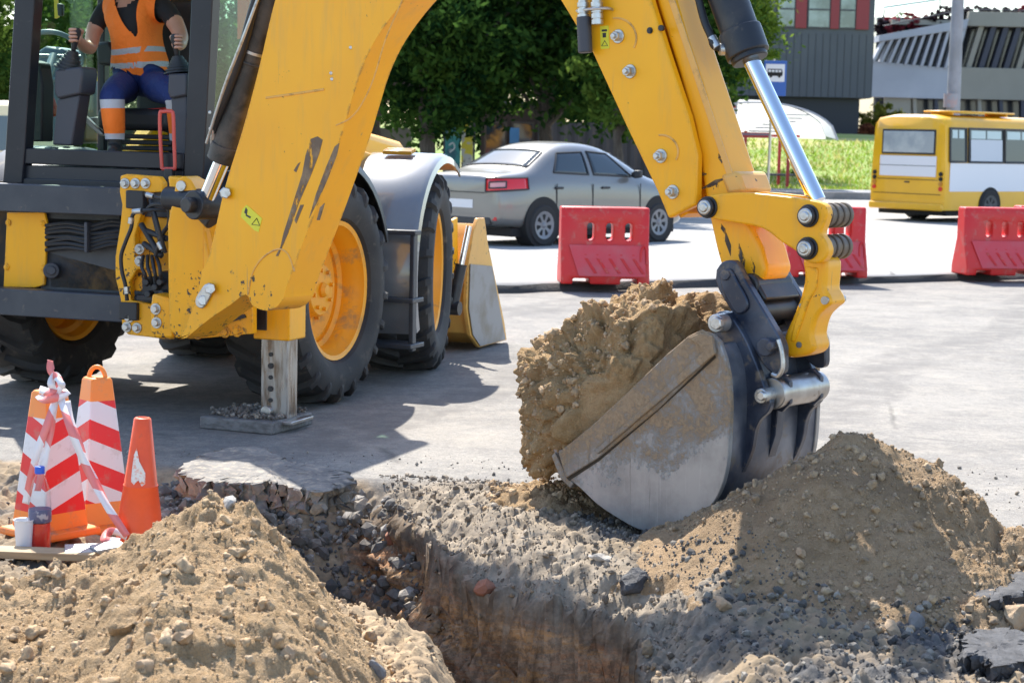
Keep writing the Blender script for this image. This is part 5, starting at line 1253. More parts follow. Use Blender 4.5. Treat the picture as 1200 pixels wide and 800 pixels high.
for a in ((705, 658, .060, m_st1, 'flat pale stone lying in the dark rubble just below the bucket', 'stone', 'stone', None, None, .45),
          (744, 690, .085, m_st4, 'dark lump of broken asphalt at the foot of the soil heap', 'asphalt_lump', 'asphalt lump', None, None, .7),
          (845, 712, .050, m_st2, 'tan angular stone at the front foot of the soil heap', 'stone', 'stone'),
          (938, 650, .036, m_st2, 'orange brown clod half way up the front of the soil heap', 'clod', 'clod'),
          (1046, 742, .048, m_st2, 'rounded tan stone at the right foot of the soil heap', 'stone', 'stone'),
          (1072, 738, .055, m_st3, 'smooth grey stone behind the rounded tan stone', 'stone', 'stone'),
          (1190, 730, .075, m_st2, 'tan block at the right edge above the black asphalt piece', 'stone', 'stone'),
          (570, 692, .052, m_st5, 'reddish brick fragment stuck in the trench wall under the lip', 'brick_fragment', 'brick fragment'),
          (328, 622, .040, m_st2, 'brown oblong stone in the rubble below the broken slab', 'stone', 'stone'),
          (270, 592, .035, m_st1, 'pale stone at the left end of the rubble below the slab', 'stone', 'stone'),
          (308, 590, .030, m_st1, 'white cobble in the rubble under the middle of the slab', 'stone', 'stone'),
          (458, 632, .045, m_st5, 'pinkish stone at the right end of the rubble near the lip', 'stone', 'stone'),
          (215, 752, .045, m_st2, 'pointed tan clod standing on the middle of the sand heap', 'clod', 'clod'),
          (148, 735, .075, m_clod and m_sand, 'largest rounded clod of sand on the left heap', 'clod', 'clod'),
          (440, 788, .042, m_st3, 'grey stone at the bottom of the heap beside the trench floor', 'stone', 'stone'),
          (172, 786, .036, m_st2, 'brown stone low on the front of the sand heap', 'stone', 'stone'),
          (338, 770, .038, m_st2, 'tan stone on the right flank of the sand heap', 'stone', 'stone')): stone(*a)
# ---- slabs of torn asphalt
def slab(name, top, z, thick, mat, label, tilt=(0, 0), seed=0):
    r = np.random.RandomState(seed); pts = []
    n = len(top)
    for i in range(n):
        a, b = top[i], top[(i+1) % n]
        for k in range(14):
            t = k/14; g = gnd(a[0]+(b[0]-a[0])*t, a[1]+(b[1]-a[1])*t, z); pts.append(Vector((g.x+r.normal()*.010, g.y+r.normal()*.010, z)))
    c = sum(pts, Vector())/len(pts)
    rings = []
    for dz, k, j in ((-1, .90, .020), (-.75, .96, .018), (-.5, .95, .016), (-.25, .99, .012), (-.06, 1.0, .007), (0, .985, .004)):
        rings.append([(c.x+(p.x-c.x)*k+r.normal()*j, c.y+(p.y-c.y)*k+r.normal()*j, z+dz*thick+r.normal()*j*.12+tilt[0]*(p.x-c.x)+tilt[1]*(p.y-c.y)) for p in pts])
    for k in (.93, .8, .65, .5, .35, .2, .08):
        rings.append([(c.x+(p.x-c.x)*k, c.y+(p.y-c.y)*k, z+.012*float(vnoise(np.array([p.x*k*9]), np.array([p.y*k*9]), 3)[0])-.004+tilt[0]*(p.x-c.x)*k+tilt[1]*(p.y-c.y)*k) for p in pts])
    m = MB(); m.loft(rings); o = m.build(name, mat, angle=42); tag(o, label, 'asphalt slab'); return o
m_slab = MAT('dusty_asphalt_slab', (.22, .205, .185), .9, var=(7, (.14, .132, .124), .42, .62), dirt=(26, (.36, .31, .24), .5, .68), bmp=(70, .6, .012))
slab('asphalt_slab', [(205, 546), (240, 531), (275, 525), (312, 528), (338, 542), (372, 546), (408, 556), (410, 566), (380, 574), (345, 570), (316, 562), (280, 563), (240, 560)], .155, .11, m_slab, 'large pale slab of torn asphalt tilted on the rubble in front of the stabiliser pad', (.03, .03), 3)
slab('asphalt_slab', [(1128, 745), (1165, 738), (1210, 744), (1215, 770), (1170, 776), (1130, 764)], .05, .12, m_st4, 'thick black piece of torn asphalt at the right edge, below the soil heap', (0, .05), 4)
slab('asphalt_slab', [(1118, 668), (1150, 655), (1215, 650), (1220, 690), (1170, 700), (1130, 688)], .09, .14, m_st4, 'black broken asphalt edge sticking out of the right flank of the soil heap', (.1, 0), 5)
# ---- block under the stabiliser leg
bkp = MB(); pc_ = MM @ Vector((1.09, -1.0, 0)); T = Matrix.Translation((pc_.x, pc_.y, 0)) @ Matrix.Rotation(-HA-.05, 4, 'Z')
bkp.box((0, 0, .034), (.45, .44, .066), T); tag(bkp.build('support_block', MAT('weathered_board', (.20, .195, .19), .9, scale=(1, 8, 8), var=(6, (.12, .115, .11), .4, .65), bmp=(20, .5, .01)), bevel=.008), 'flat grey wooden block under the stabiliser leg, strewn with gravel', 'support block')
P = [(*(T @ Vector((R_.uniform(-.205, .205), R_.uniform(-.18, .20), .068)))[:2], .066+abs(R_.normal())*.012) for _ in range(420)]
o = scatter('block_gravel', P, R_.uniform(.006, .018, 420), m_gravel, 9, sink=.2); struct(o, 'stuff'); tag(o, 'grey gravel heaped on the block under the stabiliser leg', 'gravel')
# ================================================================ cones
def cone_mat(name, s_, z0, z1, per, ph):
    m, nt, p = base_mat(name, (.9, .3, .03), .45)
    tc = N(nt, 'ShaderNodeTexCoord'); sx_ = N(nt, 'ShaderNodeSeparateXYZ'); nt.links.new(tc.outputs['Object'], sx_.inputs[0])
    ab = N(nt, 'ShaderNodeMath', operation='ABSOLUTE'); nt.links.new(sx_.outputs['Y'], ab.inputs[0])
    t = N(nt, 'ShaderNodeMath', operation='MULTIPLY_ADD'); nt.links.new(ab.outputs[0], t.inputs[0]); t.inputs[1].default_value = s_; nt.links.new(sx_.outputs['Z'], t.inputs[2])
    t2 = N(nt, 'ShaderNodeMath', operation='MULTIPLY_ADD'); nt.links.new(t.outputs[0], t2.inputs[0]); t2.inputs[1].default_value = 1/per; t2.inputs[2].default_value = ph
    fr_ = N(nt, 'ShaderNodeMath', operation='FRACT'); nt.links.new(t2.outputs[0], fr_.inputs[0])
    gt = N(nt, 'ShaderNodeMath', operation='GREATER_THAN'); nt.links.new(fr_.outputs[0], gt.inputs[0]); gt.inputs[1].default_value = .52
    c = mix(nt, gt.outputs[0], (.74, .72, .72), (.75, .02, .02))
    up = N(nt, 'ShaderNodeMath', operation='GREATER_THAN'); nt.links.new(sx_.outputs['Z'], up.inputs[0]); up.inputs[1].default_value = z1
    dn_ = N(nt, 'ShaderNodeMath', operation='LESS_THAN'); nt.links.new(sx_.outputs['Z'], dn_.inputs[0]); dn_.inputs[1].default_value = z0
    ad = N(nt, 'ShaderNodeMath', operation='MAXIMUM'); nt.links.new(up.outputs[0], ad.inputs[0]); nt.links.new(dn_.outputs[0], ad.inputs[1])
    c = mix(nt, ad.outputs[0], c, (.92, .27, .04)); v = coords(nt)
    c = mix(nt, ramp(nt, noise(nt, v, 14, 7, .7), [(.55, 0), (.75, .55)]), c, (.34, .26, .19))
    nt.links.new(c, p.inputs['Base Color']); return m
def square_cone(xy, h, a0, a1, yaw, mat, label, ring):
    r = thing('traffic_cone', label, 'traffic cone', (xy[0], xy[1], gz(*xy)), yaw, 'tall striped cones beside the sand heap')
    T = WM(r); q = lambda a, z: [(a, 0, z), (0, a, z), (-a, 0, z), (0, -a, z)]
    def mk(m, name, mt, **k):
        # object coordinates must stay those of the cone: build in the cone's own frame
        o = m.build(name, mt, None, split=False, **k); o.parent = r; return o
    m = MB(); m.loft([q(a0, .03), q(a0*.5+a1*.5, .03+(h-.03)/2), q(a1, h-.012), q(a1*.85, h)]); mk(m, 'cone_body', mat, bevel=.006, angle=30)
    m = MB(); m.loft([q(a0*1.30, .0), q(a0*1.34, .012), q(a0*1.30, .03), q(a0*1.02, .038)]); mk(m, 'cone_base', MAT('cone_base_orange', (.85, .22, .03), .5, dirt=(12, (.3, .22, .15), .5, .7)), bevel=.005, angle=30)
    if ring:
        m = MB(); m.tube([(0, -.036*math.cos(t), h-.01+.052*math.sin(t)) for t in [i*PI/14 for i in range(15)]], .0095, 10); mk(m, 'carry_handle', MAT('cone_handle_orange', (.92, .27, .04), .45))
    return r
g1 = gnd(60, 630); g2 = gnd(112, 606)
g1 = Vector((-1.81, 7.30, 0)); g2 = Vector((-1.73, 7.78, 0))
SK = square_cone((g1.x, g1.y), .575, .150, .072, R(-84), cone_mat('striped_cone_v', -.55, .10, .47, .165, .36), 'striped square cone with barrier tape knotted round its top', False)
SK2 = square_cone((g2.x, g2.y), .645, .150, .068, R(-97), cone_mat('striped_cone_a', .62, .13, .55, .165, .1), 'striped square cone with a loop handle, standing behind the taped one', True)
g3 = Vector((-1.425, 7.12, 0)); gg = gz(g3.x, g3.y)
rc = thing('traffic_cone', 'small plain orange red cone with a scuffed white sticker', 'traffic cone', (g3.x, g3.y, gg)); rc.rotation_euler = (0, R(1.5), 0); rc.scale = (1.26, 1.26, 1.27)
m = MB(); m.lathe([(.0, .015), (.078, .015), (.074, .03), (.064, .18), (.052, .262), (.0535, .266), (.050, .272), (.026, .468), (.022, .472), (.016, .472), (.014, .46), (.0, .44)], 40)
o = m.build('cone_body', MAT('orange_red_plastic', (.88, .10, .02), .42, var=(10, (.75, .08, .02), .45, .7), dirt=(13, (.25, .13, .08), .63, .8)), None, angle=50); o.parent = rc
m = MB(); m.lathe([(.0, 0), (.085, 0), (.085, .014), (.0, .018)], 40); o = m.build('cone_base', MAT('cone_foot', (.6, .08, .02), .6), None, bevel=.004); o.parent = rc
m = MB(); zz = [(-.5, .285, .36), (-.3, .275, .385), (-.05, .29, .345), (.15, .272, .33), (.35, .28, .31)]
for (a, z0, z1), (b, z2, z3) in zip(zz[:-1], zz[1:]):
    pt = lambda t, z: ((.0535-(z-.27)*.137)*1.03*math.cos(t-PI/2+.1), (.0535-(z-.27)*.137)*1.03*math.sin(t-PI/2+.1), z)
    m.quad(pt(a, z0), pt(b, z2), pt(b, z3), pt(a, z1))
o = m.build('torn_sticker', MAT('torn_white_sticker', (.75, .72, .68), .6, dirt=(40, (.8, .2, .08), .5, .6)), None); o.parent = rc
# ---- barrier tape round the first cone
def tape_mat():
    m, nt, p = base_mat('barrier_tape', (.8, .8, .8), .45)
    a = N(nt, 'ShaderNodeAttribute'); a.attribute_name = 'along'; f = N(nt, 'ShaderNodeMath', operation='FRACT'); nt.links.new(a.outputs['Fac'], f.inputs[0])
    g = N(nt, 'ShaderNodeMath', operation='GREATER_THAN'); nt.links.new(f.outputs[0], g.inputs[0]); g.inputs[1].default_value = .5
    c = mix(nt, g.outputs[0], (.80, .76, .76), (.80, .22, .20)); nt.links.new(c, p.inputs['Base Color'])
    return m
def ribbons(name, strands, width, mat, label, cat):
    V = []; Q = []; AL = []
    for pts, tw in strands:
        pts = [Vector(p) for p in pts]; out = []
        for i in range(len(pts)-1):
            p0, p1, p2, p3 = pts[max(i-1, 0)], pts[i], pts[i+1], pts[min(i+2, len(pts)-1)]
            for k in range(8):
                t = k/8; out.append(.5*((2*p1)+(p2-p0)*t+(2*p0-5*p1+4*p2-p3)*t*t+(3*p1-p0-3*p2+p3)*t**3))
        out.append(pts[-1]); s = 0
        for i, p in enumerate(out):
            d = (out[min(i+1, len(out)-1)]-out[max(i-1, 0)]).normalized(); view = (Vector((0, 0, 1.6))-p).normalized()
            side = d.cross(view).normalized(); nn = side.cross(d); a = tw*math.sin(i*.35); sd_ = side*math.cos(a)+nn*math.sin(a)
            if i: s += (p-out[i-1]).length
            V += [p-sd_*width/2, p+sd_*width/2]; AL += [s/.22, s/.22+.12]
            if i: n = len(V); Q.append((n-4, n-3, n-1, n-2))
    o = np_mesh(name, [tuple(v) for v in V], Q, mat); vattr(o, 'along', AL)
    so = o.modifiers.new('t', 'SOLIDIFY'); so.thickness = .0008; return tag(o, label, cat)
fy = 7.13
ribbons('barrier_tape', [([at(70, 462, 7.2), at(82, 500, 7.1), at(100, 545, 7.08), at(124, 590, 7.05), at(149, 628, 7.02)], .5),
    ([at(78, 470, 7.18), at(90, 512, 7.14), at(108, 556, 7.1), at(132, 604, 7.06)], .9),
    ([at(68, 460, 7.2), at(58, 490, 7.12), at(47, 520, 7.10), at(38, 552, 7.10), at(30, 590, 7.12)], .35),
    ([at(66, 462, 7.2), at(60, 500, 7.12), at(52, 540, 7.10), at(44, 575, 7.10)], .7),
    ([at(44, 462, 7.28), at(52, 468, 7.16), at(66, 466, 7.15), at(80, 458, 7.24)], .3), ([at(46, 456, 7.28), at(60, 460, 7.16), at(80, 463, 7.24)], .2),
    ([at(64, 462, 7.18), at(72, 452, 7.16), at(68, 444, 7.17), at(60, 436, 7.2), at(59, 422, 7.22)], .8), ([at(66, 462, 7.18), at(60, 450, 7.17), at(64, 440, 7.2), at(70, 446, 7.2), at(68, 458, 7.18)], .6),
    ([at(149, 628, 7.02), at(130, 622, 7.1), at(122, 632, 7.05), at(140, 634, 7.0)], .5)], .030, tape_mat(), 'red and white barrier tape tied round the first striped cone and trailing to the sand', 'barrier tape')
# ---- bottle, cup, board
gb = Vector(at(47, 640, 7.02)); gb.z = max(gz(gb.x, gb.y), 0)
bt = thing('bottle', 'clear plastic drink bottle with blue cap and red drink, beside the taped cone', 'bottle', gb); bt.scale = (1.15, 1.15, 1.2)
def own(m, name, mat, par, **k):
    o = m.build(name, mat, None, split=False, **k); o.parent = par; return o
m = MB(); m.lathe([(.0, .0), (.030, .0), (.036, .008), (.036, .07), (.034, .085), (.036, .10), (.0365, .15), (.034, .185), (.022, .222), (.014, .238), (.014, .248), (.0, .248)], 28); own(m, 'bottle_body', m_clear, bt)
m = MB(); m.lathe([(.0, .004), (.0335, .004), (.0335, .085), (.0, .085)], 28); own(m, 'red_drink', MAT('red_drink', (.75, .03, .015), .3), bt)
m = MB(); m.lathe([(.0362, .088), (.0375, .090), (.0375, .128), (.0362, .13)], 28); own(m, 'bottle_label', MAT('dark_label', (.09, .09, .16), .5, var=(30, (.4, .36, .38), .55, .6)), bt)
m = MB(); m.lathe([(.0, .242), (.0165, .242), (.0165, .262), (.015, .265), (.0, .265)], 24); own(m, 'bottle_cap', MAT('blue_cap', (.01, .09, .55), .35), bt, bevel=.001)
gc = Vector(at(28, 640, 6.98)); gc.z = max(gz(gc.x, gc.y), 0)
m = MB(); m.lathe([(.0, .0), (.028, .0), (.036, .115), (.0385, .117), (.0385, .121), (.034, .12), (.027, .006), (.0, .006)], 28); o = m.build('plastic_cup', MAT('frosted_white_plastic', (.70, .71, .73), .35)); o.location = gc
tag(o, 'frosted white plastic cup standing left of the drink bottle', 'cup')
m = MB(); T = Matrix.Translation(at(18, 647, 6.88)) @ Matrix.Rotation(R(-4), 4, 'Z')
m.box((0, 0, 0), (.62, .10, .028), T); o = m.build('wooden_board', MAT('pale_board', (.46, .33, .19), .8, scale=(1, 12, 12), var=(4, (.34, .23, .13), .4, .7), bmp=(14, .3, .006)), bevel=.003); tag(o, 'pale wooden board lying on the ground in front of the cup and bottle', 'board')
m = MB(); T = Matrix.Translation(at(108, 643, 6.9)) @ Matrix.Rotation(R(14), 4, 'Z') @ Matrix.Rotation(R(8), 4, 'X')
m.box((0, 0, 0), (.20, .09, .012), T); m.box((.05, -.03, .012), (.12, .07, .010), T @ Matrix.Rotation(.4, 4, 'Z')); o = m.build('metal_scrap', MAT('dull_galvanised_sheet', (.40, .42, .44), .45, .5, var=(20, (.28, .27, .26), .45, .7)), bevel=.002); tag(o, 'bent grey metal scrap lying below the striped cones', 'scrap metal')

# clods clinging to the load in the bucket: part of it
LV = V_[R_.permutation(len(V_))]; ctr_ = np.array(AP(735, 455, 0)); ud = (LV-ctr_)@np.array(AD); zd = LV[:, 2]-ctr_[2]
LV = LV[(np.cos(np.arctan2(zd, ud)-2.5) > -.1)][:2600]
o = scatter('clods', LV, psize(len(LV), .0045, .030, 2.4), m_clod, 12, sink=.5, soft=True); o['kind'] = 'stuff'; o.parent = load

wp = np.column_stack([np.zeros(900), R_.uniform(4.6, 8.0, 900)]); wp[:, 0] = edge_x(wp[:, 1])-R_.uniform(.0, .20, 900)
P = np.column_stack([wp, tz(wp[:, 0], wp[:, 1])]); o = scatter('wall_stones', P, psize(900, .006, .034, 2.0), m_clod2, 15, sink=.55, soft=True); struct(o, 'stuff'); tag(o, 'stones and clods sticking out of the right wall of the trench', 'wall stones')

foot = [(.75, 6.35), (1.3, 6.12), (2.0, 6.3), (2.3, 6.7), (1.9, 6.5), (1.3, 6.3), (.85, 6.55)]
P = sample_area(foot, 90, allz); o = scatter('foot_stones', P, psize(90, .010, .032, 2.0), m_clod2, 21, sink=.45); struct(o, 'stuff'); tag(o, 'stones that rolled to the foot of the brown soil heap', 'stones')
# ================================================================ road and kerbs
m_road, nt, p_ = base_mat('sunlit_road', (.34, .33, .31), .9, 0, .25); v_ = coords(nt); v2_ = coords(nt, (.25, 1.6, 1))
c_ = mix(nt, ramp(nt, noise(nt, v2_, .8, 6, .65, .5), [(.40, 0), (.64, 1)]), (.40, .39, .37), (.29, .282, .27))
c_ = mix(nt, ramp(nt, noise(nt, v_, 90, 3, .7), [(.36, .5), (.5, 0)]), c_, (.12, .118, .115)); c_ = crack_layer(nt, v_, c_, .22, .008); nt.links.new(c_, p_.inputs['Base Color']); bump(nt, p_, noise(nt, v_, 90, 3), .4, .01)
RA, RB = Vector((-.1, 19.26, 0)), Vector((6.28, 23.04, 0)); rd = (RB-RA).normalized(); rn = Vector((-rd.y, rd.x, 0))
def RP(s_, t, z=0): p = RA+rd*s_+rn*t; return Vector((p.x, p.y, z))
nseg = 160; top = []; rs = np.random.RandomState(5)
V = []; Q = []; QM = []
for i in range(nseg+1):
    s_ = -22+i*(60/nseg); j = rs.normal()*.035
    V += [RP(s_, -.05+j+rs.normal()*.03, -.01), RP(s_, j, .085+rs.normal()*.008), RP(s_, .30, .095), RP(s_, 2.2, .075), RP(s_, 8, .02), RP(s_, 70, .02)]
    if i:
        a = 6*(i-1); b = 6*i
        for k in range(5): Q.append((a+k, b+k, b+k+1, a+k+1)); QM.append(0 if k else 1)
road = np_mesh('road', [tuple(v) for v in V], Q, [m_road, MAT('shaded_milled_edge', (.045, .044, .043), .9, bmp=(40, .6, .02))], mi=QM); struct(road)  # broken edge face coloured dark for the shade on the step
# painted lane dashes, far kerb, pavement and verge
m_paint = MAT('road_paint', (.62, .62, .60), .7, var=(9, (.4, .4, .39), .45, .6))
mk_ = MB()
for k in range(7):
    s_ = -14+k*6.5; mk_.quad(RP(s_, 8.4, .025), RP(s_+2.6, 8.4, .025), RP(s_+2.6, 8.55, .025), RP(s_, 8.55, .025))
struct(mk_.build('lane_marking', m_paint, recalc=False))
def far(x, Y): return at(x, 160, Y)
kx = [(-40, 52), (0, 52), (8, 53.5), (20, 56), (60, 62)]
kb = MB(); kb.prism([(x, y, -.05) for x, y in kx]+[(x, y+.25, -.05) for x, y in kx[::-1]], (0, 0, .28)); struct(kb.build('kerb', MAT('kerb_stone', (.30, .29, .28), .8, var=(3, (.2, .2, .2), .4, .6))))
pv = MB(); pv.prism([(x, y+.252, -.05) for x, y in kx]+[(x, y+3.4, -.05) for x, y in kx[::-1]], (0, 0, .27)); struct(pv.build('pavement', MAT('grey_pavement', (.22, .225, .24), .85, var=(1.5, (.16, .165, .18), .4, .6))))
# grass bank rising to the buildings
xs = np.linspace(-45, 75, 200); ts = np.linspace(0, 1, 60); X, Tt = np.meshgrid(xs, ts); y0 = np.interp(X, [a for a, b in kx], [b for a, b in kx])+3.42
Yg = y0+Tt*26; Zg = .20+1.85*smooth(0, 1, Tt)+.08*fbm(X, Yg, .4, 4, 9)*np.minimum(Tt*8, 1)
i = (np.arange(59)[:, None]*200+np.arange(199)[None, :]).ravel()
m_grass = MAT('dry_and_green_grass', (.16, .24, .03), .9, var=(.25, (.36, .33, .12), .46, .60), dirt=(1.5, (.24, .29, .05), .5, .7), scale=(.5, 1, 1), bmp=(8, .5, .05))
struct(np_mesh('grass_bank', np.stack([X, Yg, Zg], -1).reshape(-1, 3), np.stack([i, i+1, i+201, i+200], -1), m_grass))
def blade_mat(name, c):
    m = bpy.data.materials.new(name); m.use_nodes = True; nt = m.node_tree; nt.nodes.clear(); o = N(nt, 'ShaderNodeOutputMaterial'); d = N(nt, 'ShaderNodeBsdfDiffuse'); t = N(nt, 'ShaderNodeBsdfTranslucent'); mx = N(nt, 'ShaderNodeMixShader', inp={0: .5})
    d.inputs[0].default_value = (*c, 1); t.inputs[0].default_value = (*c, 1); nt.links.new(d.outputs[0], mx.inputs[1]); nt.links.new(t.outputs[0], mx.inputs[2]); nt.links.new(mx.outputs[0], o.inputs[0]); return m
rg = np.random.RandomState(8); nb = 16000; bx = rg.uniform(4, 26, nb); bt_ = rg.uniform(.0, .8, nb)**1.4; by = np.interp(bx, [a for a, b in kx], [b for a, b in kx])+3.5+bt_*24
bz = .20+1.85*smooth(0, 1, bt_); hh = rg.uniform(.04, .16, nb); an = rg.uniform(0, PI, nb); w_ = .035
V = np.zeros((nb, 3, 3)); V[:, 0] = np.stack([bx-w_*np.cos(an), by-w_*np.sin(an), bz-.03], -1); V[:, 1] = np.stack([bx+w_*np.cos(an), by+w_*np.sin(an), bz-.03], -1); V[:, 2] = np.stack([bx+rg.normal(size=nb)*.07, by+rg.normal(size=nb)*.07, bz+hh], -1)
o = np_mesh('grass', V.reshape(-1, 3), np.arange(nb*3).reshape(-1, 3), [blade_mat('grass_blade', (.20, .30, .03)), blade_mat('dry_grass_blade', (.42, .38, .14))], mi=(rg.uniform(size=nb) < .35).astype(int)); struct(o, 'stuff'); tag(o, 'tufts of green and dry grass on the bank behind the bus stop', 'grass')
# ================================================================ wheels for road vehicles
m_tyre2 = MAT('car_tyre', (.02, .02, .022), .8); m_alloy = MAT('silver_wheel', (.20, .205, .22), .4, .15); m_shadow = MAT('black_underbody', (.012, .012, .013), .8)
def road_wheel(root, c, r, w, Mx, rimmat, name='wheel', spokes=7):
    T = Mx @ Matrix.Translation(c) @ Matrix.Rotation(PI/2 if c[0] > 0 else -PI/2, 4, 'Y')
    m = MB(T); m.lathe([(r*.66, -w/2), (r*.9, -w/2), (r, -w*.32), (r, w*.32), (r*.9, w/2), (r*.66, w/2*.95)], 40, close=True); o = m.build(name, m_tyre2, root)
    m = MB(T); m.lathe([(r*.67, w*.30), (r*.66, w*.50), (r*.60, w*.49), (r*.55, w*.43), (0, w*.42), (0, -w*.2), (r*.66, -w*.3)], 40)
    m.lathe([(0, w*.52), (r*.10, w*.51), (r*.15, w*.44)], 20); q = m.build('rim', rimmat, o, split=False); m = MB(T)
    for k in range(spokes):
        a0, a1 = 2*PI*(k+.22)/spokes, 2*PI*(k+.78)/spokes; am = (a0+a1)/2; z = w*.434
        m.add([(r*.50*math.cos(a0), r*.50*math.sin(a0), z), (r*.53*math.cos(am), r*.53*math.sin(am), z), (r*.50*math.cos(a1), r*.50*math.sin(a1), z), (r*.24*math.cos(am+.18), r*.24*math.sin(am+.18), z), (r*.24*math.cos(am-.18), r*.24*math.sin(am-.18), z)], [(0, 1, 2, 3, 4)])
    m.build('rim_slot', m_shadow, o, split=False, recalc=False); return o
# ================================================================ grey saloon car
def car():
    pr = at(638, 276, 27.2); pf = at(768, 276, 29.05); d = pf-pr; d.z = 0; hd_ = math.atan2(d.x, d.y); wb = 2.63
    rgt = Vector((math.cos(hd_), -math.sin(hd_), 0)); dr = Vector((math.sin(hd_), math.cos(hd_), 0))
    mid = Vector((pr.x, pr.y, 0))-rgt*.86+dr*(d.length/2)
    loc = Vector((mid.x, mid.y, .03)); r = thing('saloon_car', 'silver grey saloon car driving past behind the red barrier', 'car', loc, -hd_)
    T = Matrix.Translation(loc) @ Matrix.Rotation(-hd_, 4, 'Z')
    paint = MAT('car_paint_grey', (.19, .188, .178), .30, .45, coat=.7)
    # half-section control points per station: (y, [(x, z)...]) from sill to roof centre
    st = [(-2.17, [(.50, .36), (.62, .40), (.66, .56), (.64, .80), (.58, .94), (.52, .96), (.30, .97), (0, .97)]),
          (-2.10, [(.66, .28), (.78, .34), (.80, .56), (.77, .82), (.70, 1.00), (.62, 1.02), (.35, 1.035), (0, 1.04)]),
          (-1.72, [(.70, .22), (.85, .30), (.865, .60), (.84, .86), (.77, 1.00), (.68, 1.05), (.38, 1.07), (0, 1.075)]),
          (-1.42, [(.70, .20), (.86, .26), (.87, .60), (.855, .88), (.80, 1.01), (.69, 1.10), (.40, 1.12), (0, 1.13)]),
          (-.85, [(.70, .20), (.86, .24), (.87, .60), (.86, .90), (.81, 1.02), (.62, 1.43), (.40, 1.475), (0, 1.49)]),
          (-.20, [(.70, .19), (.86, .23), (.87, .58), (.86, .90), (.81, 1.00), (.62, 1.47), (.40, 1.52), (0, 1.535)]),
          (.45, [(.70, .19), (.86, .23), (.87, .58), (.86, .88), (.81, .98), (.63, 1.40), (.40, 1.455), (0, 1.47)]),
          (1.05, [(.70, .19), (.86, .23), (.87, .58), (.86, .86), (.80, .95), (.72, 1.03), (.42, 1.06), (0, 1.07)]),
          (1.50, [(.70, .19), (.86, .25), (.865, .58), (.845, .80), (.76, .90), (.66, .95), (.40, .97), (0, .98)]),
          (1.98, [(.66, .22), (.82, .28), (.83, .55), (.79, .72), (.70, .80), (.58, .83), (.34, .845), (0, .85)]),
          (2.17, [(.52, .32), (.66, .36), (.68, .52), (.64, .66), (.56, .71), (.46, .73), (.28, .74), (0, .745)])]
    rings = [[(x, y, z) for x, z in h]+[(-x, y, z) for x, z in h[-2::-1]] for y, h in st]
    m = MB(T); m.loft(rings); body = m.build('body', paint, r, subsurf=2, split=False)
    from mathutils.bvhtree import BVHTree
    dg = bpy.context.evaluated_depsgraph_get(); dg.update(); em = body.evaluated_get(dg).to_mesh(); TI = T.inverted(); bw_ = WM(body)
    bvh = BVHTree.FromPolygons([TI @ (bw_ @ x.co) for x in em.vertices], [tuple(q.vertices) for q in em.polygons])
    def drape(nm, corners, axis, mat, off=.008, nu=10, nv=8, frame=None):
        vs = []; fs = []; A_, B_, C_, D_ = [Vector(c) for c in corners]
        for j in range(nv+1):
            for i in range(nu+1):
                u, w_ = i/nu, j/nv; p = (A_*(1-u)+B_*u)*(1-w_)+(D_*(1-u)+C_*u)*w_
                hit, nn, _, _ = bvh.ray_cast(p-Vector(axis)*3, Vector(axis)); q = hit if hit is not None else p
                n2 = nn if hit is not None else -Vector(axis)
                vs.append(q+(n2 if n2.dot(Vector(axis)) < 0 else -n2)*off)
        for j in range(nv):
            for i in range(nu): k = j*(nu+1)+i; fs.append((k, k+1, k+nu+2, k+nu+1))
        m = MB(T); m.add(vs, fs); o = m.build(nm, mat, r, recalc=False); sd_ = o.modifiers.new('t', 'SOLIDIFY'); sd_.thickness = .004
        edge = [vs[i] for i in range(nu+1)]+[vs[j*(nu+1)+nu] for j in range(1, nv+1)]+[vs[nv*(nu+1)+i] for i in range(nu-1, -1, -1)]+[vs[j*(nu+1)] for j in range(nv-1, 0, -1)]
        e = MB(T); e.tube(edge+[edge[0]], .012, 6); e.build('window_seal', m_plastic_d, o); return o
    def side(y, f, s_, off=.012):    # point on the greenhouse side at station y, f: 0 belt .. 1 roof edge
        ys = [a for a, _ in st]; b0 = np.interp(y, ys, [h[4][0] for _, h in st]), np.interp(y, ys, [h[4][1] for _, h in st]); b1 = np.interp(y, ys, [h[5][0] for _, h in st]), np.interp(y, ys, [h[5][1] for _, h in st])
        return Vector((s_*(b0[0]+(b1[0]-b0[0])*f+off), y, b0[1]+(b1[1]-b0[1])*f))
    for s_ in (1, -1):
        for nm, q4 in (('rear_side_window', [(-1.02, 1.06), (-.27, 1.03), (-.27, 1.36), (-.80, 1.34)]), ('front_side_window', [(-.15, 1.03), (.74, 1.00), (.30, 1.34), (-.15, 1.37)])):
            drape(nm, [(0, y, z) for y, z in q4], (-s_, 0, 0), m_carglass)
        m = MB(T); m.loft([[(s_*.84, .66, 1.0), (s_*.84, .74, 1.0), (s_*.84, .74, 1.06), (s_*.84, .66, 1.06)], [(s_*.93, .63, .98), (s_*.93, .74, .98), (s_*.93, .74, 1.10), (s_*.93, .63, 1.10)], [(s_*1.03, .66, 1.0), (s_*1.03, .72, 1.0), (s_*1.03, .72, 1.10), (s_*1.03, .66, 1.10)]]); m.build('door_mirror', m_plastic_d, r, bevel=.015)
        for y in (-.98, .06): m = MB(T); m.box((s_*.868, y, .84), (.03, .17, .035)); m.build('door_handle', m_plastic_d, r, bevel=.008)
        for y0_, y1_ in ((-.24, -.22), (.86, .88), (-1.04, -1.02)): m = MB(T); m.prism([(s_*.8735, y0_, .30), (s_*.8735, y1_, .30), (s_*.866, y1_, .90), (s_*.866, y0_, .90)], (s_*.001, 0, 0)); m.build('door_seam', m_shadow, r)
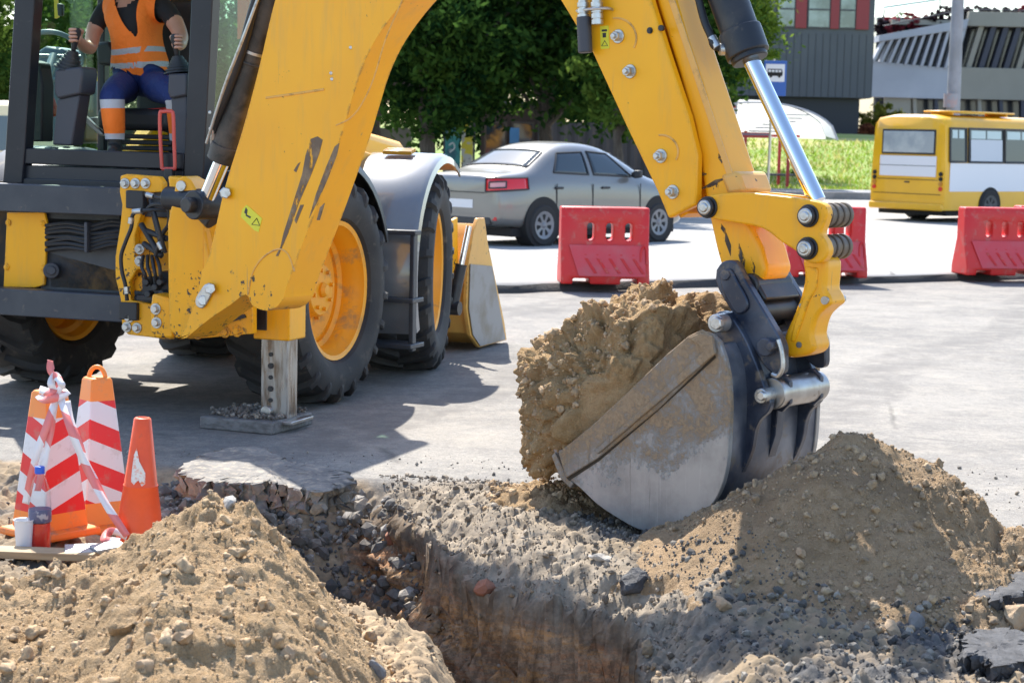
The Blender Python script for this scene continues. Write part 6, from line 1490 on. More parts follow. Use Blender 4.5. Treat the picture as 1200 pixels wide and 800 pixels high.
        ax_ = Vector((-s_*.6, .8, 0)); t = drape('tail_lamp', [(s_*.56, -2.2, .78), (s_*.93, -1.74, .82), (s_*.90, -1.74, .975), (s_*.56, -2.2, .965)], ax_, MAT('tail_lamp_red', (.62, .015, .02), .15, coat=.5), .02)
        drape('lamp_lens', [(s_*.60, -2.16, .83), (s_*.74, -1.98, .84), (s_*.74, -1.98, .92), (s_*.60, -2.16, .915)], ax_, MAT('pale_pink_lens', (.62, .30, .30), .2), .028)
        m = MB(T); m.box((s_*.62, -2.10, .40), (.16, .06, .05)); m.build('rear_reflector', MAT('reflector_red', (.5, .02, .02), .3), r, bevel=.006)
        m = MB(T); m.loft([[(s_*.45, 2.14, .58), (s_*.45, 2.12, .70), (s_*.45, 2.0, .70), (s_*.45, 2.0, .58)], [(s_*.74, 2.0, .60), (s_*.72, 1.95, .76), (s_*.6, 1.85, .74), (s_*.6, 1.85, .6)]]); m.build('headlamp', MAT('headlamp_clear', (.6, .6, .62), .1), r, bevel=.01)
        for y in (-1.31, 1.32):
            m = MB(T); m.cyl((s_*.60, y, .34), (s_*.874, y, .34), .375, seg=40); m.build('wheel_arch', m_shadow, r, bevel=.004)
            road_wheel(r, (s_*.80, y, .305), .305, .19, T, m_alloy)
    drape('rear_window', [(-.60, -1.42, 0), (.60, -1.42, 0), (.50, -.98, 0), (-.50, -.98, 0)], (0, 0, -1), MAT('rear_glass', (.10, .115, .125), .12, 0, spec=.45))
    drape('windscreen', [(-.62, .98, 0), (.62, .98, 0), (.50, .55, 0), (-.50, .55, 0)], (0, 0, -1), m_carglass)
    m = MB(T); m.box((0, -2.165, .60), (.54, .012, .12)); m.build('number_plate', MAT('plain_plate', (.62, .62, .64), .4), r)
    m = MB(T); m.box((0, -2.13, .36), (1.2, .05, .12)); m.build('bumper_insert', m_plastic_d, r, bevel=.02)
    m = MB(T); m.prism([(-.52, -2.185, .76), (.52, -2.185, .76), (.52, -2.180, .765), (-.52, -2.18, .765)], (0, 0, .006)); m.prism([(-.70, -2.118, .985), (.70, -2.118, .985), (.70, -2.112, .99), (-.70, -2.112, .99)], (0, 0, .005)); m.build('boot_seam', m_shadow, r)
    m = MB(T); m.box((0, 0, .20), (1.5, 3.7, .12)); m.build('underbody', m_shadow, r)
    return r
car()
# ================================================================ yellow bus
def bus():
    A_ = R(50); rgt = Vector((math.cos(A_), -math.sin(A_), 0)); dr = Vector((math.sin(A_), math.cos(A_), 0)); W, LN, HT = 2.12, 6.8, 2.38
    corner = at(1107, 240, 38.8); base = Vector((corner.x, corner.y, .02))-rgt*W/2*.93; r = thing('bus', 'small yellow and white bus driving away on the road at the right', 'bus', base, -A_)
    T = Matrix.Translation(base) @ Matrix.Rotation(-A_, 4, 'Z') @ Matrix.Scale(.93, 4)
    by_ = MAT('bus_yellow', (.80, .42, .008), .35, coat=.4, var=(1.2, (.70, .36, .01), .45, .7)); bw = MAT('bus_white', (.70, .70, .73), .4)
    def ring(y, k, zt): h = W/2*k; return [(-h, y, .28), (h, y, .28), (h+.02, y, .70), (h, y, 1.30), (h*.955, y, zt-.16), (h*.86, y, zt-.04), (h*.5, y, zt+.02), (-h*.5, y, zt+.02), (-h*.86, y, zt-.04), (-h*.955, y, zt-.16), (-h, y, 1.30), (-h-.02, y, .70)]
    m = MB(T); m.loft([ring(0, .965, HT-.08), ring(.06, .99, HT-.03), ring(.25, 1, HT), ring(LN-.3, 1, HT), ring(LN-.05, .98, HT-.05), ring(LN, .95, HT-.12)]); m.build('body', by_, r, angle=50)
    m = MB(T); m.box((0, -.012, 1.78), (1.50, .03, .56)); f = m.build('rear_window', MAT('window_rubber', (.02, .02, .022), .5), r, bevel=.03)
    m = MB(T); m.box((0, -.020, 1.78), (1.42, .03, .48)); m.build('pane', MAT('bus_glass_hazy', (.30, .34, .36), .12, 0, spec=.7, var=(1.5, (.45, .48, .48), .45, .62)), f, bevel=.03)
    m = MB(T); m.box((0, -.012, 1.24), (1.58, .026, .46)); m.build('rear_white_panel', bw, r, bevel=.01)
    m = MB(T); m.box((0, -.028, 1.25), (1.58, .004, .010)); m.box((0, -.0225, .94), (1.70, .004, .012)); m.box((0, -.026, .62), (1.9, .004, .012)); m.build('panel_seam', m_shadow, r)
    m = MB(T); m.box((0, -.02, .88), (.12, .03, .03)); m.build('boot_handle', m_plastic_d, r)
    m = MB(T); m.box((0, -.03, .34), (2.06, .10, .16)); m.build('rear_bumper', by_, r, bevel=.03)
    for s_ in (-1, 1):
        for k, (z, mt) in enumerate(((1.08, m_shadow), (.97, m_shadow), (.86, MAT('bus_amber', (.5, .2, .02), .3)), (.75, MAT('bus_red_lamp', (.6, .03, .02), .3)))):
            m = MB(T); m.cyl((s_*.93, .01, z), (s_*.93, -.035, z), .048, seg=20); m.build('rear_lamp', mt, r, bevel=.004)
    x = W/2
    m = MB(T); m.prism([(x+.012, .12, .70), (x+.012, LN-.3, .70), (x+.008, LN-.3, 1.33), (x+.008, .12, 1.33)], (.012, 0, 0)); m.build('side_white_panel', bw, r, bevel=.003)
    for k, (y0, y1, blank) in enumerate(((.10, .68, 0), (.78, 2.05, 1), (2.12, 3.35, 0), (3.42, 4.65, 0), (4.72, 5.9, 0))):
        xs0, xs1 = x+.006, x*.962+.004
        m = MB(T); m.prism([(xs0, y0, 1.36), (xs0, y1, 1.36), (xs1, y1, 2.10), (xs1, y0, 2.10)], (.012, 0, 0)); f = m.build('side_window', m_carglass, r, bevel=.004)
        fr_ = MB(T); pts = [Vector((xs0+.016, y0, 1.36)), Vector((xs0+.016, y1, 1.36)), Vector((xs1+.016, y1, 2.10)), Vector((xs1+.016, y0, 2.10))]; fr_.tube(pts+[pts[0]], .028, 6); fr_.build('frame', m_plastic_d, f)
        if blank: m = MB(T); m.prism([(xs0+.02, y0+.06, 1.37), (xs0+.02, y1-.04, 1.37), (xs1+.035, y1-.04, 1.86), (xs1+.035, y0+.06, 1.86)], (.004, 0, 0)); m.build('blank_panel', MAT('pale_blue_panel', (.50, .53, .58), .4), f)
        m = MB(T); z0 = 1.88; xa = xs0+(xs1-xs0)*(z0-1.36)/.74+.014
        m.prism([(xa, y0+.08, z0), (xa, (y0+y1)/2-.03, z0), (xs1+.016, (y0+y1)/2-.03, 2.06), (xs1+.016, y0+.08, 2.06)], (.006, 0, 0)); m.prism([(xa, (y0+y1)/2+.03, z0), (xa, y1-.08, z0), (xs1+.016, y1-.08, 2.06), (xs1+.016, (y0+y1)/2+.03, 2.06)], (.006, 0, 0)); m.build('vent_pane', MAT('bright_pane', (.40, .50, .52), .1, spec=.8), f)
    m = MB(T); m.box((.5, 1.5, HT+.09), (.75, 2.4, .04)); m.box((.5, .5, HT+.05), (.6, .06, .08)); m.box((.5, 2.5, HT+.05), (.6, .06, .08)); m.build('roof_hatch_rail', by_, r, bevel=.015)
    for s_ in (-1, 1):
        for y in (1.62, 5.2):
            m = MB(T); m.cyl((s_*(x-.3), y, .40), (s_*(x+.028), y, .40), .40, seg=36); m.build('wheel_arch', m_shadow, r, bevel=.003)
            road_wheel(r, (s_*(x-.065), y, .37), .37, .24, T, MAT('dull_bus_rim', (.09, .09, .09), .6))
    m = MB(T); m.box((0, 3.3, .26), (1.9, 6.2, .22)); m.build('underbody', m_shadow, r)
bus()
# ================================================================ red water-filled barriers
m_bar = MAT('barrier_red_plastic', (.62, .012, .012), .42, var=(3, (.55, .03, .025), .45, .7), dirt=(9, (.44, .20, .16), .54, .76))
m_bar2 = MAT('barrier_pinkish_panel', (.62, .06, .075), .5, var=(5, (.55, .10, .11), .45, .7))  # pinker red for the lower panels
def barrier_mesh():
    L_, H_ = .93, .80
    prof = [(-.235, 0), (-.235, .10), (-.115, .42), (-.105, .78), (-.09, H_), (.09, H_), (.105, .78), (.115, .42), (.235, .10), (.235, 0)]
    m = MB(); m.prism([(-L_/2, y, z) for y, z in prof], (L_, 0, 0))
    ob = m.build('tmp', m_bar, bevel=0, recalc=True); cut = MB()
    for k in (-1, 0, 1):
        cut.loft([[(.05+k*.20+.040*math.cos(t), -.3, .535+(.060 if math.sin(t) > 0 else -.045)+.040*math.sin(t)) for t in [2*PI*i/20 for i in range(20)]], [(.05+k*.20+.040*math.cos(t), .3, .535+(.060 if math.sin(t) > 0 else -.045)+.040*math.sin(t)) for t in [2*PI*i/20 for i in range(20)]]])
    for k in (-.25, .25): cut.box((k, 0, .015), (.18, .8, .09))
    for k in (-.2, .25): cut.box((k, 0, .83), (.12, .06, .05))
    co = cut.build('tmpcut', m_bar); bo = ob.modifiers.new('b', 'BOOLEAN'); bo.object = co; bo.operation = 'DIFFERENCE'; bo.solver = 'EXACT'
    dg = bpy.context.evaluated_depsgraph_get(); dg.update(); me = bpy.data.meshes.new_from_object(ob.evaluated_get(dg)); me.name = 'barrier_shell'
    for o in (ob, co): bpy.data.objects.remove(o)
    return me
BME = barrier_mesh()
def barrier(loc, rz, label):
    r = thing('water_barrier', label, 'road barrier', loc, rz, 'red plastic barriers along the edge of the works')
    o = bpy.data.objects.new('shell', BME); C.objects.link(o); o.parent = r; b = o.modifiers.new('b', 'BEVEL'); b.width = .018; b.segments = 3; b.limit_method = 'ANGLE'; b.angle_limit = R(40)
    T = WM(r)
    for s_ in (-1, 1):
        m = MB(T)
        m.prism([(-.28, s_*.246, .085), (.42, s_*.246, .085), (.42, s_*.137, .405), (-.38, s_*.137, .405)], (0, s_*.010, 0)); p = m.build('lower_panel', m_bar2, r, bevel=.008)
        m = MB(T)
        for k in range(5):
            x0 = -.22+k*.125; m.prism([(x0+.10, s_*.240, .12), (x0+.135, s_*.240, .12), (x0+.035, s_*.186, .27), (x0, s_*.186, .27)], (0, s_*.014, 0)); m.prism([(x0, s_*.172, .30), (x0+.03, s_*.172, .30), (x0+.02, s_*.152, .345), (x0-.01, s_*.152, .345)], (0, s_*.012, 0))
        m.build('chevron_rib', m_bar, p, bevel=.004, split=False)
        m = MB(T); m.tube([(.37, s_*.20, .24), (.38, s_*.17, .36), (.415, s_*.16, .40), (.435, s_*.18, .33), (.43, s_*.21, .22)], .012, 8, smooth_n=4); m.build('handle_loop', m_bar, r)
    return r
for x, y, rz, lb in ((706, 334.5, R(4), 'red plastic barrier standing in front of the silver car'), (963, 326.5, R(8), 'red plastic barrier half hidden behind the tipping link of the arm'), (1166, 324, R(10), 'red plastic barrier at the right in front of the bus, left of a pair')):
    g = gnd(x, y, .06); barrier((g.x, g.y, .088), rz, lb)
g = gnd(1228, 319, .06); barrier((g.x, g.y, .088), R(12), 'red plastic barrier cut by the right edge of the picture')
# ================================================================ trees
def leaf_mat(name, c1, c2):
    m = bpy.data.materials.new(name); m.use_nodes = True; nt = m.node_tree; nt.nodes.clear(); o = N(nt, 'ShaderNodeOutputMaterial')
    d = N(nt, 'ShaderNodeBsdfDiffuse'); t = N(nt, 'ShaderNodeBsdfTranslucent'); mx = N(nt, 'ShaderNodeMixShader', inp={0: .42})
    a = N(nt, 'ShaderNodeAttribute'); a.attribute_name = 'tone'; c = ramp(nt, a.outputs['Fac'], [(0, c1), (1, c2)])
    nt.links.new(c, d.inputs[0]); nt.links.new(mix(nt, .5, c, (.20, .26, .02), 'MULTIPLY') if False else c, t.inputs[0])
    nt.links.new(d.outputs[0], mx.inputs[1]); nt.links.new(t.outputs[0], mx.inputs[2]); nt.links.new(mx.outputs[0], o.inputs[0]); return m
m_bark = MAT('bark', (.06, .048, .038), .9, scale=(6, 6, 1), var=(6, (.11, .09, .07), .4, .65), bmp=(12, .8, .03))
def leaves(seed, rx, ry, rz, n_cl, per, leaf, droop=0.0, hollow=.25):
    r = np.random.RandomState(seed); C0 = []
    while len(C0) < n_cl:
        p = r.uniform(-1, 1, 3); d = np.linalg.norm(p)
        lump = 1+.30*math.sin(3.1*p[0]+seed)*math.cos(2.7*p[2]+seed*2)+.12*math.sin(7*p[1]+5*p[2]+seed)
        if hollow < d < .86*lump: C0.append(p)
    C0 = np.array(C0); sz = r.uniform(.55, 1.25, n_cl)
    n = n_cl*per; ci = np.repeat(np.arange(n_cl), per)
    off = r.normal(size=(n, 3))*np.array([.42, .42, .30])*sz[ci][:, None]*min(rx, rz)*.30
    off[:, 2] -= droop*np.abs(off[:, 0])
    P = C0[ci]*np.array([rx, ry, rz])+off
    nrm = r.normal(size=(n, 3))+np.array([0, 0, .5]); nrm /= np.linalg.norm(nrm, axis=1)[:, None]
    u = np.cross(nrm, r.normal(size=(n, 3))); u /= np.linalg.norm(u, axis=1)[:, None]; v = np.cross(nrm, u)
    s = leaf*r.uniform(.6, 1.3, n)[:, None]
    V = np.stack([P-u*s, P-v*s*.45+u*s*.05, P+u*s, P+v*s*.45+u*s*.05], 1).reshape(-1, 3)
    tone = np.clip(np.repeat(r.uniform(0, .7, n_cl)[ci]+r.normal(size=n)*.18, 4), 0, 1)
    return V, np.arange(n*4).reshape(-1, 4), tone, C0*np.array([rx, ry, rz])
def tree(loc, h_tr, r_tr, crown, mat, seed, label, n_cl=120, per=110, leaf=.10, name='tree', group=None, hollow=.25, low=0.0):
    rx, ry, rz = crown; loc = Vector(loc)
    t = thing(name, label, 'tree', loc, 0, group)
    V, Q, tone, C0 = leaves(seed, rx, ry, rz, n_cl, per, leaf, hollow=hollow)
    cz = h_tr+rz*.72-low; V = V+np.array([loc.x, loc.y, loc.z+cz])
    o = np_mesh('crown', V, Q, mat, t); vattr(o, 'tone', tone)
    m = MB(); m.tube([loc+Vector((0, 0, -.1)), loc+Vector((.03, .02, h_tr*.5)), loc+Vector((-.04, .05, h_tr)), loc+Vector((.05, 0, cz+rz*.4))], [r_tr*1.25, r_tr, r_tr*.85, r_tr*.3], 12, smooth_n=5)
    rr = np.random.RandomState(seed+1)
    for k in range(9):
        c = C0[rr.randint(len(C0))]; b = loc+Vector((0, 0, h_tr*rr.uniform(.8, 1.15))); e = loc+Vector((c[0], c[1], c[2]+cz)); md = b.lerp(e, .5)+Vector((0, 0, .25))
        m.tube([b, md, e], [r_tr*.45, r_tr*.25, r_tr*.08], 7, smooth_n=4)
    m.build('trunk', m_bark, t, split=False); return t
m_lf_dark = leaf_mat('dark_foliage', (.009, .030, .010), (.085, .165, .028))
m_lf_mid = leaf_mat('mid_foliage', (.030, .070, .014), (.13, .20, .035))
m_lf_light = leaf_mat('light_foliage', (.060, .11, .018), (.22, .30, .05))
def tp(x, Y, z=0): p = at(x, 160, Y); return (p.x, p.y, z)
tree(tp(500, 40), 2.3, .17, (2.7, 2.4, 2.3), m_lf_dark, 1, 'dense dark broadleaf tree with a bare trunk behind the front mudguard', 170, 120, .10)
tree(tp(640, 41), 2.2, .16, (2.9, 2.4, 2.4), m_lf_dark, 2, 'broad dark tree above the roof of the silver car', 190, 120, .10)
tree(tp(725, 37), 1.9, .10, (1.0, 1.0, 1.5), m_lf_mid, 3, 'light green sapling in front of the dark tree, left of the dipper', 60, 90, .085)
tree(tp(440, 46), 2.3, .16, (2.8, 2.4, 2.8), m_lf_dark, 4, 'dark tree behind the boom, above the pale wall', 150, 110, .11)
tree(tp(770, 50), 2.4, .16, (2.8, 2.4, 2.8), m_lf_dark, 5, 'dark green tree behind the dipper casing', 150, 110, .11)
tree(tp(832, 66), 3.2, .18, (2.6, 2.2, 3.2), m_lf_light, 6, 'bright green tree between the dipper and the dark building', 150, 100, .11, low=.0)
tree(tp(-15, 42), 2.2, .17, (2.2, 2.0, 2.6), m_lf_mid, 7, 'green tree at the left edge beyond the cab', 140, 100, .10, low=.5)
tree(tp(85, 48), 2.2, .17, (2.6, 2.2, 2.8), m_lf_mid, 8, 'green tree seen through the left half of the cab windscreen', 150, 100, .11, low=.6)
tree(tp(190, 46), 2.2, .17, (2.6, 2.2, 2.8), m_lf_mid, 9, 'green tree seen behind the operator through the cab', 150, 100, .11, low=.6)
tree(tp(285, 49), 2.2, .17, (2.4, 2.2, 2.8), m_lf_mid, 10, 'green tree seen through the right side window of the cab', 150, 100, .11, low=.6)
tree(tp(370, 52), 2.2, .17, (2.8, 2.2, 2.8), m_lf_dark, 11, 'dark tree hidden mostly by the upper boom', 140, 100, .11)
tree(tp(570, 55), 2.4, .18, (3.6, 2.4, 3.6), m_lf_dark, 12, 'tall dark tree standing at the back between the other two', 190, 110, .13)
tree(tp(690, 58), 2.4, .18, (3.4, 2.4, 3.6), m_lf_dark, 13, 'tall dark tree at the back, right of the silver car', 180, 110, .13)
tree(tp(1034, 90, 1.6), .3, .08, (1.1, 1.0, .95), leaf_mat('yellow_green_shrub', (.10, .13, .02), (.34, .30, .06)), 14, 'yellow green round shrub left of the bus roof', 45, 80, .10, name='shrub')
tree(tp(1018, 84, 1.6), .1, .05, (.8, .6, .5), leaf_mat('red_shrub', (.10, .03, .02), (.26, .10, .05)), 15, 'low reddish shrub in front of the yellow green one', 25, 60, .09, name='shrub')
tree(tp(862, 62, .5), .1, .04, (.35, .3, .45), m_lf_light, 16, 'small leafy plant with pale flowers beside the shelter frame', 16, 40, .07, name='shrub')
tree(tp(940, 60, .5), .1, .03, (.3, .3, .35), m_lf_light, 17, 'small green weed on the grass bank right of the shelter', 14, 40, .07, name='shrub')
tree(tp(1024, 150, 3), 3, .2, (2.6, 2.2, 3.5), m_lf_mid, 18, 'distant green tree seen in the gap between the two buildings', 90, 80, .16)
# ================================================================ walls, fence and kiosk behind the car
def wbox(x0, x1, Y, z0, z1, d):
    a, b = at(x0, 160, Y), at(x1, 160, Y); m = MB(); m.box(((a.x+b.x)/2, Y+d/2, (z0+z1)/2), (b.x-a.x, d, z1-z0)); return m
o = wbox(395, 482, 50, 0, 1.75, .25).build('boundary_wall', MAT('beige_render', (.22, .20, .16), .9, var=(2, (.16, .15, .12), .4, .65), bmp=(20, .3, .01)), bevel=.01); tag(o, 'low beige wall in the shade of the trees, left of the trunk', 'wall')
fn = thing('metal_fence', 'dark corrugated metal fence behind the car and the dipper', 'fence', (at(760, 160, 49).x, 49, 0))
m = MB(); xa, xb = at(632, 160, 49).x, at(806, 160, 49).x; n = int((xb-xa)/.09); pts = []
for i in range(n+1): pts.append((xa+(xb-xa)*i/n, 49+(.0 if (i//2) % 2 else .05), 0))
for i in range(n): m.quad(pts[i], pts[i+1], (pts[i+1][0], pts[i+1][1], 1.98), (pts[i][0], pts[i][1], 1.98))
fp = m.build('fence_sheet', MAT('graphite_sheet', (.032, .034, .042), .5, var=(1, (.05, .05, .06), .4, .6)), fn, flat=True, recalc=False); sm = fp.modifiers.new('t', 'SOLIDIFY'); sm.thickness = .01
m = MB()
for k in range(6): m.box((xa+(xb-xa)*k/5, 49.12, 1.0), (.08, .08, 2.0))
m.build('fence_post', m_frame, fn)
m = MB(); m.box(((xa+xb)/2, 49.1, 1.99), (xb-xa, .10, .03)); m.build('fence_cap', m_frame, fn)
# kiosk with dark windows
kx0, kx1 = at(563, 160, 51).x, at(662, 160, 51).x
ks = thing('kiosk', 'low brown kiosk with dark windows in the shade behind the car', 'kiosk', ((kx0+kx1)/2, 52, 0))
m = MB(); m.box(((kx0+kx1)/2, 52, 1.2), (kx1-kx0, 2, 2.4)); m.build('wall', MAT('kiosk_brown', (.06, .035, .025), .7), ks, bevel=.02)
for k in range(3):
    cx = kx0+(kx1-kx0)*(.18+.32*k); m = MB(); m.box((cx, 50.985, 1.35), (.62, .04, 1.3)); f = m.build('window', MAT('kiosk_frame', (.10, .07, .05), .5), ks, bevel=.01); m = MB(); m.box((cx, 50.96, 1.35), (.50, .03, 1.18)); m.build('pane', m_carglass, f)
m = MB(); m.box(((kx0+kx1)/2, 52, 2.46), (kx1-kx0+.3, 2.3, .12)); m.build('roof', m_frame, ks, bevel=.02)
a = at(603, 150, 50.4); m = MB(); m.box((a.x, 50.85, 1.62), (.26, .05, .42)); tag(m.build('small_sign', MAT('light_blue_sign', (.10, .30, .55), .5), bevel=.01), 'small light blue sign on the kiosk above the car roof', 'sign')
# poster column
a = at(541, 160, 44); pk = thing('poster_board', 'upright poster board in blue, green and yellow beside the tree trunk', 'poster board', (a.x, 44, 0))
m = MB(); m.box((a.x-.20, 44, 1.15), (.36, .10, 1.75)); p1 = m.build('blue_poster', MAT('blue_green_poster', (.02, .10, .14), .5, var=(3.2, (.03, .22, .22), .44, .5), dirt=(7, (.35, .42, .40), .60, .64)), pk, bevel=.01)
m = MB(); m.box((a.x+.13, 43.99, 1.15), (.26, .10, 1.75)); p2 = m.build('yellow_poster', MAT('white_yellow_poster', (.38, .38, .36), .5, var=(4.5, (.5, .42, .03), .48, .52), dirt=(8, (.03, .03, .02), .58, .62)), pk, bevel=.01)
m = MB()
m.box((a.x-.20, 43.94, 1.62), (.20, .006, .05)); m.tube([Vector((a.x-.27, 43.94, 1.2)), Vector((a.x-.16, 43.94, 1.3)), Vector((a.x-.2, 43.94, 1.42)), Vector((a.x-.29, 43.94, 1.36))], .018, 8, smooth_n=4); m.build('poster_mark', MAT('poster_pale_mark', (.5, .55, .55), .5), pk)
m = MB(); m.box((a.x-.05, 44.02, .14), (.6, .2, .28)); m.box((a.x-.40, 44.02, 1.1), (.05, .12, 2.1)); m.box((a.x+.29, 44.02, 1.1), (.05, .12, 2.1)); m.build('frame', m_frame, pk)
o = wbox(-260, 420, 56, 0, 2.2, .3).build('garden_wall', MAT('dark_green_wall', (.05, .06, .05), .9, var=(1, (.08, .085, .06), .4, .6))); tag(o, 'long dull green wall far behind the loader and its cab', 'wall')
# parked cream van at the left edge
def van():
    a = at(-46, 200, 30); T = Matrix.Translation((a.x, a.y, .0)) @ Matrix.Rotation(R(-70), 4, 'Z'); r = thing('parked_van', 'cream van parked behind the cab at the left edge', 'van', (a.x, a.y, 0), R(-70))
    m = MB(T); hw = .85
    def ring(y, zt, k): return [(-hw*k, y, .3), (hw*k, y, .3), (hw*k, y, 1.1), (hw*.93*k, y, zt-.08), (hw*.8*k, y, zt), (-hw*.8*k, y, zt), (-hw*.93*k, y, zt-.08), (-hw*k, y, 1.1)]
    m.loft([ring(-2.1, 1.85, .95), ring(-2.0, 1.95, 1), ring(.9, 1.98, 1), ring(1.35, 1.7, .99), ring(1.75, 1.2, .98), ring(2.2, 1.0, .94)]); m.build('body', MAT('cream_paint', (.72, .60, .36), .4, coat=.4), r, angle=40)
    for s_ in (-1, 1):
        for y0, y1 in ((-1.7, -.6), (-.45, .85)): m = MB(T); m.prism([(s_*hw*.995, y0, 1.2), (s_*hw*.995, y1, 1.2), (s_*hw*.95, y1, 1.74), (s_*hw*.95, y0, 1.74)], (s_*.012, 0, 0)); m.build('side_window', m_carglass, r)
        for y in (-1.35, 1.45):
            m = MB(T); m.cyl((s_*.6, y, .36), (s_*.856, y, .36), .40, seg=32); m.build('wheel_arch', m_shadow, r); road_wheel(r, (s_*.78, y, .32), .32, .2, T, m_alloy)
van()
# red sign beyond the cab
a = at(294, 20, 30); sg = thing('red_sign', 'red banner on a post seen between the cab and the boom', 'sign', (a.x, 30, 0))
m = MB(); m.box((a.x, 30, a.z+.35), (.42, .04, 1.4)); m.build('banner', MAT('banner_red', (.75, .09, .06), .5), sg, bevel=.005); m = MB(); m.cyl((a.x+.26, 30.05, 0), (a.x+.26, 30.05, a.z+1.1), .035); m.box((a.x+.1, 30.05, a.z+1.06), (.5, .03, .03)); m.build('post', m_zinc, sg)
# ================================================================ bus stop: shelter and sign
def shelter():
    Y = 57.0; s = FPX/Y; a = at(905, 215, Y); zb = .22
    r = thing('bus_shelter', 'bus shelter with a curved white canopy on red posts', 'bus shelter', (a.x, Y, zb))
    xl, xr = at(846, 140, Y).x, at(976, 140, Y).x
    red = MAT('shelter_red', (.42, .02, .025), .4)
    wht = blade_mat('canopy_white', (.84, .84, .83)); m = MB(); n = 14; arc = []
    for i in range(n+1):
        t = i/n; x = xl+(xr-xl)*t; z = 2.15+.95*math.sin(PI*(.30+.70*t)) if t > .0 else 2.95; arc.append((x, z))
    arc = [(xl+(xr-xl)*t, 1.72+1.06*math.sqrt(max(0, 1-((t-.30)/.70)**2)) if t > .30 else 2.78-.05*((.3-t)/.3)**2) for t in [i/18 for i in range(19)]]
    vs = [(x, Y-1.0+2.2*w_, z+.10*w_) for w_ in (0, .5, 1) for x, z in arc]; nA = len(arc)
    m.add(vs, [(k*nA+i, k*nA+i+1, (k+1)*nA+i+1, (k+1)*nA+i) for k in (0, 1) for i in range(nA-1)]); cp = m.build('canopy', wht, r, recalc=False)
    m = MB(); yb = Y+1.19; gp = [(x, yb, z+.06) for x, z in arc]; cN = len(gp); m.add(gp+[(x, yb, min(z-.02, 1.74)) for x, _, z in gp], [(i, i+1, cN+i+1, cN+i) for i in range(cN-1)]); m.build('backlit_gable', wht, r, recalc=False)  # translucent gable set at the back so direct sun brightens it
    m = MB(); m.tube([(x, Y-1.0, z-.02) for x, z in arc], .03, 6); m.build('canopy_rim', MAT('canopy_rim_grey', (.5, .5, .52), .5), r)
    m = MB()
    for k in range(7):
        f = .30+.04*k; i = f*18; x = xl+(xr-xl)*f; z0 = np.interp(x, [q[0] for q in arc], [q[1] for q in arc])
        m.prism([(x-.5+.06*k, Y-1.012, 1.80+.10*k), (x+.35+.05*k, Y-1.012, 1.80+.10*k), (x+.35+.05*k, Y-1.012, 1.84+.10*k), (x-.5+.06*k, Y-1.012, 1.84+.10*k)], (0, .004, 0))
    m.build('louvre', MAT('louvre_grey', (.18, .21, .26), .5), r, split=False)
    for x, y in ((868, Y-.9), (918, Y-.9), (868, Y+1.0), (918, Y+1.0)):
        p = at(x, 200, Y); m = MB(); m.box((p.x, y, 1.0+zb/2), (.09, .09, 1.85-zb)); m.build('post', red, r)
    p0, p1 = at(862, 150, Y).x, at(893, 150, Y).x; m = MB(); m.box(((p0+p1)/2, Y-.95, 1.80), (p1-p0+.2, .1, .16)); m.build('fascia', red, r); m = MB(); m.box(((p0+p1)/2+.5, Y+1.0, 1.80), (p1-p0+1.6, .08, .08)); m.build('rear_beam', red, r)
    m = MB(); q = at(848, 128, Y); m.box((q.x+.05, Y-1.03, q.z), (.5, .03, .34)); f = m.build('name_board', MAT('board_white', (.6, .58, .56), .5), r); m = MB(); m.box((q.x+.05, Y-1.05, q.z+.05), (.40, .012, .05)); m.box((q.x+.02, Y-1.05, q.z-.07), (.32, .012, .05)); m.build('board_text_strip', red, f, split=False)
    m = MB(); m.box(((p0+p1)/2+.5, Y+.7, .62), (2.0, .4, .06)); m.build('bench', m_frame, r)
shelter()
Ys = 50.0; a = at(908, 92, Ys); b = at(899.5, 225, Ys)
sg = thing('bus_stop_sign', 'blue and white bus stop sign on a thin grey pole', 'bus stop sign', (b.x, Ys, .06))
m = MB(); m.cyl((b.x, Ys+.03, .05), (b.x+.04, Ys+.03, a.z+.5), .035, seg=14); m.build('pole', m_zinc, sg)
hw, hh = .30, .46; cx, cz = a.x, a.z
m = MB(); m.box((cx, Ys-.01, cz), (2*hw, .03, 2*hh)); pnl = m.build('sign_plate', MAT('sign_blue', (.01, .10, .42), .4), sg, bevel=.01)
m = MB(); m.box((cx, Ys-.029, cz+.14), (.50, .008, .46)); m.build('white_field', MAT('sign_white', (.72, .74, .78), .4), pnl)
m = MB(); Yb = Ys-.037
m.prism([(cx-.20, Yb, cz+.06), (cx+.19, Yb, cz+.06), (cx+.20, Yb, cz+.16), (cx+.17, Yb, cz+.245), (cx-.20, Yb, cz+.245)], (0, .006, 0))
bsym = m.build('bus_symbol', m_shadow, pnl)
m = MB()
for k in range(4): m.box((cx-.145+.09*k, Ys-.039, cz+.19), (.065, .004, .06))
m.build('symbol_window', MAT('sign_white2', (.72, .74, .78), .4), pnl, split=False)
m = MB()
for k in (-.11, .11): m.cyl((cx+k, Ys-.034, cz+.05), (cx+k, Ys-.042, cz+.05), .035, seg=16)
m.build('symbol_wheel', m_shadow, pnl, split=False)
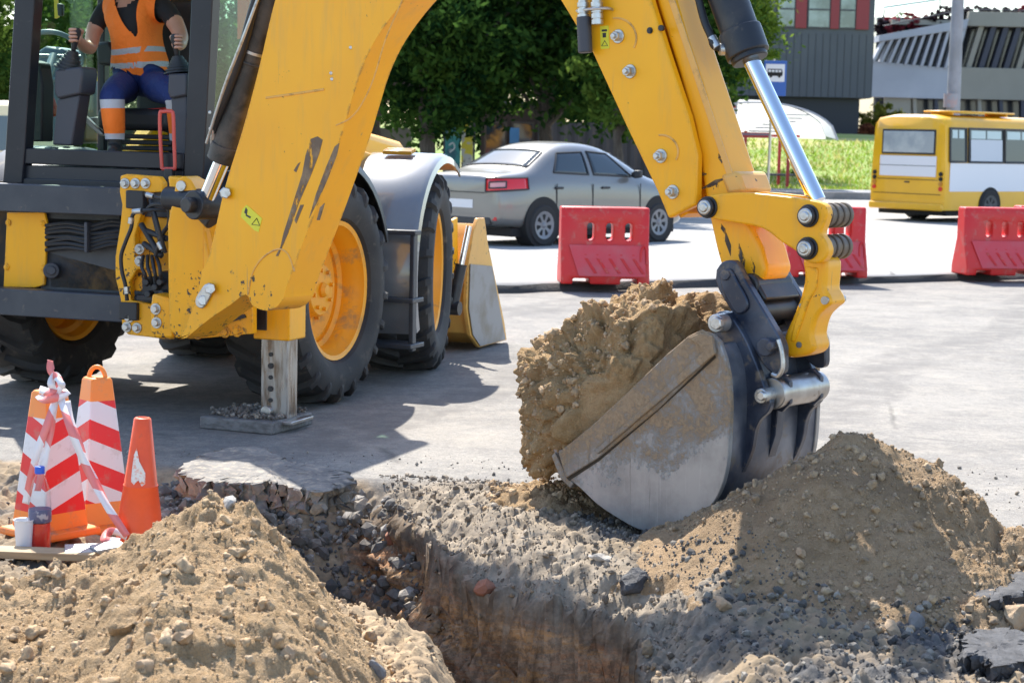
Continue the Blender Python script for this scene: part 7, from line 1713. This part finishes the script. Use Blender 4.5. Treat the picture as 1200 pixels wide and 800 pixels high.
# lamp post behind the bus
Yp = 55.0; p0 = at(1117, 137, Yp); p1 = at(1120, 0, Yp)
lp_ = thing('lamp_post', 'thick grey concrete lamp post rising behind the bus', 'lamp post', (p0.x, Yp, 0))
m = MB(); m.cyl((p0.x, Yp, -.05), (p1.x+.05, Yp, 9.5), .215, .15, 24); m.build('post', MAT('grey_concrete_post', (.30, .30, .32), .8, var=(2, (.25, .25, .26), .4, .6), bmp=(30, .2, .01)), lp_)
m = MB(); m.tube([(p1.x+.05, Yp, 9.3), (p1.x-.5, Yp-.8, 9.9), (p1.x-1.2, Yp-2.0, 10.0)], .05, 10, smooth_n=5); m.build('arm', m_zinc, lp_); m = MB(); m.box((p1.x-1.35, Yp-2.25, 9.98), (.25, .6, .12)); m.build('lamp_head', m_frame, lp_, bevel=.03)
m = MB(); q = at(1115, 118, Yp); m.cyl((q.x, Yp, q.z-.2), (q.x, Yp, q.z+.2), .225, seg=24); m.build('paper_band', MAT('pinkish_paper', (.38, .28, .27), .8, var=(8, (.3, .3, .32), .45, .6)), lp_)
# ================================================================ dark grey office building
def dark_building():
    Y = 86.0; x0, x1 = at(800, 160, Y).x, at(1019, 160, Y).x; zt = 12; zb = at(960, 114, Y).z
    r = thing('office_building', 'dark grey clad office building with red framed windows', 'building', ((x0+x1)/2, Y+5, 1.0))
    wm = MAT('graphite_cladding', (.062, .068, .088), .5, var=(.4, (.075, .08, .10), .4, .6))
    m = MB(); m.box(((x0+x1)/2, Y+6, (zb+zt)/2), (x1-x0, 12, zt-zb)); m.build('wall', wm, r)
    m = MB(); m.box(((x0+x1)/2-.2, Y+6.2, zb/2), (x1-x0-.5, 11.6, zb)); m.build('plinth', MAT('dark_plinth', (.022, .024, .032), .6), r)
    m = MB(); n = 26
    for k in range(n+1): m.box((x0+(x1-x0)*k/n, Y-.006, (zb+at(960, 40, Y).z)/2), (.025, .012, at(960, 40, Y).z-zb))
    m.build('cladding_joint', MAT('joint_dark', (.03, .032, .042), .6), r, split=False)
    zs = at(960, 34, Y).z
    for xa, xb in ((910, 932), (946, 973), (983, 1003)):
        wa, wb = at(xa, 20, Y).x, at(xb, 20, Y).x; m = MB(); m.box(((wa+wb)/2, Y-.03, zs+1.4), (wb-wa, .06, 2.8)); f = m.build('window', MAT('window_dark_frame', (.04, .04, .05), .4), r); m = MB(); m.box(((wa+wb)/2, Y-.07, zs+1.4), (wb-wa-.12, .03, 2.64)); m.build('pane', MAT('office_glass', (.20, .27, .27), .06, 0, spec=.9, var=(.8, (.06, .10, .09), .4, .6)), f)
        m = MB(); m.box(((wa+wb)/2, Y-.09, zs+.85), (wb-wa-.1, .03, .07)); m.build('transom', MAT('window_bar', (.05, .05, .06), .5), f)
    for xa, xb in ((932, 945), (973, 983), (1003, 1018)):
        wa, wb = at(xa, 20, Y).x, at(xb, 20, Y).x; m = MB(); m.box(((wa+wb)/2, Y-.06, zs+1.4), (wb-wa, .12, 2.8)); m.build('red_panel', MAT('deep_red_panel', (.24, .015, .022), .4), r, bevel=.01)
    m = MB(); m.box(((x0+x1)/2, Y+6, zt+.1), (x1-x0+.2, 12.2, .2)); m.build('roof', m_frame, r)
dark_building()
# ================================================================ pale concrete building with slanted fins
def white_building():
    Y = 110.0; c1 = at(1128, 100, Y)
    X = lambda x, y=100: at(x, y, Y).x
    Z = lambda x, y: at(x, y, Y).z
    r = thing('concrete_building', 'pale concrete building with rows of slanted fins and a roof terrace', 'building', (X(1125), Y+6, 1.5))
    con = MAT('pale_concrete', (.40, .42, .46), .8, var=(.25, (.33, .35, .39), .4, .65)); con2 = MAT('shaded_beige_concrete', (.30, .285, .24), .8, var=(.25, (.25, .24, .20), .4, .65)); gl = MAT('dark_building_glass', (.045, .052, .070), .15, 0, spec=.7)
    xl, xm, xr = X(1018), X(1112), X(1330)
    def face_l(x): return Y+0*(x)            # left wing faces us
    # glazing core
    m = MB(); m.box(((xl+xr)/2+.2, Y+8, 4.5), (xr-xl-.6, 14, 9)); core = m.build('wall', gl, r)
    # lower parapet band
    za, zb2 = Z(1060, 115), Z(1060, 73)
    m = MB(); m.prism([(xl-.2, Y-.8, za), (xm+.2, Y-.8, za-.03), (xm+.2, Y-.8, zb2-.35), (xl-.1, Y-.8, zb2)], (0, 1.2, 0)); m.build('parapet_band', con, r, bevel=.02)
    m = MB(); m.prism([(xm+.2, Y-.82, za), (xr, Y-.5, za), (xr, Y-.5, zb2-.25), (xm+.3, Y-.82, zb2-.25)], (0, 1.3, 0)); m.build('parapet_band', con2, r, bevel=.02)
    # upper eaves band rising to the right
    ua, ub = Z(1022, 43), Z(1130, 24)
    m = MB(); m.prism([(xl+.25, Y-1.2, ua-.35), (xm+.55, Y-1.2, ub-.55), (xm+.7, Y-1.2, ub), (xl+.25, Y-1.2, ua)], (0, 2, 0)); m.build('eaves_band', con, r, bevel=.02)
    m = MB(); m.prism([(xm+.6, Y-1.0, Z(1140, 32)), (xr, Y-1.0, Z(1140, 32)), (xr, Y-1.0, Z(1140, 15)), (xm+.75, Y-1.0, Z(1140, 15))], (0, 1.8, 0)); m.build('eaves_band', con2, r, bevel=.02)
    for k in range(11):     # white slanted fins on the left wing
        f = k/10; xb_ = xl-.05+(xm-xl)*f; zt = ua-.2+(ub-ua)*f-.1; sl = .55
        m = MB(); m.prism([(xb_, Y-1.0, zb2-.30*f-.05), (xb_+.16, Y-1.0, zb2-.30*f-.05), (xb_+.16+sl, Y-1.1, zt), (xb_+sl, Y-1.1, zt)], (0, .8, 0)); m.build('slanted_fin', con, r)
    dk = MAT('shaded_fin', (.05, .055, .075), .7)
    for k in range(14):
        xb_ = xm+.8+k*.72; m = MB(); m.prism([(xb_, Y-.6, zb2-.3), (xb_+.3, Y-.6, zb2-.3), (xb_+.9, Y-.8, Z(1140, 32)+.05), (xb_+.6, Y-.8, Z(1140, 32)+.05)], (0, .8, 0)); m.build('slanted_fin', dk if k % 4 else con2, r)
    # ground floor: leaning pillars below the band
    for k in range(10):
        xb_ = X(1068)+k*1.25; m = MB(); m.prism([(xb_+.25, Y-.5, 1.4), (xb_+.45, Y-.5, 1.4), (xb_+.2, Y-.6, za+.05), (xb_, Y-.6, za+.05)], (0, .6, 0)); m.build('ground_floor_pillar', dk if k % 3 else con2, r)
    m = MB(); m.box(((X(1036)+X(1066))/2, Y-.3, 2.9), (X(1066)-X(1036), .4, 3)); m.build('entrance_wall', con2, r)
    # roof terrace: railing, planters with red and dark umbrellas
    m = MB(); m.box(((xl+xr)/2+.6, Y+5, max(ua, ub)-.2), (xr-xl-1.0, 11, .3)); m.build('roof', con2, r)
    zt = Z(1100, 12)-.1
    m = MB(); m.prism([(X(1036), Y+1, Z(1040, 9)), (X(1110), Y+1, Z(1110, -2)), (X(1110), Y+3, Z(1110, -8)), (X(1036), Y+3, Z(1040, 3))], (0, 0, .12)); m.build('green_awning', MAT('awning_green', (.42, .55, .48), .6), r)
    m = MB(); m.cyl((X(1040), Y+2, ua-.4), (X(1040), Y+2, Z(1040, 8)), .05); m.cyl((X(1106), Y+2, ub-.4), (X(1106), Y+2, Z(1106, -2)), .05); m.build('awning_post', con2, r)
    dkm = MAT('terrace_dark', (.03, .022, .026), .7); rdm = MAT('terrace_red', (.30, .03, .05), .6); pkm = MAT('terrace_pink', (.35, .13, .15), .6)
    rs_ = np.random.RandomState(4); lm_ = [leaf_mat('terrace_dark_plant', (.02, .014, .018), (.06, .04, .045)), leaf_mat('terrace_red_plant', (.16, .02, .03), (.40, .08, .10))]
    for k in range(22):
        xx = xl+.6+(xm+7-xl)*k/22; z0 = min(ua+(ub-ua)*(xx-xl)/(xm-xl), ub)-.05
        V, Q, tn, _ = leaves(60+k, rs_.uniform(.35, .6), .4, rs_.uniform(.35, .75), 16, 40, .12, hollow=0); o = np_mesh('terrace_plant', V+np.array([xx, Y-.2, z0+.35]), Q, lm_[1 if rs_.uniform() < .35 else 0], r); vattr(o, 'tone', tn)
    m = MB(); m.tube([(xl+.5, Y-1.0, ua+.55), (xm+.4, Y-1.0, ub+.55), (xr, Y-1.0, ub+.55)], .03, 8); m.build('terrace_rail', m_frame, r)
white_building()
# ---------------------------------------------------------------- light, sky, camera
SEL, SAZ = R(50), R(-16)
w = bpy.data.worlds.new('World'); S.world = w; w.use_nodes = True; nt = w.node_tree
sk = nt.nodes.new('ShaderNodeTexSky'); sk.sky_type = 'NISHITA'; sk.sun_disc = False; sk.sun_elevation = SEL; sk.sun_rotation = SAZ
sk.air_density = 1.0; sk.dust_density = .8; sk.ozone_density = 1.0
nt.links.new(sk.outputs[0], nt.nodes['Background'].inputs[0]); nt.nodes['Background'].inputs[1].default_value = .13
L = bpy.data.lights.new('sun', 'SUN'); L.energy = 3.9; L.angle = R(.53); L.color = (1, .95, .86)
lo_ = bpy.data.objects.new('sun', L); C.objects.link(lo_)
sd = Vector((math.sin(SAZ)*math.cos(SEL), math.cos(SAZ)*math.cos(SEL), math.sin(SEL)))
lo_.rotation_euler = sd.to_track_quat('Z', 'Y').to_euler(); lo_.location = (0, 0, 30)
cd = bpy.data.cameras.new('camera'); cam = bpy.data.objects.new('camera', cd); C.objects.link(cam)
cam.matrix_world = CAMM; cd.sensor_width = 36; cd.lens = 36*FPX/1200; cd.clip_start = .1; cd.clip_end = 3000
cd.dof.use_dof = True; cd.dof.focus_distance = 8.6; cd.dof.aperture_fstop = 6.3
S.camera = cam
S.view_settings.view_transform = 'Standard'; S.view_settings.look = 'None'; S.view_settings.exposure = 1.48; S.view_settings.gamma = 1
S.cycles.max_bounces = 8; S.cycles.transparent_max_bounces = 24; S.cycles.use_denoising = True
